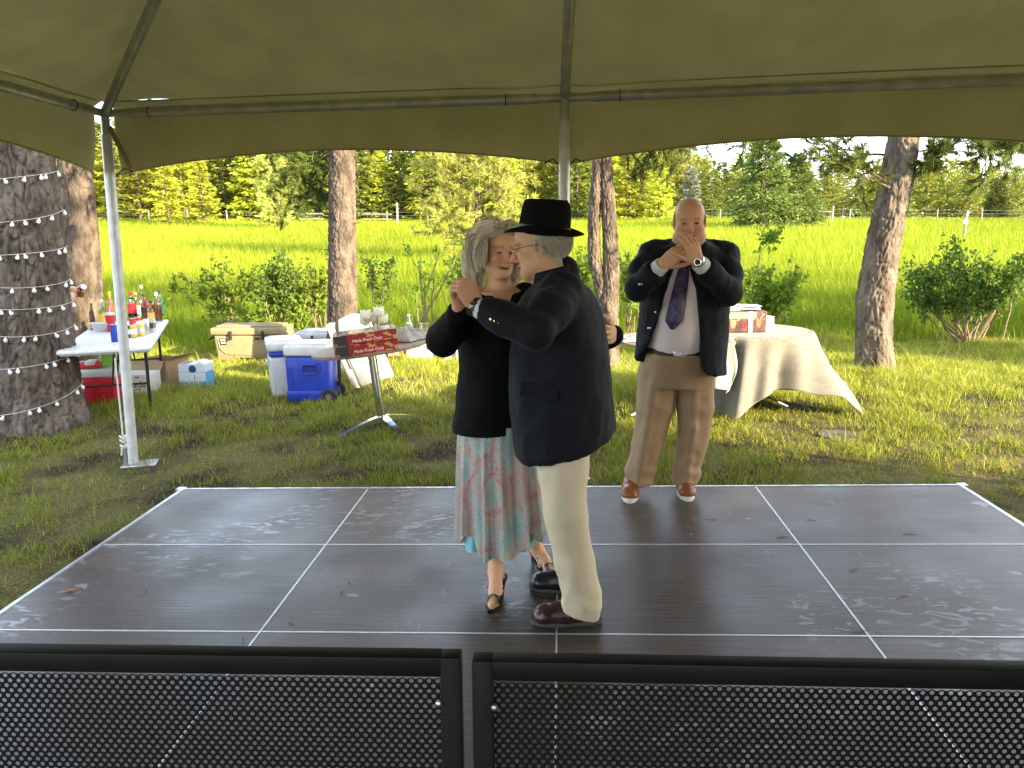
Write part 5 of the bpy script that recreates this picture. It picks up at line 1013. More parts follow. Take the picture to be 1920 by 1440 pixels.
o = empty('gift_bag', np.array([1.36, 7.35, TZ + .012]), .2, None, 'tall white gift bag behind the jacket of the bald man', 'bag'); MB().rbox((0, 0, .13), (.16, .09, .26), .004, 1, taper=.97).obj('bag_body', m_paper, o, smooth=False); MB().tube([(-.04, 0, .26), (-.03, 0, .31), (.03, 0, .31), (.04, 0, .26)], .003, 6).obj('cord_handle', m_inkw, o)
cardp = np.array([1.86, 7.10, TZ + .012]); o = empty('blue_card', cardp, .3, None, 'grey-blue greeting card leaning on the gift box', 'card'); MB().box((0, 0, .065), (.09, .003, .15), rotm(-.3, .15)).obj('cover', mat('slate_card', (.20, .26, .33), .6), o)
for z in (.09, .05): MB().box((-.01, -.004 + (z - .065) * .3, z), (.03, .002, .02), rotm(-.3, .15)).obj('print', m_inkw, o)

# ---- small things on the ground
o = empty('stepping_disc', gpt(2.19, 6.10), .2, None, 'grey wooden disc lying in the grass before the draped table', 'disc'); MB().lathe([(.0, 0), (.15, .0), (.155, .006), (.15, .018), (.0, .02)], 26, cap=False, sx=1.1).obj('slab', mat('grey_wood', (.05, .045, .037), .9, col2=(.09, .08, .065), vscale=16), o); MB().lathe([(.151, .003), (.157, .009), (.151, .015)], 26, cap=False, sx=1.1).obj('bark_rim', m_bark3, o)
def leaf(x, y, rz, label, s_=.03):
    P = np.array([[[-s_, -.002, .002], [-s_ * .3, -s_ * .5, .008], [s_ * .5, -s_ * .4, .006], [s_ * 1.1, 0, .002]], [[-s_, 0, .003], [-s_ * .3, 0, .003], [s_ * .5, 0, .002], [s_ * 1.1, .001, .003]], [[-s_, .002, .002], [-s_ * .3, s_ * .5, .007], [s_ * .5, s_ * .4, .005], [s_ * 1.1, .002, .002]]])
    o = empty('dry_leaf', on_floor(x, y, .0015), rz, None, label, 'leaf'); MB().grid(P).obj('blade', mat('dry_leaf', (.32, .13, .06), .7), o); MB().tube([(s_ * 1.1, 0, .003), (s_ * 1.5, 0, .004)], .001, 5).obj('stalk', m_stem, o)
q = at_z(132, 1102, -.03); leaf(q[0], q[1], .4, 'single dry brown leaf on the dance floor')
tw_px = [(190, 1205), (273, 1095), (455, 1190), (640, 1105), (655, 1085), (1330, 980), (1467, 1016), (1520, 985), (1612, 1195), (1690, 1132), (1230, 1090), (1600, 1080), (700, 1062), (545, 1160), (1705, 1015)]
for i, (x, y) in enumerate(tw_px):
    q = at_z(x, y, .0); a = rs.uniform(0, 3.1); L_ = rs.uniform(.012, .035); p_ = on_floor(q[0], q[1], .0022)
    o = MB().tube([(-L_, 0, 0), (0, .003, .002), (L_, -.002, 0)], [.0015, .0018, .0009], 5).obj('twig', m_stem, None, loc=p_.tolist(), rot=(0, 0, a)); tag(o, 'tiny dark twig lying on the dance floor', 'twig', 'twigs scattered on the dance floor')

# ---- fairy lights round the big trunk
sl = empty('string_lights', gpt(big_o[0], big_o[1]), 0, None, 'string of small white globe lights wound round the big trunk', 'string lights'); s0 = np.array(sl.location)
m_wirew = mat('clear_wire', (.62, .60, .56), .4); m_bulb = mat('frosted_bulb', (.86, .86, .84), .25, spec=.6, sss=0.)
bme = MB().lathe([(.004, .026), (.006, .024), (.008, .016), (.014, .008), (.0165, -.004), (.012, -.015), (.0, -.019)], 12, cap=False).mesh('bulb', m_bulb)
# the trunk's surface at a height: centre and radius seen from the pixels of its outline
def trunk_at(y): cx = np.interp(y, [270, 330, 440, 560, 660, 740, 797], [32, 38, 48, 58, 66, 74, 84]); w = np.interp(y, [270, 330, 440, 560, 660, 740, 797], [112, 118, 122, 126, 130, 142, 158]); c_ = at_y(cx, y, big_Y); return c_, w * ((c_ - CAM) @ FW) / F_PX / 2
turns = [(345, 318), (420, 392), (478, 462), (532, 524), (573, 567), (620, 610), (682, 660), (765, 715), (800, 770)]
for k, (ya, yb) in enumerate(turns[:-1]):
    P = []
    for i, t in enumerate(np.linspace(-1.25, 1.35, 44)):      # angle round the trunk; 0 faces the camera, to the right grows
        fx = (t + 1.25) / 2.6; y = ya + (yb - ya) * fx + 7 * math.sin(fx * 3.1) * (1 if k % 2 else .5); c_, r_ = trunk_at(y); base_a = math.atan2(-c_[1], -c_[0]) ; an_ = base_a + t; rr = r_ * 1.05 + .014
        P.append([c_[0] + rr * math.cos(an_), c_[1] + rr * math.sin(an_), c_[2]])
    # back of the turn
    y2 = turns[k + 1][0] if k + 1 < len(turns) else ya
    for t in np.linspace(1.5, 5.0, 14)[1:-1]:
        fx = (t - 1.35) / 3.68; y = yb + (y2 - yb) * fx; c_, r_ = trunk_at(y); an_ = math.atan2(-c_[1], -c_[0]) + t; rr = r_ * 1.05 + .014; P.append([c_[0] + rr * math.cos(an_), c_[1] + rr * math.sin(an_), c_[2]])
    MB().tube(np.array(P) - s0, .0022, 5).obj('cable', m_wirew, sl)
    for j in range(7):
        i = int((j + .45 + rs.uniform(-.38, .38)) * 44 / 7); p_ = np.array(P[min(i, 43)]); c_, r_ = trunk_at(ya); od = unit(np.r_[p_[:2] - c_[:2], 0]); b = link('bulb', bme, sl, p_ + od * .014 - np.array([0, 0, .028]) - s0, (rs.uniform(-.4, .4), rs.uniform(-.4, .4), 0))

# ================================================================== PEOPLE
def J(px, py, Y): return at_y(px, py, Y)
def basis(f, up=(0, 0, 1)):
    """columns: right, forward, up"""
    f = unit(f); r_ = unit(np.cross(f, up)); return np.stack([r_, f, np.cross(r_, f)], 1)
SKIN = np.array([.72, .405, .25])
m_skin = mat('skin', (1, 1, 1), .48, attr='Col', spec=.4, sss=.04, bump=.12, bscale=220, bdist=.003)
def add_head(sd, c, R, s=1., wide=1., jowl=0., nose=1., fat=0., smile=.5, ears=True):
    def W(x, y, z): return np.asarray(c) + R @ (np.array([x * wide, y, z]) * s)
    E = lambda p, r_, k=.012, op='u', Rm=None: sd.ell(W(*p), np.array(r_) * s * np.array([wide, 1, 1]), R if Rm is None else R @ Rm, k * s, op)
    Cn = lambda a, b, ra, rb, k=.01, op='u': sd.cone(W(*a), W(*b), ra * s, rb * s, k * s, op)
    E((0, -.018, .034), (.074, .093, .083)); E((0, .028, -.03), (.061, .060, .082), .03); E((0, .035, .045), (.062, .055, .05), .02)
    Cn((-.048, .0, -.065), (-.018, .058, -.098), .028, .022, .03); Cn((.048, .0, -.065), (.018, .058, -.098), .028, .022, .03); E((0, .068, -.098), (.024, .020, .019), .02)
    for sx in (-1, 1):
        E((sx * .037, .058, -.030), (.026 + fat, .024 + fat, .024), .02); E((sx * .030, .078, .020), (.022, .012, .009), .012)
        if jowl: E((sx * .045, .040, -.075), (.022 + jowl, .028 + jowl, .026 + jowl), .025)
    E((0, .082, .018), (.014, .010, .012), .012)
    for sx in (-1, 1):
        E((sx * .031, .100, .0), (.019, .018, .0125), .008, 's'); E((sx * .031, .074, -.001), (.0145, .0135, .0125), .002); E((sx * .031, .0785, .0045), (.0165, .0105, .0065), .004); E((sx * .031, .0775, -.0095), (.015, .0095, .005), .005)
    Cn((0, .086, .012), (0, .104 + .006 * nose, -.034), .0085, .0115 * nose, .008); E((0, .107 + .007 * nose, -.038), (.0115, .0105, .0095), .006)
    for sx in (-1, 1): E((sx * .0125, .096, -.041), (.0075, .010, .007), .005); E((sx * .007, .106, -.0475), (.0035, .005, .003), .002, 's')
    Cn((-.017, .083, -.0625), (.017, .083, -.0625), .0072, .0072, .008); Cn((0, .090, -.0628), (0, .090, -.0632), .0065, .0065, .008); Cn((-.015, .082, -.0775), (.015, .082, -.0775), .0075, .0075, .008)
    for a, b in (((-.026, .081, -.0685 + .004 * smile), (-.012, .094, -.070)), ((-.012, .094, -.070), (.012, .094, -.070)), ((.012, .094, -.070), (.026, .081, -.0685 + .004 * smile))): Cn(a, b, .0022, .0022, .003, 's')
    for sx in (-1, 1):   # smile lines
        Cn((sx * .019, .098, -.040), (sx * .036, .082, -.066), .0022, .0026, .005, 's'); Cn((sx * .045, .075, .001), (sx * .056, .062, -.012), .0016, .0016, .004, 's'); Cn((sx * .045, .074, .006), (sx * .058, .060, .006), .0015, .0015, .004, 's')
    for z in (.048, .060): Cn((-.035, .091 - (z - .05) * .6, z), (.035, .091 - (z - .05) * .6, z), .0014, .0014, .004, 's')
    if ears:
        for sx in (-1, 1):
            Rm = rotm(0, 0, sx * -.35); E((sx * .0745, -.012, -.004), (.008, .021, .032), .008, 'u', Rm); E((sx * .081, -.006, -.002), (.006, .011, .018), .004, 's', Rm); E((sx * .0745, -.004, -.032), (.007, .009, .009), .006)
    return W
def paint_head(V, col, c, R, s=1., wide=1., lips=(.36, .13, .11), brow=(.25, .21, .17), hairline=None, hairc=(.4, .37, .33), stubble=None, openm=.5):  # also darkens lid creases, under-eyes, smile folds and nostrils with painted shade
    L = ((V - np.asarray(c)) @ R) / s; x, y, z = L[:, 0] / wide, L[:, 1], L[:, 2]; near = (np.linalg.norm(L, axis=1) < .17)
    def mixin(m_, cc): col[:] = col * (1 - m_[:, None]) + np.array(cc) * m_[:, None]
    g = lambda a, b, w: np.exp(-((a - b) / w) ** 2)
    fr = near * (y > .03)
    for sx in (-1, 1):
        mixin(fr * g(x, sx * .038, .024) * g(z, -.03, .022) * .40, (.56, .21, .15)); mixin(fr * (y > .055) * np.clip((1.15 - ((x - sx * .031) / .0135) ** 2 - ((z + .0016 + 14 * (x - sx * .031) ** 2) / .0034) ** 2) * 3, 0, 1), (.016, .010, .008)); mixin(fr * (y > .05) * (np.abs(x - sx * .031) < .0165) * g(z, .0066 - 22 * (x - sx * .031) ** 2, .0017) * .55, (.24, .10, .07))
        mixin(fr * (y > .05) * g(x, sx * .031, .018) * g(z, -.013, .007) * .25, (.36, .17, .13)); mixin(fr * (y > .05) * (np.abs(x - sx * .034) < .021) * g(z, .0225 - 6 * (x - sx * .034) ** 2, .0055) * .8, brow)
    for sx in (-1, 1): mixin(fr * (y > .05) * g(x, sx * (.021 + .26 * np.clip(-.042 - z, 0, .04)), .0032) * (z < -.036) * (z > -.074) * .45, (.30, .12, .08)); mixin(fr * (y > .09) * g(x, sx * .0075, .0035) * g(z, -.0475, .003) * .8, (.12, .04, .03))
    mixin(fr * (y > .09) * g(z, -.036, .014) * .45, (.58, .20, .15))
    mixin(fr * (y > .06) * (np.abs(x) < .027) * g(z, -.0705, .0095) ** 2 * .9, lips); mixin(fr * (y > .06) * (np.abs(x) < .022) * g(z, -.070 + 9 * x * x * openm, .0028 + .0028 * openm), (.05, .016, .013))
    for sx in (-1, 1): mixin(near * g(x, sx * .079, .010) * g(y, -.01, .03) * g(z, -.005, .035) * .35, (.60, .24, .18))
    if stubble is not None: mixin(fr * (z < -.03) * g(z, -.08, .04) * .25, stubble)
    if hairline is not None: mixin(near * hairline(x, y, z), hairc)
    n_ = fbm(V * 60, 2, 3)[:, None]; col *= 1 + .07 * n_
def add_hand(sd, w, f, n_, thumb=1, curls=((.4, .6, .4),) * 4, tcurl=(.5, .5), s=1., spread=.0, fore=None, k=.006, tout=.75):
    """w wrist, f towards the knuckles, n_ the way the palm faces; thumb picks the side"""
    f = unit(f); n_ = unit(np.asarray(n_, float) - f * (np.asarray(n_, float) @ f)); l = np.cross(f, n_) * thumb; w = np.asarray(w, float)
    if fore is not None: sd.cone(fore, w, .034 * s, .025 * s, .01)
    ks = []
    for i, (o_, ln) in enumerate(((.030, .088), (.010, .092), (-.011, .087), (-.030, .079))):
        kk = w + (f * ln + l * o_ - n_ * .004) * s; ks.append(kk); sd.cone(w + (l * o_ * .55 + f * .008) * s, kk, .0155 * s, .0115 * s, .012)
    sd.ell(w + f * .05 * s + n_ * .004 * s, np.array([.036, .045, .016]) * s, np.stack([l, f, n_], 1), .012); sd.ell(w + (f * .035 + l * .030 + n_ * .008) * s, np.array([.018, .030, .016]) * s, np.stack([l, f, n_], 1), .012)
    for i, (kk, (L1, L2, L3)) in enumerate(zip(ks, ((.040, .024, .020), (.044, .028, .021), (.040, .026, .020), (.031, .020, .018)))):
        a = 0.; p_ = kk; r_ = (.0098, .0100, .0096, .0085)[i]; ls = unit(f + l * (1.5 - i) * spread)
        for q, (L_, cv) in enumerate(zip((L1, L2, L3), curls[i])):
            a += cv; d = ls * math.cos(a) + n_ * math.sin(a); e = p_ + d * L_ * s; sd.cone(p_, e, r_ * (1 - .08 * q) * s, r_ * (.92 - .10 * q) * s, .0035); p_ = e
    p_ = w + (f * .022 + l * .034 + n_ * .006) * s; d = unit(f * .75 + l * tout + n_ * .25)
    for q, (L_, cv) in enumerate(zip((.040, .030, .025), (0., *tcurl))):
        d = unit(d + (f * .45 - l * .55 + n_ * .35) * cv); e = p_ + d * L_ * s; sd.cone(p_, e, (.0135 - .0015 * q) * s, (.0122 - .0018 * q) * s, .005); p_ = e
def garment(name, sd, m, parent, folds=(), off=None, it=1, smooth=True):
    V, Fq = sd.nets(); V = relax(V, Fq, it); 
    if folds:
        N = normals(V, Fq); d = np.zeros(len(V))
        for amp, sc, seed, kind in folds:
            q = V * np.asarray(sc); n_ = fbm(q, 2, seed); d += amp * ((1 - 2 * np.abs(n_)) if kind == 'r' else n_)
        V = V + N * d[:, None]
    off = np.array(parent.location) if off is None else off
    return link(name, np_mesh(name, V - off, Fq, m), parent)
def finish_body(sd, parent, paint, base=SKIN, it=1):
    V, Fq = sd.nets(); V = relax(V, Fq, it, .4); col = np.tile(np.asarray(base, float), (len(V), 1)); paint(V, col)
    o = np.array(parent.location); return link('body', np_mesh('body', V - o, Fq, m_skin, cols=np.clip(col, 0, 1)), parent)
def make_shoe(parent, heel, toe, m, sole_m, w=.10, h=.085, heelh=.03, solt=.018, name='shoe'):
    heel = np.asarray(heel, float); toe = np.asarray(toe, float); L_ = np.linalg.norm((toe - heel)[:2]); f = unit(np.r_[(toe - heel)[:2], 0]); l = np.array([-f[1], f[0], 0]); o = np.array(parent.location); u = np.array([0, 0, 1.])
    lo = np.minimum(heel, toe) - .09; hi = np.maximum(heel, toe) + .09; hi[2] = heel[2] + .17; sd = SD([axis(a, b, .005) for a, b in zip(lo, hi)]); zs = solt
    P = lambda a, b, z: heel + f * a * L_ + l * b + u * z
    sd.cone(P(.14, 0, zs + .03), P(.14, 0, h), w * .36, w * .34, .01); sd.cone(P(.20, 0, zs + .03), P(.45, 0, zs + .028), w * .40, w * .42, .02); sd.cone(P(.25, 0, h * .85), P(.55, 0, zs + .035), w * .34, w * .40, .02); sd.cone(P(.5, 0, zs + .022), P(.78, 0, zs + .018), w * .46, w * .45, .02); sd.ell(P(.84, 0, zs + .014), (L_ * .15, w * .44, .034), np.stack([f, l, u], 1), .02)
    sd.plane(P(0, 0, zs), -u); sd.plane(P(0, 0, h + .012), u); sh = garment(name, sd, m, parent, ((.0025, (60, 60, 60), 4, 'n'),), o)
    t = np.linspace(0, 2 * np.pi, 40, endpoint=False); a = .5 - .515 * np.cos(t); b = .5 * w * np.sin(t) * (.80 + .24 * np.clip(a, 0, 1)) * (1 - .18 * np.exp(-((a - .4) / .15) ** 2)); rows_ = [np.stack([heel + f * (x - .0) * L_ + l * y * sc + u * z for x, y in zip(a, b)]) for z, sc in ((.0015, .97), (.004, 1.02), (zs - .002, 1.05), (zs + .003, 1.0))]
    V = np.concatenate(rows_) - o; Fc = [(i * 40 + j, i * 40 + (j + 1) % 40, (i + 1) * 40 + (j + 1) % 40, (i + 1) * 40 + j) for i in range(3) for j in range(40)] + [tuple(range(40)), tuple(range(120, 160))]; mb = MB(); mb.add(V, Fc); mb.obj('sole', sole_m, sh); return sh
def hair_strands(name, parent, roots, normals_, m, step_fn, n=9, width=.0035, cols=None, seed=1):
    rg = np.random.default_rng(seed); P = roots.copy(); pts = [P.copy()]; d = normals_.copy()
    for i in range(n): P, d = step_fn(P, d, i, rg); pts.append(P.copy())
    A = np.stack(pts, 1); T_ = np.gradient(A, axis=1); T_ /= np.linalg.norm(T_, axis=2, keepdims=True) + 1e-9; S = np.cross(T_, rg.normal(size=(len(P), 1, 3)) * .6 + normals_[:, None, :] * 0 + np.array([.2, .1, .3])); S /= np.linalg.norm(S, axis=2, keepdims=True) + 1e-9
    wd = width * np.linspace(1, .35, n + 1)[None, :, None] * rg.uniform(.6, 1.2, (len(P), 1, 1)); V = np.stack([A - S * wd / 2, A + S * wd / 2], 2).reshape(-1, 3); k = np.arange(len(P))[:, None, None] * 2 * (n + 1); j = np.arange(n)[None, :, None] * 2
    Fq = (k + j + np.array([0, 1, 3, 2])[None, None]).reshape(-1, 4); o = np.array(parent.location); return link(name, np_mesh(name, V - o, Fq, m, True, np.repeat(cols, 2 * (n + 1), 0)), parent)
m_hair = mat('hair_strands', (1, 1, 1), .4, attr='Col', spec=.6)
m_navy = mat('navy_wool', (.0038, .0044, .0085), .8, col2=(.0055, .0065, .0115), vscale=30, bump=.25, bscale=700, bdist=.002, sheen=.04, spec=.3); m_blackk = mat('black_knit', (.0028, .0028, .0032), .85, col2=(.005, .005, .0055), vscale=40, bump=.5, bscale=400, bdist=.003, sheen=.0, spec=.2)
m_khaki = mat('cream_trousers', (.64, .53, .36), .75, col2=(.68, .57, .40), vscale=5, bump=.12, bscale=600, bdist=.002); m_tant = mat('tan_trousers', (.30, .195, .105), .7, col2=(.34, .225, .125), vscale=5, bump=.12, bscale=600, bdist=.002, sheen=.1)
m_felt = mat('black_felt', (.004, .004, .0045), .9, spec=.2, bump=.2, bscale=300, bdist=.002); m_leather = mat('dark_brown_leather', (.035, .014, .010), .28, col2=(.05, .022, .016), vscale=14, coat=.25); m_leatherk = mat('black_leather', (.010, .010, .011), .3, coat=.25); m_soleg = mat('grey_sole', (.07, .07, .07), .7); m_tanl = mat('tan_leather', (.30, .10, .035), .38, col2=(.22, .07, .025), vscale=10, coat=.15); m_solew = mat('white_sole', (.72, .70, .64), .6)
m_gold = mat('gold', (.75, .52, .20), .25, 1.); m_silver = mat('silver', (.7, .7, .7), .2, 1.); m_shirt = mat('pale_pink_shirt', (.70, .60, .60), .7, col2=(.76, .66, .66), vscale=4, bump=.1, bscale=500); m_shirtw = mat('white_shirt_cuff', (.72, .70, .74), .7)
m_lens = mat('spectacle_lens', (.95, .95, .95), .03, transm=1., ior=1.05, alpha=.35)
def torus(c, R, rad, tube, m, name, parent, sx=1., sy=1., seg=22, arc=(0, 6.2832)):
    t = np.linspace(arc[0], arc[1], seg); c = np.asarray(c); P = np.array([c + R @ np.array([rad * sx * math.cos(a), rad * sy * math.sin(a), 0]) for a in t]); return MB().tube(P - np.array(parent.location), tube, 7, cap=True).obj(name, m, parent)

# ---------------------------------------------------------------- the dancing man
A = empty('person', on_floor(.02, 3.08), 0, None, 'dancing man in black felt hat, navy jacket and cream trousers', 'person', 'people'); Ao = np.array(A.location)
fA = unit((-.97, .20, 0)); lA = np.array([fA[1], -fA[0], 0]) * 1.      # lA: his right (away from the camera)
Ah = J(1012, 462, 3.10); AR = basis((-.95, .12, -.16)); AS = 1.02
aSL, aEL, aWL = J(1050, 556, 2.93), J(1004, 622, 2.70), J(893, 576, 2.78); aSR, aER, aWR = J(1042, 548, 3.30), J(975, 640, 3.52), J(925, 640, 3.58)
aHipL, aKnL, aAnL = J(1058, 850, 2.99), J(1058, 985, 2.95), J(1095, 1130, 2.94); aHipR, aKnR, aAnR = J(1050, 845, 3.20), J(1052, 975, 3.20), J(1075, 1080, 3.25)
axA = [axis(-.75, .35, .011, ((-.46, -.22, .0035), (Ah[0] - .14, Ah[0] + .12, .0023))), axis(2.55, 3.75, .011, ((2.70, 2.92, .0035), (2.98, 3.22, .0023))), axis(-.02, 1.72, .012, ((1.30, 1.45, .0035), (1.36, 1.64, .0023)))]
sd = SD(axA); add_head(sd, Ah, AR, AS, 1., .004, 1.15, .002, .8)
nk = J(1040, 522, 3.10); ch = J(1052, 600, 3.10); pv = J(1062, 800, 3.10)
sd.cone(Ah + AR @ np.array([0, -.025, -.05]), nk, .056, .066, .03); sd.cone(nk, ch, .075, .13, .04); sd.cone(ch, pv, .14, .13, .05); sd.cone(aSL, aSR, .06, .06, .04)
for a, b, c_ in ((aSL, aEL, aWL), (aSR, aER, aWR)): sd.chain([(a, .05), (b, .042), (c_, .029)], .02)
for a, b, c_ in ((aHipL, aKnL, aAnL), (aHipR, aKnR, aAnR)): sd.chain([(pv, .10), (a, .085), (b, .055), (c_, .038)], .03); sd.cone(c_, c_ + np.r_[fA[:2] * .06, -.05], .03, .022, .02)
add_hand(sd, aWL, (-.50, -.05, .86), (-.80, .50, .10), -1, ((1.15, 1.1, .5), (1.15, 1.1, .5), (1.2, 1.1, .6), (1.2, 1.1, .6)), (.30, .2), 1.06, tout=.45)
add_hand(sd, aWR, (-.8, .1, .1), (-.2, -.9, 0), -1, ((.2, .3, .2),) * 4, (.2, .2), 1.0)
def paintA(V, col):
    hl = lambda x, y, z: np.clip((z - (-.02 - 1.2 * np.clip(-y, 0, .2))) * 40, 0, 1) * (y < .012 - .4 * z) * (np.abs(x) > .0) * .9
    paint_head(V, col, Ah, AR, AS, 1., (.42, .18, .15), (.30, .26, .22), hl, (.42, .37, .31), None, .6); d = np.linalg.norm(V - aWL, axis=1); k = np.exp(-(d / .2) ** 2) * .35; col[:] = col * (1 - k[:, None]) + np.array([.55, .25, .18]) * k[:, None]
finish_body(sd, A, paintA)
# jacket
rzA = math.atan2(lA[1], lA[0])
def jsec(y, xl, xr, Y, ry, dz=0.): a, b = J(xl, y, Y), J(xr, y, Y); return (a[2] + dz, (a[0] + b[0]) / 2, Y, ry, (b[0] - a[0]) / 2)
sd = SD([axis(-.62, .42, .0085), axis(2.50, 3.80, .0085), axis(.60, 1.50, .0085)])
sd.loft([jsec(528, 1006, 1082, 3.10, .155), jsec(548, 985, 1108, 3.10, .20), jsec(590, 968, 1128, 3.10, .222), jsec(640, 962, 1138, 3.10, .22), jsec(700, 960, 1142, 3.10, .215), jsec(760, 961, 1148, 3.10, .22), jsec(820, 966, 1153, 3.10, .225), jsec(890, 970, 1156, 3.10, .225)], rzA, .02, 'u', 2.4)
sd.chain([(aSL + [.0, .03, .008], .086), (aSL * .5 + aEL * .5, .074), (aEL, .064)], .035); sd.chain([(aEL, .064), (aEL * .45 + aWL * .55, .057), (aWL - unit(aWL - aEL) * .035, .050)], .02)
sd.chain([(aSR, .085), (aER, .068), (aWR, .05)], .035); sd.cone(J(1052, 512, 3.10), J(1040, 530, 3.10), .068, .085, .03)
cutw = unit(aWL - aEL); sl = sd._sl(aWL - .09, aWL + .09); Pq = sd._P(sl); sd._mix(sl, np.where(np.linalg.norm(Pq - aWL, axis=-1) < .085, (Pq - (aWL - cutw * .028)) @ cutw, -1), 0, 'i')
h0, h1 = J(985, 852, 3.05), J(1150, 806, 3.12); nrm = np.array([(h1[2] - h0[2]) / (h1[0] - h0[0]), .10, -1.]); sd.plane(h0, nrm)
sd.ell(Ah + AR @ np.array([0, .02, -.115]), (.06, .085, .10), AR, .02, 's')
jkA = garment('jacket', sd, m_navy, A, ((.010, (5, 5, 3.2), 3, 'n'), (.007, (10, 10, 6.5), 6, 'r'), (.002, (30, 30, 22), 9, 'n')))
cu = MB(); 
for k, t in enumerate((.60, .67, .74)):
    ax_ = aEL + (aWL - aEL) * t; pz_ = ax_ + unit(CAM - ax_) * (.060 - .010 * t) * 1.12 + np.array([.0, 0, -.020]); MB().lathe([(0, 0), (.0075, .0005), (.0085, .003), (.006, .006), (0, .007)], 12, pz_ - Ao, frame_to(unit(CAM - ax_))[:, [0, 2, 1]] * np.array([1, -1, 1]), cap=False).obj('button', m_gold, jkA)
colr = MB(); t = np.linspace(-2.2, 2.2, 26); cb = J(1038, 516, 3.10); P = []
for i, (rr, dz) in enumerate(((.070, -.012), (.074, .022), (.083, .024), (.094, -.016))): P.append([cb + (-fA * math.cos(a) * rr * 1.02 + lA * math.sin(a) * rr * 1.15) + [0, 0, dz + .022 * math.cos(a)] + fA * .006 for a in t])
colr.grid(np.array(P) - Ao); colr.obj('collar', m_navy, jkA)
pk = J(1010, 735, 2.885); MB().rbox(pk - Ao, (.15, .012, .055), .004, 1, rotm(0, .12, -.15)).obj('pocket_flap', m_navy, jkA)
cf = MB(); cf.tube([aWL - cutw * .045 - Ao, aWL - cutw * .008 - Ao], [.040, .036], 16); cf.obj('shirt_cuff', m_shirtw, jkA)
wt = MB(); wt.tube([aWL - cutw * .004 - Ao, aWL + cutw * .022 - Ao], [.037, .036], 18); w_o = wt.obj('wrist_watch', m_leatherk, A); wf = aWL + cutw * .01 + unit(CAM - aWL) * .036; MB().lathe([(0, -.004), (.017, -.004), (.018, .003), (0, .005)], 18, wf - Ao, frame_to(unit(CAM - aWL))[:, [0, 2, 1]] * np.array([1, -1, 1]), cap=False).obj('watch_face', mat('watch_glass', (.05, .05, .06), .1, coat=1.), w_o)
# trousers
sd = SD([axis(-.28, .40, .0085), axis(2.70, 3.50, .0085), axis(.02, .98, .0085)])
def leg(pts): sd.chain(pts, .02)
leg([(J(1060, 815, 3.0), .105), (J(1056, 880, 2.98), .098), (J(1060, 960, 2.95), .080), (J(1077, 1050, 2.94), .072), (J(1093, 1120, 2.94), .070), (J(1092, 1185, 2.935), .064)]); sd.chain([(J(1036, 890, 2.96), .022), (J(1036, 970, 2.93), .014), (J(1054, 1060, 2.92), .012), (J(1068, 1165, 2.92), .010)], .03)
leg([(J(1056, 812, 3.18), .105), (J(1052, 890, 3.2), .093), (J(1056, 975, 3.21), .074), (J(1068, 1040, 3.24), .064), (J(1076, 1115, 3.26), .066)]); sd.cone(J(1062, 790, 3.02), J(1060, 790, 3.18), .13, .13, .04)
z_c = aAnL[2] - .035; sd.plane(np.array([.10, 0, .060]), np.array([-.22, 0, -1.]))
V, Fq = sd.nets(); V = relax(V, Fq, 2); N = normals(V, Fq); zz = V[:, 2]; fold = np.exp(-((zz - .12) / .09) ** 2)
V = V + N * (.006 * fbm(V * [5, 5, 1.6], 2, 5) + .003 * fold * np.sin(zz * 75 + 4 * V[:, 0] * 10 + 3 * fbm(V * 8, 2, 7)) + .0025 * fbm(V * [22, 22, 9], 2, 9) + .007 * (1 - 2 * np.abs(fbm(V @ np.array([[1, 0, .5], [0, 1, 0], [-.5, 0, 1.]]) * [7, 7, 3.2], 2, 12))) * np.clip((.75 - zz) * 4, 0, 1))[:, None]
trA = link('trousers', np_mesh('trousers', V - Ao, Fq, m_khaki), A)
make_shoe(A, on_floor(.170, 2.985), on_floor(-.115, 2.965), m_leather, m_soleg, .108, .09); make_shoe(A, on_floor(.135, 3.27), on_floor(-.135, 3.285), m_leatherk, m_soleg, .108, .09)
# hat
hc = J(1020, 437, 3.10); HR = basis((-.97, .14, -.02), unit((-.07, 0, 1))); HR = HR @ rotm(.13, 0, 0); hat = empty('hat', hc - Ao, 0, A); 
def hatrows(prof, seg=48):
    t = np.linspace(0, 2 * np.pi, seg, endpoint=False); rows_ = []
    for rx, ry, z, fn in prof: rows_.append(np.stack([rx * np.cos(t), ry * np.sin(t), z + (fn(t) if fn else 0 * t)], 1))
    return np.array(rows_)
brim_c = lambda t: .032 * np.abs(np.cos(t)) ** 2 - .012 * np.sin(t) + .0 * t
br = hatrows([(.083, .102, .0, None), (.105, .128, .0, lambda t: .4 * brim_c(t)), (.128, .156, .0, brim_c), (.129, .157, -.004, brim_c), (.105, .128, -.006, lambda t: .4 * brim_c(t)), (.082, .101, -.006, None)])
cr = hatrows([(.084, .103, -.008, None), (.0835, .102, .03, None), (.079, .097, .085, None), (.073, .091, .115, lambda t: .008 * np.cos(2 * t + np.pi) * 0), (.060, .078, .128, lambda t: -.004 * np.sin(t)), (.035, .058, .122, None), (.012, .040, .112, None), (.001, .03, .11, None)])
for nm, rows_, mm in (('brim', br, m_felt), ('crown', cr, m_felt)):
    P = np.concatenate([rows_, rows_[:, :1]], 1) @ HR.T; MB().grid(P).obj(nm, mm, hat)
bd = hatrows([(.0855, .1045, .002, None), (.0848, .1035, .028, None)]); MB().grid(np.concatenate([bd, bd[:, :1]], 1) @ HR.T).obj('hat_band', mat('black_ribbon', (.009, .009, .010), .45), hat)
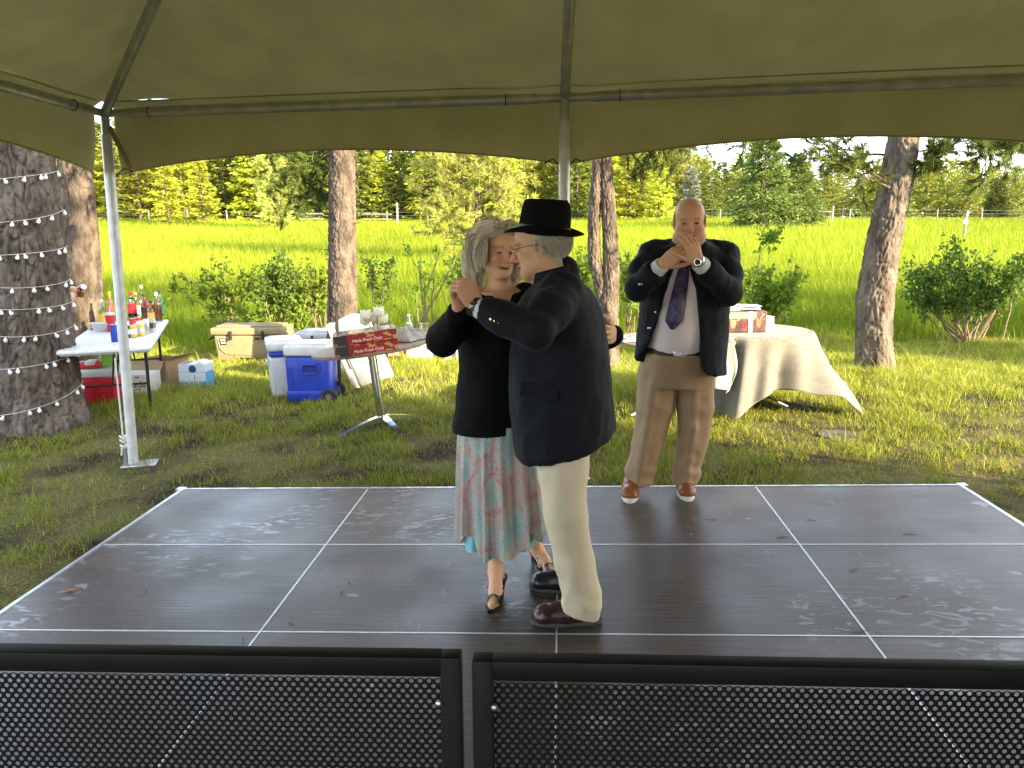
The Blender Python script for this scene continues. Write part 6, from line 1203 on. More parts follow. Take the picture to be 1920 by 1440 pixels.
# spectacles
gl = empty('spectacles', Ah - Ao, 0, A); 
def HW(x, y, z): return AR @ (np.array([x, y, z]) * AS)
for sx in (-1, 1):
    t = np.linspace(0, 2 * np.pi, 20); MB().tube(np.array([HW(sx * .033 + .022 * math.cos(a), .100 - .004 * abs(math.cos(a)), -.003 + .016 * math.sin(a)) for a in t]), .0013, 6).obj('rim', m_gold, gl); MB().tube(np.array([HW(sx * .055, .097, .004), HW(sx * .076, .04, .008), HW(sx * .082, -.012, .008), HW(sx * .080, -.03, -.012)]), .0016, 6).obj('temple', m_gold, gl)
    ln = MB(); ln.add(np.array([HW(sx * .033 + .021 * math.cos(a), .0995, -.003 + .015 * math.sin(a)) for a in t[:-1]]), [tuple(range(19))]); ln.obj('lens', m_lens, gl)
MB().tube(np.array([HW(-.011, .100, .004), HW(0, .104, .007), HW(.011, .100, .004)]), .0013, 6).obj('bridge', m_gold, gl)
def scalp(c, R, s, n, keep, rad=(.078, .097, .087), ctr=(0, -.018, .034), seed=2):
    rg = np.random.default_rng(seed); u = rg.normal(size=(n, 3)); u /= np.linalg.norm(u, axis=1)[:, None]; L = u * np.array(rad) + np.array(ctr); k = keep(L); L, u = L[k], u[k]; return np.asarray(c) + (L * s) @ R.T, u @ R.T, L
R0, N0, L0 = scalp(Ah, AR, AS, 9000, lambda L: (L[:, 2] < .055) & (L[:, 2] > -.055) & (L[:, 1] < .018) & ~((np.abs(L[:, 1] + .005) < .028) & (L[:, 2] < .012)), seed=4)
rg = np.random.default_rng(8); cA = np.array([.62, .57, .50]) * rg.uniform(.55, 1.35, (len(R0), 1))
hair_strands('hair', A, R0 - N0 * .006, N0, m_hair, lambda P, d, i, rg: (P + (d * .0022 + AR @ np.array([0, -.55, -.85]) * .0058 + rg.normal(size=P.shape) * .0006), d * .8), 5, .003, cA)

# ---------------------------------------------------------------- the dancing woman
B = empty('person', on_floor(-.20, 3.30), 0, None, 'dancing woman with grey-blond bob, black cardigan and paisley skirt', 'person', 'people'); Bo = np.array(B.location)
Bh = J(935, 470, 3.37); BR = basis((.42, -.90, -.08), (.04, 0, 1)); BS = .94
bSR, bER, bWR = J(893, 566, 3.36), J(832, 636, 3.14), J(860, 583, 2.93); bSL, bEL, bWL = J(985, 560, 3.42), J(1085, 650, 3.47), J(1152, 628, 3.33)
axB = [axis(-.62, .42, .011, ((-.48, -.30, .0035), (Bh[0] - .13, Bh[0] + .13, .0023), (.14, .32, .004))), axis(2.72, 3.75, .011, ((2.78, 2.98, .0035), (3.24, 3.50, .0023))), axis(-.02, 1.70, .012, ((1.06, 1.45, .004), (1.40, 1.62, .0023)))]
sd = SD(axB); add_head(sd, Bh, BR, BS, .94, .0, .95, -.001, 1.)
nkB = J(938, 548, 3.38); chB = J(938, 600, 3.38); pvB = J(935, 800, 3.36)
sd.cone(Bh + BR @ np.array([0, -.02, -.05]), nkB, .047, .055, .025); sd.loft([(J(938, 545, 3.38)[2], nkB[0], 3.38, .10, .075), (chB[2], chB[0], 3.37, .16, .10), (J(937, 700, 3.36)[2], J(937, 700, 3.36)[0], 3.36, .145, .11), (pvB[2], pvB[0], 3.36, .16, .12)], math.atan2(.55, .83), .03)
sd.cone(bSR, bSL, .045, .045, .04)
for a, b, c_ in ((bSR, bER, bWR), (bSL, bEL, bWL)): sd.chain([(a, .042), (b, .036), (c_, .025)], .02)
bAR, bAL = J(929, 1070, 3.22), J(1008, 1030, 3.53); kR, kL = J(930, 930, 3.31), J(975, 920, 3.42)
for h_, k_, a_ in ((J(920, 820, 3.36), kR, bAR), (J(945, 820, 3.38), kL, bAL)): sd.chain([(h_, .07), (k_, .048), (k_ * .6 + a_ * .4, .045), (a_, .030)], .03)
toeR, toeL = on_floor(-.292, 3.085), on_floor(-.035, 3.42); heR, heL = on_floor(-.268, 3.275), on_floor(-.135, 3.60)
for a_, t_, h_ in ((bAR, toeR, heR), (bAL, toeL, heL)): sd.cone(a_, h_ + [0, 0, .075], .031, .027, .015); sd.chain([(a_ + [0, 0, -.01], .030), (h_ * .45 + t_ * .55 + [0, 0, .052], .030), (t_ * .85 + h_ * .15 + [0, 0, .022], .024), (t_ + [0, 0, .018], .014)], .018)
add_hand(sd, bWR, (.10, -.25, .95), (.75, -.6, .0), 1, ((.9, .9, .5),) * 4, (.1, .2), .92); add_hand(sd, bWL, (-.35, -.90, .12), (-.85, .25, .0), -1, ((.05, .35, .3), (.1, .35, .3), (.15, .4, .3), (.2, .4, .3)), (.3, .3), .96, .10)
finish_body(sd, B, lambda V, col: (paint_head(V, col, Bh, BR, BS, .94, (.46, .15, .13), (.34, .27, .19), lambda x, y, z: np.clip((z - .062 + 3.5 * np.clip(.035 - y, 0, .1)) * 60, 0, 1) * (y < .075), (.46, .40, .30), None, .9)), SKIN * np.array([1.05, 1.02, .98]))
# cardigan, open at the neck
sd = SD([axis(-.66, .42, .0085), axis(2.75, 3.75, .0085), axis(.72, 1.46, .0085)]); rzB = math.atan2(.55, .83)
def bsec(y, xc, rx, ry, Y=3.37): q = J(xc, y, Y); return (q[2], q[0], Y, rx, ry)
sd.loft([bsec(552, 938, .12, .085, 3.38), bsec(568, 938, .175, .11), bsec(610, 935, .185, .135), bsec(680, 932, .168, .135), bsec(750, 930, .178, .142), bsec(800, 929, .192, .150), bsec(840, 928, .20, .155)], rzB, .02)
sd.chain([(bSR, .064), (bER, .062), (bWR + unit(bER - bWR) * .015, .042)], .03); sd.chain([(bSL, .064), (bEL, .06), (bWL + unit(bEL - bWL) * .01, .045)], .03); sd.plane(J(930, 812, 3.30), np.array([0, .12, -1.]))
ctrf = J(952, 560, 3.25); fB2 = unit((.50, -.85, 0))
sd.cone(J(944, 535, 3.30) + fB2 * .03, J(958, 640, 3.22), .072, .012, .012, 's')
cdB = garment('cardigan', sd, m_blackk, B, ((.007, (6, 6, 4), 13, 'n'), (.005, (13, 13, 10), 16, 'r'), (.002, (30, 30, 26), 19, 'n')))
# hem ribbing
# print top in the neckline
sd = SD([axis(-.42, .05, .007), axis(3.1, 3.6, .007), axis(1.0, 1.42, .007)]); sd.loft([bsec(558, 938, .10, .066, 3.375), bsec(590, 938, .16, .108, 3.37), bsec(650, 935, .165, .122)], rzB, .02); sd.cone(J(946, 540, 3.28) + fB2 * .06, J(952, 577, 3.25) + fB2 * .05, .075, .035, .015, 's')
m_print = mat('print_top', (.22, .26, .13), .7, col2=(.10, .36, .36), vscale=30, ramp=(.48, .53)); garment('print_top', sd, m_print, B)
for xa, xb in (): P = np.array([J(*xa, 3.27), J(918, 560, 3.25), J(*xb, 3.24)]); MB().tube(P - Bo, [.008, .012, .006], 8).obj('blouse_edge', mat('cream_edge', (.62, .56, .42), .7), B)
# skirt: two layers with folds
def skirt_material():
    m = bpy.data.materials.new('paisley_chiffon'); m.use_nodes = True; nt = m.node_tree; L = nt.links; p = nt.nodes['Principled BSDF']; p.inputs['Roughness'].default_value = .65
    tc = _n(nt, 'ShaderNodeTexCoord'); mp = _n(nt, 'ShaderNodeMapping'); mp.inputs['Scale'].default_value = (1.5, 1.5, .8); L.new(tc.outputs['Object'], mp.inputs['Vector'])
    n0 = _n(nt, 'ShaderNodeTexNoise'); n0.inputs['Scale'].default_value = 8; n0.inputs['Detail'].default_value = 2; L.new(mp.outputs['Vector'], n0.inputs['Vector'])
    wr = _n(nt, 'ShaderNodeMixRGB', blend_type='LINEAR_LIGHT'); wr.inputs['Fac'].default_value = .10; L.new(mp.outputs['Vector'], wr.inputs['Color1']); L.new(n0.outputs['Color'], wr.inputs['Color2'])
    vo = _n(nt, 'ShaderNodeTexVoronoi'); vo.inputs['Scale'].default_value = 11; L.new(wr.outputs['Color'], vo.inputs['Vector'])
    mu = _n(nt, 'ShaderNodeMath', operation='MULTIPLY'); mu.inputs[1].default_value = 5.5; L.new(vo.outputs['Distance'], mu.inputs[0]); fr = _n(nt, 'ShaderNodeMath', operation='FRACT'); L.new(mu.outputs[0], fr.inputs[0])
    def ramp(src, stops):
        r = _n(nt, 'ShaderNodeValToRGB'); e = r.color_ramp; e.elements[0].position, e.elements[0].color = stops[0][0], (*stops[0][1], 1); e.elements[1].position, e.elements[1].color = stops[-1][0], (*stops[-1][1], 1)
        for ps, cc in stops[1:-1]: x = e.elements.new(ps); x.color = (*cc, 1)
        L.new(src, r.inputs['Fac']); return r.outputs['Color']
    rings = ramp(fr.outputs[0], [(.0, (.20, .13, .14)), (.15, (.50, .44, .34)), (.4, (.13, .42, .45)), (.6, (.52, .40, .30)), (.75, (.36, .12, .18)), (1., (.34, .46, .42))])
    big = _n(nt, 'ShaderNodeTexNoise'); big.inputs['Scale'].default_value = 5; big.inputs['Detail'].default_value = 1; L.new(mp.outputs['Vector'], big.inputs['Vector'])
    area = ramp(big.outputs['Fac'], [(.34, (.10, .40, .44)), (.42, (.42, .46, .40)), (.48, (.52, .30, .24)), (.54, (.50, .06, .17)), (.58, (.50, .42, .28)), (.64, (.20, .45, .46)), (.72, (.40, .22, .28))])
    mx = _n(nt, 'ShaderNodeMixRGB'); mx.inputs['Fac'].default_value = .42; L.new(rings, mx.inputs['Color1']); L.new(area, mx.inputs['Color2']); hs = _n(nt, 'ShaderNodeHueSaturation'); hs.inputs['Value'].default_value = 1.4; hs.inputs['Saturation'].default_value = 1.05; L.new(mx.outputs['Color'], hs.inputs['Color']); L.new(hs.outputs['Color'], p.inputs['Base Color'])
    t = _n(nt, 'ShaderNodeBsdfTranslucent'); L.new(hs.outputs['Color'], t.inputs['Color']); ms = _n(nt, 'ShaderNodeMixShader'); ms.inputs['Fac'].default_value = .2; L.new(p.outputs['BSDF'], ms.inputs[1]); L.new(t.outputs['BSDF'], ms.inputs[2]); L.new(ms.outputs['Shader'], nt.nodes['Material Output'].inputs['Surface']); return m
m_skirt = skirt_material(); m_slip = mat('aqua_slip', (.20, .50, .55), .5)
def skirt(name, top, bot, rt0, rb0, amp, nf, m, seed, ragged=.03):
    na, nz = 200, 44; a = np.linspace(0, 2 * np.pi, na + 1); P = np.zeros((nz, na + 1, 3)); ph = 2 * fbm(np.stack([np.cos(a) * 1.5, np.sin(a) * 1.5, a * 0 + seed], 1), 2, seed); hemv = ragged * (np.sin(3 * a + seed) + .6 * np.sin(7 * a + 2 * seed))
    for i, t in enumerate(np.linspace(0, 1, nz)):
        c_ = top * (1 - t) + bot * t; fo = amp * (.15 + .85 * t) * (np.sin(nf * a + 3 * ph + .6 * t) + .45 * np.sin(nf * 2.1 * a + 5 * ph)); r_ = rt0[0] + (rb0[0] - rt0[0]) * t ** .8; r2 = rt0[1] + (rb0[1] - rt0[1]) * t ** .8
        P[i, :, 0] = c_[0] + (r_ + fo) * np.cos(a); P[i, :, 1] = c_[1] + (r2 + fo) * np.sin(a); P[i, :, 2] = c_[2] + hemv * t * t + .008 * np.sin(5 * a) * t
    return MB().grid(P - Bo).obj(name, m, B)
skirt('skirt', J(930, 790, 3.36), J(938, 1010, 3.34), (.165, .135), (.186, .170), .021, 12, m_skirt, 3, .038); skirt('slip', J(932, 800, 3.36), J(934, 1018, 3.34), (.15, .12), (.155, .14), .008, 9, m_slip, 5, .012)
# open-toe slingback heels
for he, to, an in ((heR, toeR, bAR), (heL, toeL, bAL)):
    sh = empty('shoe', he - Bo, 0, B); f = unit(np.r_[(to - he)[:2], 0]); l = np.array([-f[1], f[0], 0]); L_ = np.linalg.norm((to - he)[:2]); u = np.array([0, 0, 1.]); zf = lambda t: .058 * (1 - np.clip(t * 1.5, 0, 1)) ** 1.3 + .010
    P = []
    for t in np.linspace(-.06, 1.12, 18):
        w_ = .036 * (.62 + .55 * np.clip(t, 0, .75)) * (1 - max(0, t - .8) * 2.1); P.append([f * t * L_ - l * w_ + u * (zf(t) - .010), f * t * L_ - l * w_ + u * (zf(t)), f * t * L_ + u * zf(t), f * t * L_ + l * w_ + u * zf(t), f * t * L_ + l * w_ + u * (zf(t) - .010)])
    P = np.array(P); sl = MB(); sl.grid(P); sl.grid(P[:, [4, 0]]); sl.obj('sole', m_leatherk, sh)
    MB().tube([(0, 0, .002), f * .002 + u * .03, f * .004 + u * .058], [.0085, .009, .018], 10).obj('heel', m_leatherk, sh)
    for t0, t1, sg in ((.62, .92, 1), (.92, .62, 1), (.60, .72, 1)):
        t = np.linspace(-1, 1, 13); Q = np.array([f * L_ * (t0 + (t1 - t0) * (s_ + 1) / 2) + l * .036 * s_ + u * (zf(.78) + .047 * math.sqrt(max(0, 1 - .9 * s_ * s_))) for s_ in t]); MB().grid(np.stack([Q - f * .013, Q + f * .013], 0)).obj('strap', m_leatherk, sh)
    t = np.linspace(-1, 1, 15); Q = np.array([f * L_ * (-.08 + .66 * abs(s_) ** 1.5) + l * .034 * np.sign(s_) * min(1, abs(s_) * 2.2) + u * (.098 - .035 * abs(s_)) for s_ in t]); MB().tube(Q, .004, 6).obj('sling_strap', m_leatherk, sh)
# hair: wavy chin-length bob, in locks
R0, N0, L0 = scalp(Bh, BR, BS, 15000, lambda L: ((L[:, 2] > .060) | (L[:, 1] < -.002)) & (L[:, 2] > -.045) & ~((L[:, 1] > .062) & (L[:, 2] < .085)), (.078, .098, .088), seed=6)
rg = np.random.default_rng(9); lock_c = rg.integers(0, len(R0), 150); lock = np.argmin(((L0[:, None, :] - L0[lock_c][None]) ** 2).sum(-1), 1); lk_ph, lk_len, lk_v, lk_out = rg.uniform(0, 6.28, 150)[lock][:, None], rg.uniform(.80, 1.12, 150)[lock][:, None], rg.uniform(.55, 1.35, 150)[lock][:, None], rg.uniform(.94, 1.16, 150)[lock]
cB = np.array([[.85, .76, .60]]) * lk_v * rg.uniform(.7, 1.3, (len(R0), 1)) + .03; part = np.sign(L0[:, 0] + .018); ctrB = Bh + BR @ (np.array([0, -.018, .03]) * BS); lock_root = R0[lock_c][lock]
def stepB(P, d, i, rg):
    rel = P - ctrB; tang = np.cross(np.array([0, 0, 1.]), rel); tang /= np.linalg.norm(tang, axis=1)[:, None] + 1e-9; radl = rel * np.array([1, 1, 0]); radl /= np.linalg.norm(radl, axis=1)[:, None] + 1e-9
    sidev = (part[:, None] * BR[:, 0][None]) * (.9 if i < 3 else .1); dn = np.array([0, 0, -1.]) * (.1 + .30 * i); ph = lk_ph + i * .95
    wave = tang * np.sin(ph) * .55 + radl * np.cos(ph * 1.1) * .45 + rg.normal(size=P.shape) * .13; back = BR @ np.array([0, -.34, 0]) if i < 5 else BR @ np.array([0, .05, 0]); inn = -radl * (.9 if i > 7 else 0)
    v = d * (.9 if i < 2 else .1) + sidev + dn + back + wave + inn; v /= np.linalg.norm(v, axis=1)[:, None] + 1e-9; P = P + v * .0190 * lk_len
    L = ((P - ctrB) @ BR) / BS; k = np.linalg.norm(L / (np.array([.100, .112, .104])[None] * lk_out[:, None]), axis=1); push = np.clip(1 / np.maximum(k, .3), 1, 1.3); L = np.where(((L[:, 2] > -.02) & (k < 1))[:, None], L * push[:, None], L)
    fx = (L[:, 1] > .022) & (np.abs(L[:, 0]) < .080) & (L[:, 2] < .050); L[:, 0] = np.where(fx, np.where(L[:, 0] > 0, 1, -1) * .082, L[:, 0]); r_ = np.linalg.norm(L[:, :2], axis=1); lowm = (L[:, 2] <= -.02) & (r_ < .078); L[lowm, :2] *= (.080 / np.maximum(r_[lowm], .02))[:, None]
    return ctrB + (L * BS) @ BR.T, v
hair_strands('hair', B, R0 - N0 * .004, N0, m_hair, stepB, 10, .0030, cB, 3)
ear = Bh + BR @ (np.array([-.078, -.002, -.045]) * BS); MB().lathe([(0, -.006), (.006, -.003), (.006, .003), (0, .006)], 10, ear - Bo, cap=False).obj('earring', m_dark, B)

# ---------------------------------------------------------------- the bald man at the floor's edge
C = empty('person', on_floor(.60, 4.60), 0, None, 'bald man in open dark blazer and purple tie, hands clasped at his mouth', 'person', 'people'); Co = np.array(C.location)
Ch = J(1293, 414, 4.56); CR = basis((-.10, -.98, -.16), (-.03, 0, 1)); CS = 1.06
cSR, cER, cWR = J(1214, 478, 4.60), J(1196, 541, 4.40), J(1244, 494, 4.27); cSL, cEL, cWL = J(1366, 480, 4.60), J(1366, 548, 4.40), J(1308, 490, 4.25)
axC = [axis(.05, 1.20, .012, ((.50, .86, .0028),)), axis(4.05, 5.0, .012, ((4.12, 4.36, .0032), (4.42, 4.66, .0028))), axis(-.02, 1.82, .013, ((1.34, 1.54, .0032), (1.48, 1.80, .0028)))]
sd = SD(axC); add_head(sd, Ch, CR, CS, 1.07, .010, 1.1, .004, .9)
nkC = J(1291, 462, 4.60); sd.cone(Ch + CR @ np.array([0, -.02, -.05]), nkC, .070, .075, .03); chC = J(1282, 540, 4.62); pvC = J(1264, 680, 4.62); sd.cone(nkC, chC, .09, .17, .05); sd.cone(chC, pvC, .17, .16, .05); sd.cone(cSR, cSL, .06, .06, .04)
for a, b, c_ in ((cSR, cER, cWR), (cSL, cEL, cWL)): sd.chain([(a, .055), (b, .045), (c_, .031)], .02)
cAR, cAL = J(1190, 900, 4.60), J(1286, 895, 4.62); cKR, cKL = J(1218, 790, 4.58), J(1293, 790, 4.58)
for h_, k_, a_ in ((J(1232, 690, 4.62), cKR, cAR), (J(1298, 690, 4.62), cKL, cAL)): sd.chain([(h_, .085), (k_, .048), (a_, .036)], .03); sd.cone(a_, a_ + [0, -.07, -.045], .03, .022, .02)
add_hand(sd, cWR, (.80, -.12, .60), (.25, .55, .1), -1, ((.35, .5, .35), (.4, .5, .4), (.45, .5, .4), (.5, .5, .4)), (.2, .2), 1.06, .0, None, .006, .5)
add_hand(sd, cWL + [0, -.012, 0], (-.42, -.02, .90), (-.25, .9, -.1), 1, ((.25, .40, .3), (.25, .45, .3), (.3, .45, .35), (.35, .5, .4)), (.15, .15), 1.06, .03, None, .006, .7)
hlC = lambda x, y, z: np.clip((np.abs(x) - .055) * 60, 0, 1) * (z > -.01) * (z < .055) * (y < .02) * .5 + (y < -.05) * (z < .05) * .5
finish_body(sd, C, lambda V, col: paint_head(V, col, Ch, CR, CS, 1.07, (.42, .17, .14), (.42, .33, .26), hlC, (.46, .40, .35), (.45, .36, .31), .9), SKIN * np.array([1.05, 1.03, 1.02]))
R0, N0, L0 = scalp(Ch, CR, CS, 5000, lambda L: (L[:, 2] < .045) & (L[:, 2] > -.05) & (L[:, 1] < .015) & (np.abs(L[:, 0]) > .02) & ~((np.abs(L[:, 1] + .005) < .03) & (L[:, 2] < .02)), (.0785 * 1.07, .097, .087), seed=14); cC = np.array([.50, .46, .42]) * np.random.default_rng(3).uniform(.6, 1.3, (len(R0), 1))
hair_strands('hair', C, R0 - N0 * .004, N0, m_hair, lambda P, d, i, rg: (P + (d * .0012 + np.array([0, 0, -.0030]) + CR @ np.array([0, -.0015, 0]) + rg.normal(size=P.shape) * .0005), d), 3, .003, cC)
# shirt
def csec(y, xl, xr, ry, Y=4.60): a, b = J(xl, y, Y), J(xr, y, Y); return (a[2], (a[0] + b[0]) / 2, Y, (b[0] - a[0]) / 2, ry)
sd = SD([axis(.20, 1.05, .0085), axis(4.22, 4.95, .0085), axis(.80, 1.56, .0085)]); sd.loft([csec(462, 1262, 1322, .085), csec(485, 1228, 1350, .12), csec(530, 1222, 1348, .165, 4.585), csec(580, 1216, 1342, .195, 4.575), csec(620, 1212, 1335, .20, 4.575), csec(645, 1212, 1330, .19, 4.58), csec(662, 1214, 1326, .175, 4.59)], -.05, .02, 'u', 2.2); sd.cone(J(1293, 447, 4.58), J(1291, 470, 4.60), .083, .090, .02); sd.ell(Ch + CR @ np.array([0, .04, -.13]), (.07, .08, .05), CR, .01, 's')
shC = garment('shirt', sd, m_shirt, C, ((.005, (7, 7, 3), 23, 'n'), (.003, (16, 16, 7), 26, 'r')))
for w_, e_ in ((cWR, cER), (cWL, cEL)): u = unit(w_ - e_); MB().tube([w_ - u * .115 - Co, w_ - u * .06 - Co, w_ - u * .012 - Co], [.052, .047, .044], 20).obj('shirt_cuff', m_shirtw, shC)
co = MB(); t = np.linspace(-2.6, 2.6, 30); P = []; cb = nkC + np.array([0, .0, .0])
for rr, dz in ((.082, .005), (.088, .045), (.094, .046), (.104, .004)): P.append([cb + np.array([math.sin(a) * rr, math.cos(a) * rr * .98, dz - .035 * (1 - math.cos(a)) * .5]) for a in t])
co.grid(np.array(P) - Co); co.obj('shirt_collar', m_shirtw, shC)
# tie following the belly
P = []
for i, (y, xc, hw) in enumerate(((474, 1286, 9), (482, 1285, 8), (500, 1283, 10), (530, 1278, 13), (560, 1272, 15), (585, 1267, 17), (602, 1264, 17), (618, 1261, 4))):
    row = []
    for s_ in (-1, -.5, 0, .5, 1): Yt = np.interp(y, [474, 500, 530, 580, 620], [4.475, 4.45, 4.415, 4.372, 4.368]) - .014 + .012 * abs(s_); row.append(J(xc + hw * s_, y, Yt))
    P.append(row)
mt = mat('purple_tie', (.035, .022, .07), .45, col2=(.085, .065, .16), vscale=34, ramp=(.47, .55), detail=2, sheen=.3); ti = MB().grid(np.array(P) - Co).obj('tie', mt, C); sdm = ti.modifiers.new('solid', 'SOLIDIFY'); sdm.thickness = .006; sdm.offset = 1
# trousers
sd = SD([axis(.10, 1.05, .0085), axis(4.30, 4.98, .0085), axis(.03, .98, .0085)])
sd.loft([csec(648, 1214, 1332, .185, 4.595), csec(665, 1208, 1336, .19, 4.60), csec(690, 1204, 1338, .18, 4.61), csec(720, 1202, 1338, .16, 4.62)], -.03, .02)
sd.chain([(J(1236, 700, 4.61), .122), (J(1228, 760, 4.60), .108), (J(1214, 830, 4.59), .088), (J(1200, 880, 4.59), .082), (J(1188, 950, 4.585), .070)], .02); sd.chain([(J(1302, 700, 4.61), .118), (J(1304, 760, 4.60), .104), (J(1298, 830, 4.60), .086), (J(1288, 880, 4.605), .078), (J(1285, 950, 4.605), .068)], .02)
sd.chain([(J(1226, 720, 4.50), .02), (J(1215, 800, 4.505), .014), (J(1203, 860, 4.51), .012), (J(1190, 940, 4.51), .010)], .035); sd.chain([(J(1302, 720, 4.50), .02), (J(1300, 800, 4.505), .014), (J(1292, 860, 4.52), .012), (J(1285, 940, 4.53), .010)], .035); sd.plane(np.array([0, 4.5, .078]), np.array([0, .12, -1.])); V, Fq = sd.nets(); V = relax(V, Fq, 2); N = normals(V, Fq); zz = V[:, 2]; fold = np.exp(-((zz - .13) / .08) ** 2) + .45 * np.exp(-((zz - .62) / .10) ** 2)
V = V + N * (.010 * fbm(V * [9, 9, 2.2], 2, 35) + .0045 * fold * np.sin(zz * 60 + V[:, 0] * 30 + 3 * fbm(V * 7, 2, 37)) + .004 * (1 - 2 * np.abs(fbm(V * [12, 12, 8], 2, 39))))[:, None]; link('trousers', np_mesh('trousers', V - Co, Fq, m_tant), C)
t = np.linspace(0, 2 * np.pi, 60); a, b = J(1211, 653, 4.60), J(1334, 653, 4.60); cbx, hwx = (a[0] + b[0]) / 2, (b[0] - a[0]) / 2 + .006; P = np.array([[[cbx + hwx * np.sign(math.cos(q)) * abs(math.cos(q)) ** .87, 4.598 + .196 * np.sign(math.sin(q)) * abs(math.sin(q)) ** .87, a[2] + dz] for q in t] for dz in (-.017, .017)]); bl = MB().grid(P - Co).obj('belt', m_leather, C); MB().rbox(np.array([J(1271, 653, 4.40)[0], 4.399, a[2]]) - Co, (.045, .008, .036), .004, 1).obj('buckle', m_silver, bl)
# blazer
sd = SD([axis(.10, 1.16, .0085), axis(4.15, 5.0, .0085), axis(.70, 1.60, .0085)])
sd.loft([csec(452, 1268, 1316, .09), csec(462, 1232, 1345, .115), csec(476, 1212, 1366, .145), csec(520, 1206, 1366, .185, 4.595), csec(570, 1203, 1364, .212, 4.588), csec(620, 1198, 1362, .222, 4.588), csec(670, 1193, 1360, .222, 4.59), csec(720, 1190, 1360, .222, 4.59)], -.05, .02, 'u', 2.4)
sd.chain([(cSR + [.025, 0, .0], .080), (cSR * .5 + cER * .5, .070), (cER, .062), (cER * .4 + cWR * .6, .057), (cWR - unit(cWR - cER) * .075, .055)], .035); sd.chain([(cSL + [-.01, 0, .0], .080), (cSL * .5 + cEL * .5, .070), (cEL, .062), (cEL * .4 + cWL * .6, .057), (cWL - unit(cWL - cEL) * .075, .055)], .035); sd.cone(cSR + [.05, .02, .035], nkC + [-.06, .03, -.01], .050, .055, .03); sd.cone(cSL + [-.05, .02, .035], nkC + [.06, .03, -.01], .050, .055, .03)
for w_, e_ in ((cWR, cER), (cWL, cEL)):
    u = unit(w_ - e_); sl = sd._sl(w_ - .12, w_ + .12); Pq = sd._P(sl); dd = (Pq - (w_ - u * .06)) @ u; lat = np.linalg.norm((Pq - w_) - ((Pq - w_) @ u)[..., None] * u, axis=-1); sd._mix(sl, np.where(lat < .10, dd, -1), 0, 'i')
# front opening, following its edges in the picture
sl = tuple(slice(None) for _ in range(3)); Pq = sd._P(sl); rows_ = [(448, 1284, 1296), (480, 1277, 1293), (520, 1256, 1301), (560, 1244, 1307), (600, 1234, 1310), (640, 1222, 1312), (668, 1206, 1314), (690, 1190, 1318), (710, 1170, 1330)]; zr = [J(1270, r_[0], 4.40)[2] for r_ in rows_][::-1]; xl = [J(r_[1], r_[0], 4.40)[0] for r_ in rows_][::-1]; xr = [J(r_[2], r_[0], 4.40)[0] for r_ in rows_][::-1]
L_, R_ = np.interp(Pq[..., 2], zr, xl), np.interp(Pq[..., 2], zr, xr); op = np.maximum(np.maximum(L_ - Pq[..., 0], Pq[..., 0] - R_), Pq[..., 1] - 4.56); arms = np.zeros(op.shape, bool)
for a_, b_ in ((cSR, cER), (cER, cWR), (cSL, cEL), (cEL, cWL)):
    ab = b_ - a_; tt_ = np.clip(((Pq - a_) @ ab) / (ab @ ab), 0, 1); arms |= (np.linalg.norm(Pq - a_ - tt_[..., None] * ab, axis=-1) < .092) & (Pq[..., 1] < 4.50)
op = np.where(arms, 1., op); sd._mix(sl, op, .006, 's'); h0 = J(1203, 684, 4.40); h1 = J(1340, 706, 4.40); sd.plane(h0, np.array([(h1[2] - h0[2]) / (h1[0] - h0[0]), 0, -1.]))
sd.ell(Ch + CR @ np.array([0, .03, -.10]), (.085, .09, .10), CR, .01, 's')
jkC = garment('blazer', sd, m_navy, C, ((.009, (5, 5, 3.5), 43, 'n'), (.0065, (12, 12, 9), 46, 'r'), (.002, (30, 30, 22), 49, 'n')))
for px, py, Y in ((1230, 585, 4.395), (1217, 615, 4.385), (1325, 530, 4.335), (1331, 534, 4.34), (1337, 538, 4.345), (1200, 533, 4.31), (1205, 532, 4.305), (1210, 531, 4.30)):
    q = J(px, py, Y); MB().lathe([(0, 0), (.008, .0005), (.009, .003), (.006, .006), (0, .007)], 12, q - Co, frame_to(unit(CAM - q))[:, [0, 2, 1]] * np.array([1, -1, 1]), cap=False).obj('button', m_silver, jkC)
pq = J(1352, 612, 4.40); MB().box(pq - Co, (.004, .004, .05), rotm(0, .15)).obj('pocket_slit', m_dark, jkC)
# lapels
for pts in (((1262, 468), (1246, 505), (1236, 560), (1234, 598), (1226, 560), (1236, 500)), ((1302, 470), (1306, 510), (1309, 560), (1311, 600), (1322, 555), (1318, 500))):
    q = np.array([J(x, y, 4.385 + .0006 * (560 - y) * .8) for x, y in pts]); lp = MB(); lp.add(q - Co, [tuple(range(6))]); o_ = lp.obj('lapel', m_navy, jkC, smooth=False); sdm = o_.modifiers.new('solid', 'SOLIDIFY'); sdm.thickness = .008; sdm.offset = 0
u = unit(cWL - cEL); wt = MB(); wt.tube([cWL - u * .012 - Co, cWL + u * .012 + [0, -.006, 0] - Co], [.040, .039], 20); w_o = wt.obj('wrist_watch', m_silver, C); wf = cWL + unit(CAM - cWL) * .040 + [0, 0, -.004]; MB().lathe([(0, -.006), (.019, -.006), (.021, .002), (.0175, .006), (0, .006)], 20, wf - Co, frame_to(unit(CAM - cWL))[:, [0, 2, 1]] * np.array([1, -1, 1]), cap=False).obj('watch_case', m_silver, w_o); MB().lathe([(0, .0065), (.016, .0065), (.0155, .0075), (0, .0078)], 18, wf - Co, frame_to(unit(CAM - cWL))[:, [0, 2, 1]] * np.array([1, -1, 1]), cap=False).obj('watch_face', m_dark, w_o)
qs = [on_floor(*(at_z(x, y, .012)[:2])) for x, y in ((1186, 902), (1178, 944), (1287, 898), (1287, 938))]
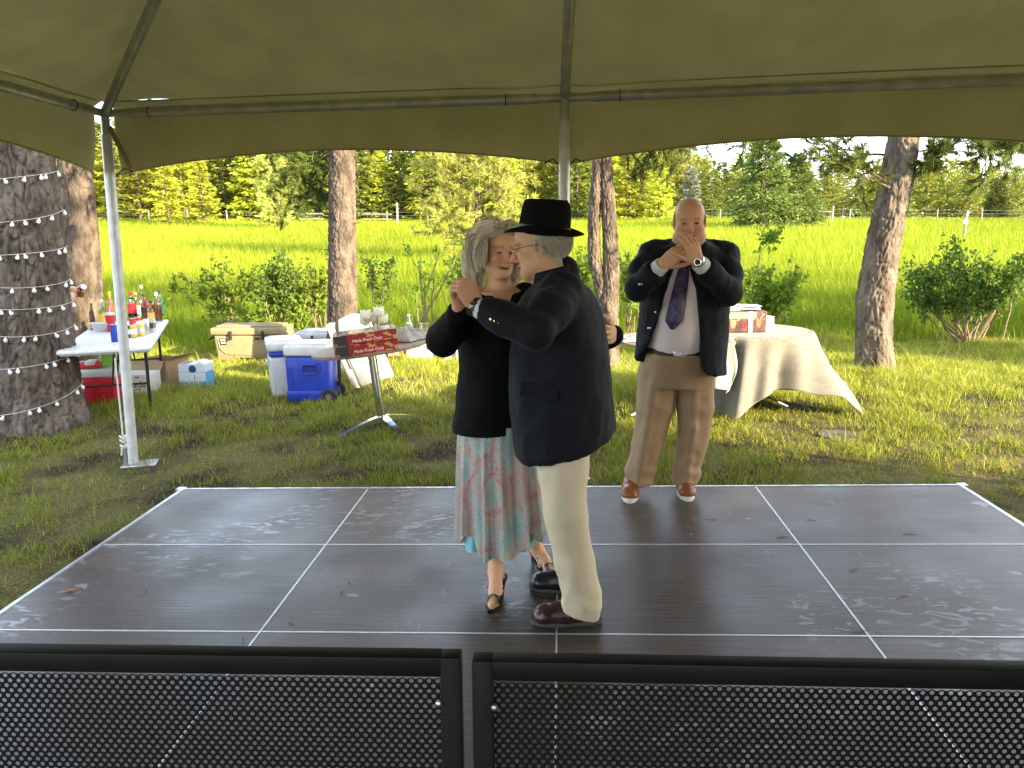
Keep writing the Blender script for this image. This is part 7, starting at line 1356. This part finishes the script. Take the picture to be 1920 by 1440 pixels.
make_shoe(C, on_floor(.44, 4.70), on_floor(.405, 4.415), m_tanl, m_solew, .112, .095, solt=.026); make_shoe(C, on_floor(.755, 4.73), on_floor(.752, 4.445), m_tanl, m_solew, .112, .095, solt=.026)

# ---------------------------------------------------------------- someone behind the big trunk, only hands and cuffs in view
Dp = gpt(-5.86, 7.85); D_ = empty('person', Dp, 0, None, 'person behind the big trunk holding out a can and a glass', 'person', 'people'); Do = np.array(D_.location)
dc, gc = J(152, 541, 7.72), J(151, 553, 7.66); dW1, dW2 = J(128, 543, 7.76), J(129, 558, 7.70)
sd = SD([axis(Dp[0] - .4, dc[0] + .12, .012, ((dW1[0] - .05, dc[0] + .1, .005),)), axis(7.45, 8.25, .012, ((7.6, 7.85, .005),)), axis(Dp[2], Dp[2] + 1.78, .013, ((dW2[2] - .1, dW1[2] + .1, .005),))]); up = np.array([0, 0, 1.]); X_ = np.array([1., 0, 0]); Dh = Dp + [0.02, 0, 1.60]; DR = basis((.98, -.1, -.1)); add_head(sd, Dh, DR, 1.)
sd.cone(Dh + [0, 0, -.06], Dp + [0, 0, 1.42], .055, .065, .03); sd.loft([(Dp[2] + z, Dp[0], Dp[1], a, b) for z, a, b in ((.9, .17, .13), (1.1, .15, .12), (1.3, .19, .12), (1.43, .12, .09))], math.pi / 2, .03)
for sy, w_ in ((.17, dW1), (-.17, dW2)): s1 = Dp + [0, sy, 1.36]; e1 = (s1 + w_) / 2 + [-.02, sy * .3, -.12]; sd.chain([(s1, .05), (e1, .042), (w_, .028)], .02); lg = Dp + [0, sy * .6, .9]; sd.chain([(lg, .09), (lg + [.02, 0, -.42], .06), (lg + [0, 0, -.83], .04)], .03); sd.cone(lg + [0, 0, -.85], lg + [.14, 0, -.88], .04, .03, .02)
add_hand(sd, dW1, (1, -.1, .05), (.0, -.7, -.7), 1, ((.7, .8, .5),) * 4, (.4, .4), 1.); add_hand(sd, dW2, (1, -.1, .0), (.0, -.7, .5), -1, ((.7, .8, .5),) * 4, (.4, .4), 1.)
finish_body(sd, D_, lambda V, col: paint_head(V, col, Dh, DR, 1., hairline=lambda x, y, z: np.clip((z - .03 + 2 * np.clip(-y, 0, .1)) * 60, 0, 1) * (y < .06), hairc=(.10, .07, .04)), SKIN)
sd = SD([axis(Dp[0] - .35, dW1[0] + .05, .011), axis(7.45, 8.25, .011), axis(Dp[2] + .75, Dp[2] + 1.52, .011)]); sd.loft([(Dp[2] + z, Dp[0], Dp[1], a, b) for z, a, b in ((.78, .20, .16), (.95, .19, .155), (1.15, .185, .15), (1.35, .215, .14), (1.46, .10, .08))], math.pi / 2, .03)
for sy, w_ in ((.17, dW1), (-.17, dW2)): s1 = Dp + [0, sy, 1.36]; e1 = (s1 + w_) / 2 + [-.02, sy * .3, -.12]; sd.chain([(s1, .07), (e1, .06), (w_ - unit(w_ - e1) * .03, .042)], .03)
garment('sweater', sd, m_blackk, D_, ((.006, (8, 8, 6), 3, 'n'),)); sd = SD([axis(Dp[0] - .3, Dp[0] + .35, .012), axis(7.55, 8.2, .012), axis(Dp[2] + .03, Dp[2] + .95, .012)])
for sy in (.17, -.17): lg = Dp + [0, sy * .6, .9]; sd.chain([(lg, .115), (lg + [.02, 0, -.42], .085), (lg + [0, 0, -.82], .07)], .03)
garment('jeans', sd, mat('blue_denim', (.03, .045, .09), .8), D_, ((.006, (7, 7, 4), 3, 'n'),))
for sy in (.1, -.1): make_shoe(D_, Dp + [-.08, sy, .002], Dp + [.20, sy, .002], m_leatherk, m_soleg)
o = empty('can', dc, 0, None, 'dark red drink can held out from behind the big trunk', 'can'); Rc = rotm(0, 1.25, -.6); MB().lathe([(.026, -.06), (.033, -.052), (.033, .05), (.028, .06)], 16, R=Rc).obj('body', mat('dark_red_can', (.22, .012, .02), .3, coat=.4), o); MB().lathe([(.027, .0605), (.0275, .063), (.001, .0608)], 16, R=Rc, cap=False).obj('lid', m_can, o)
o = empty('whiskey_glass', gc + [.0, 0, -.03], 0, None, 'tumbler of amber drink held out from behind the big trunk', 'glass'); MB().lathe([(.03, 0), (.034, .004), (.038, .085), (.036, .085), (.032, .008), (.001, .007)], 18, cap=False).obj('tumbler', glass('tumbler_glass', (.92, .92, .9)), o); MB().lathe([(.001, .009), (.031, .009), (.0345, .06), (.001, .06)], 16, cap=False).obj('drink', g_amber, o)
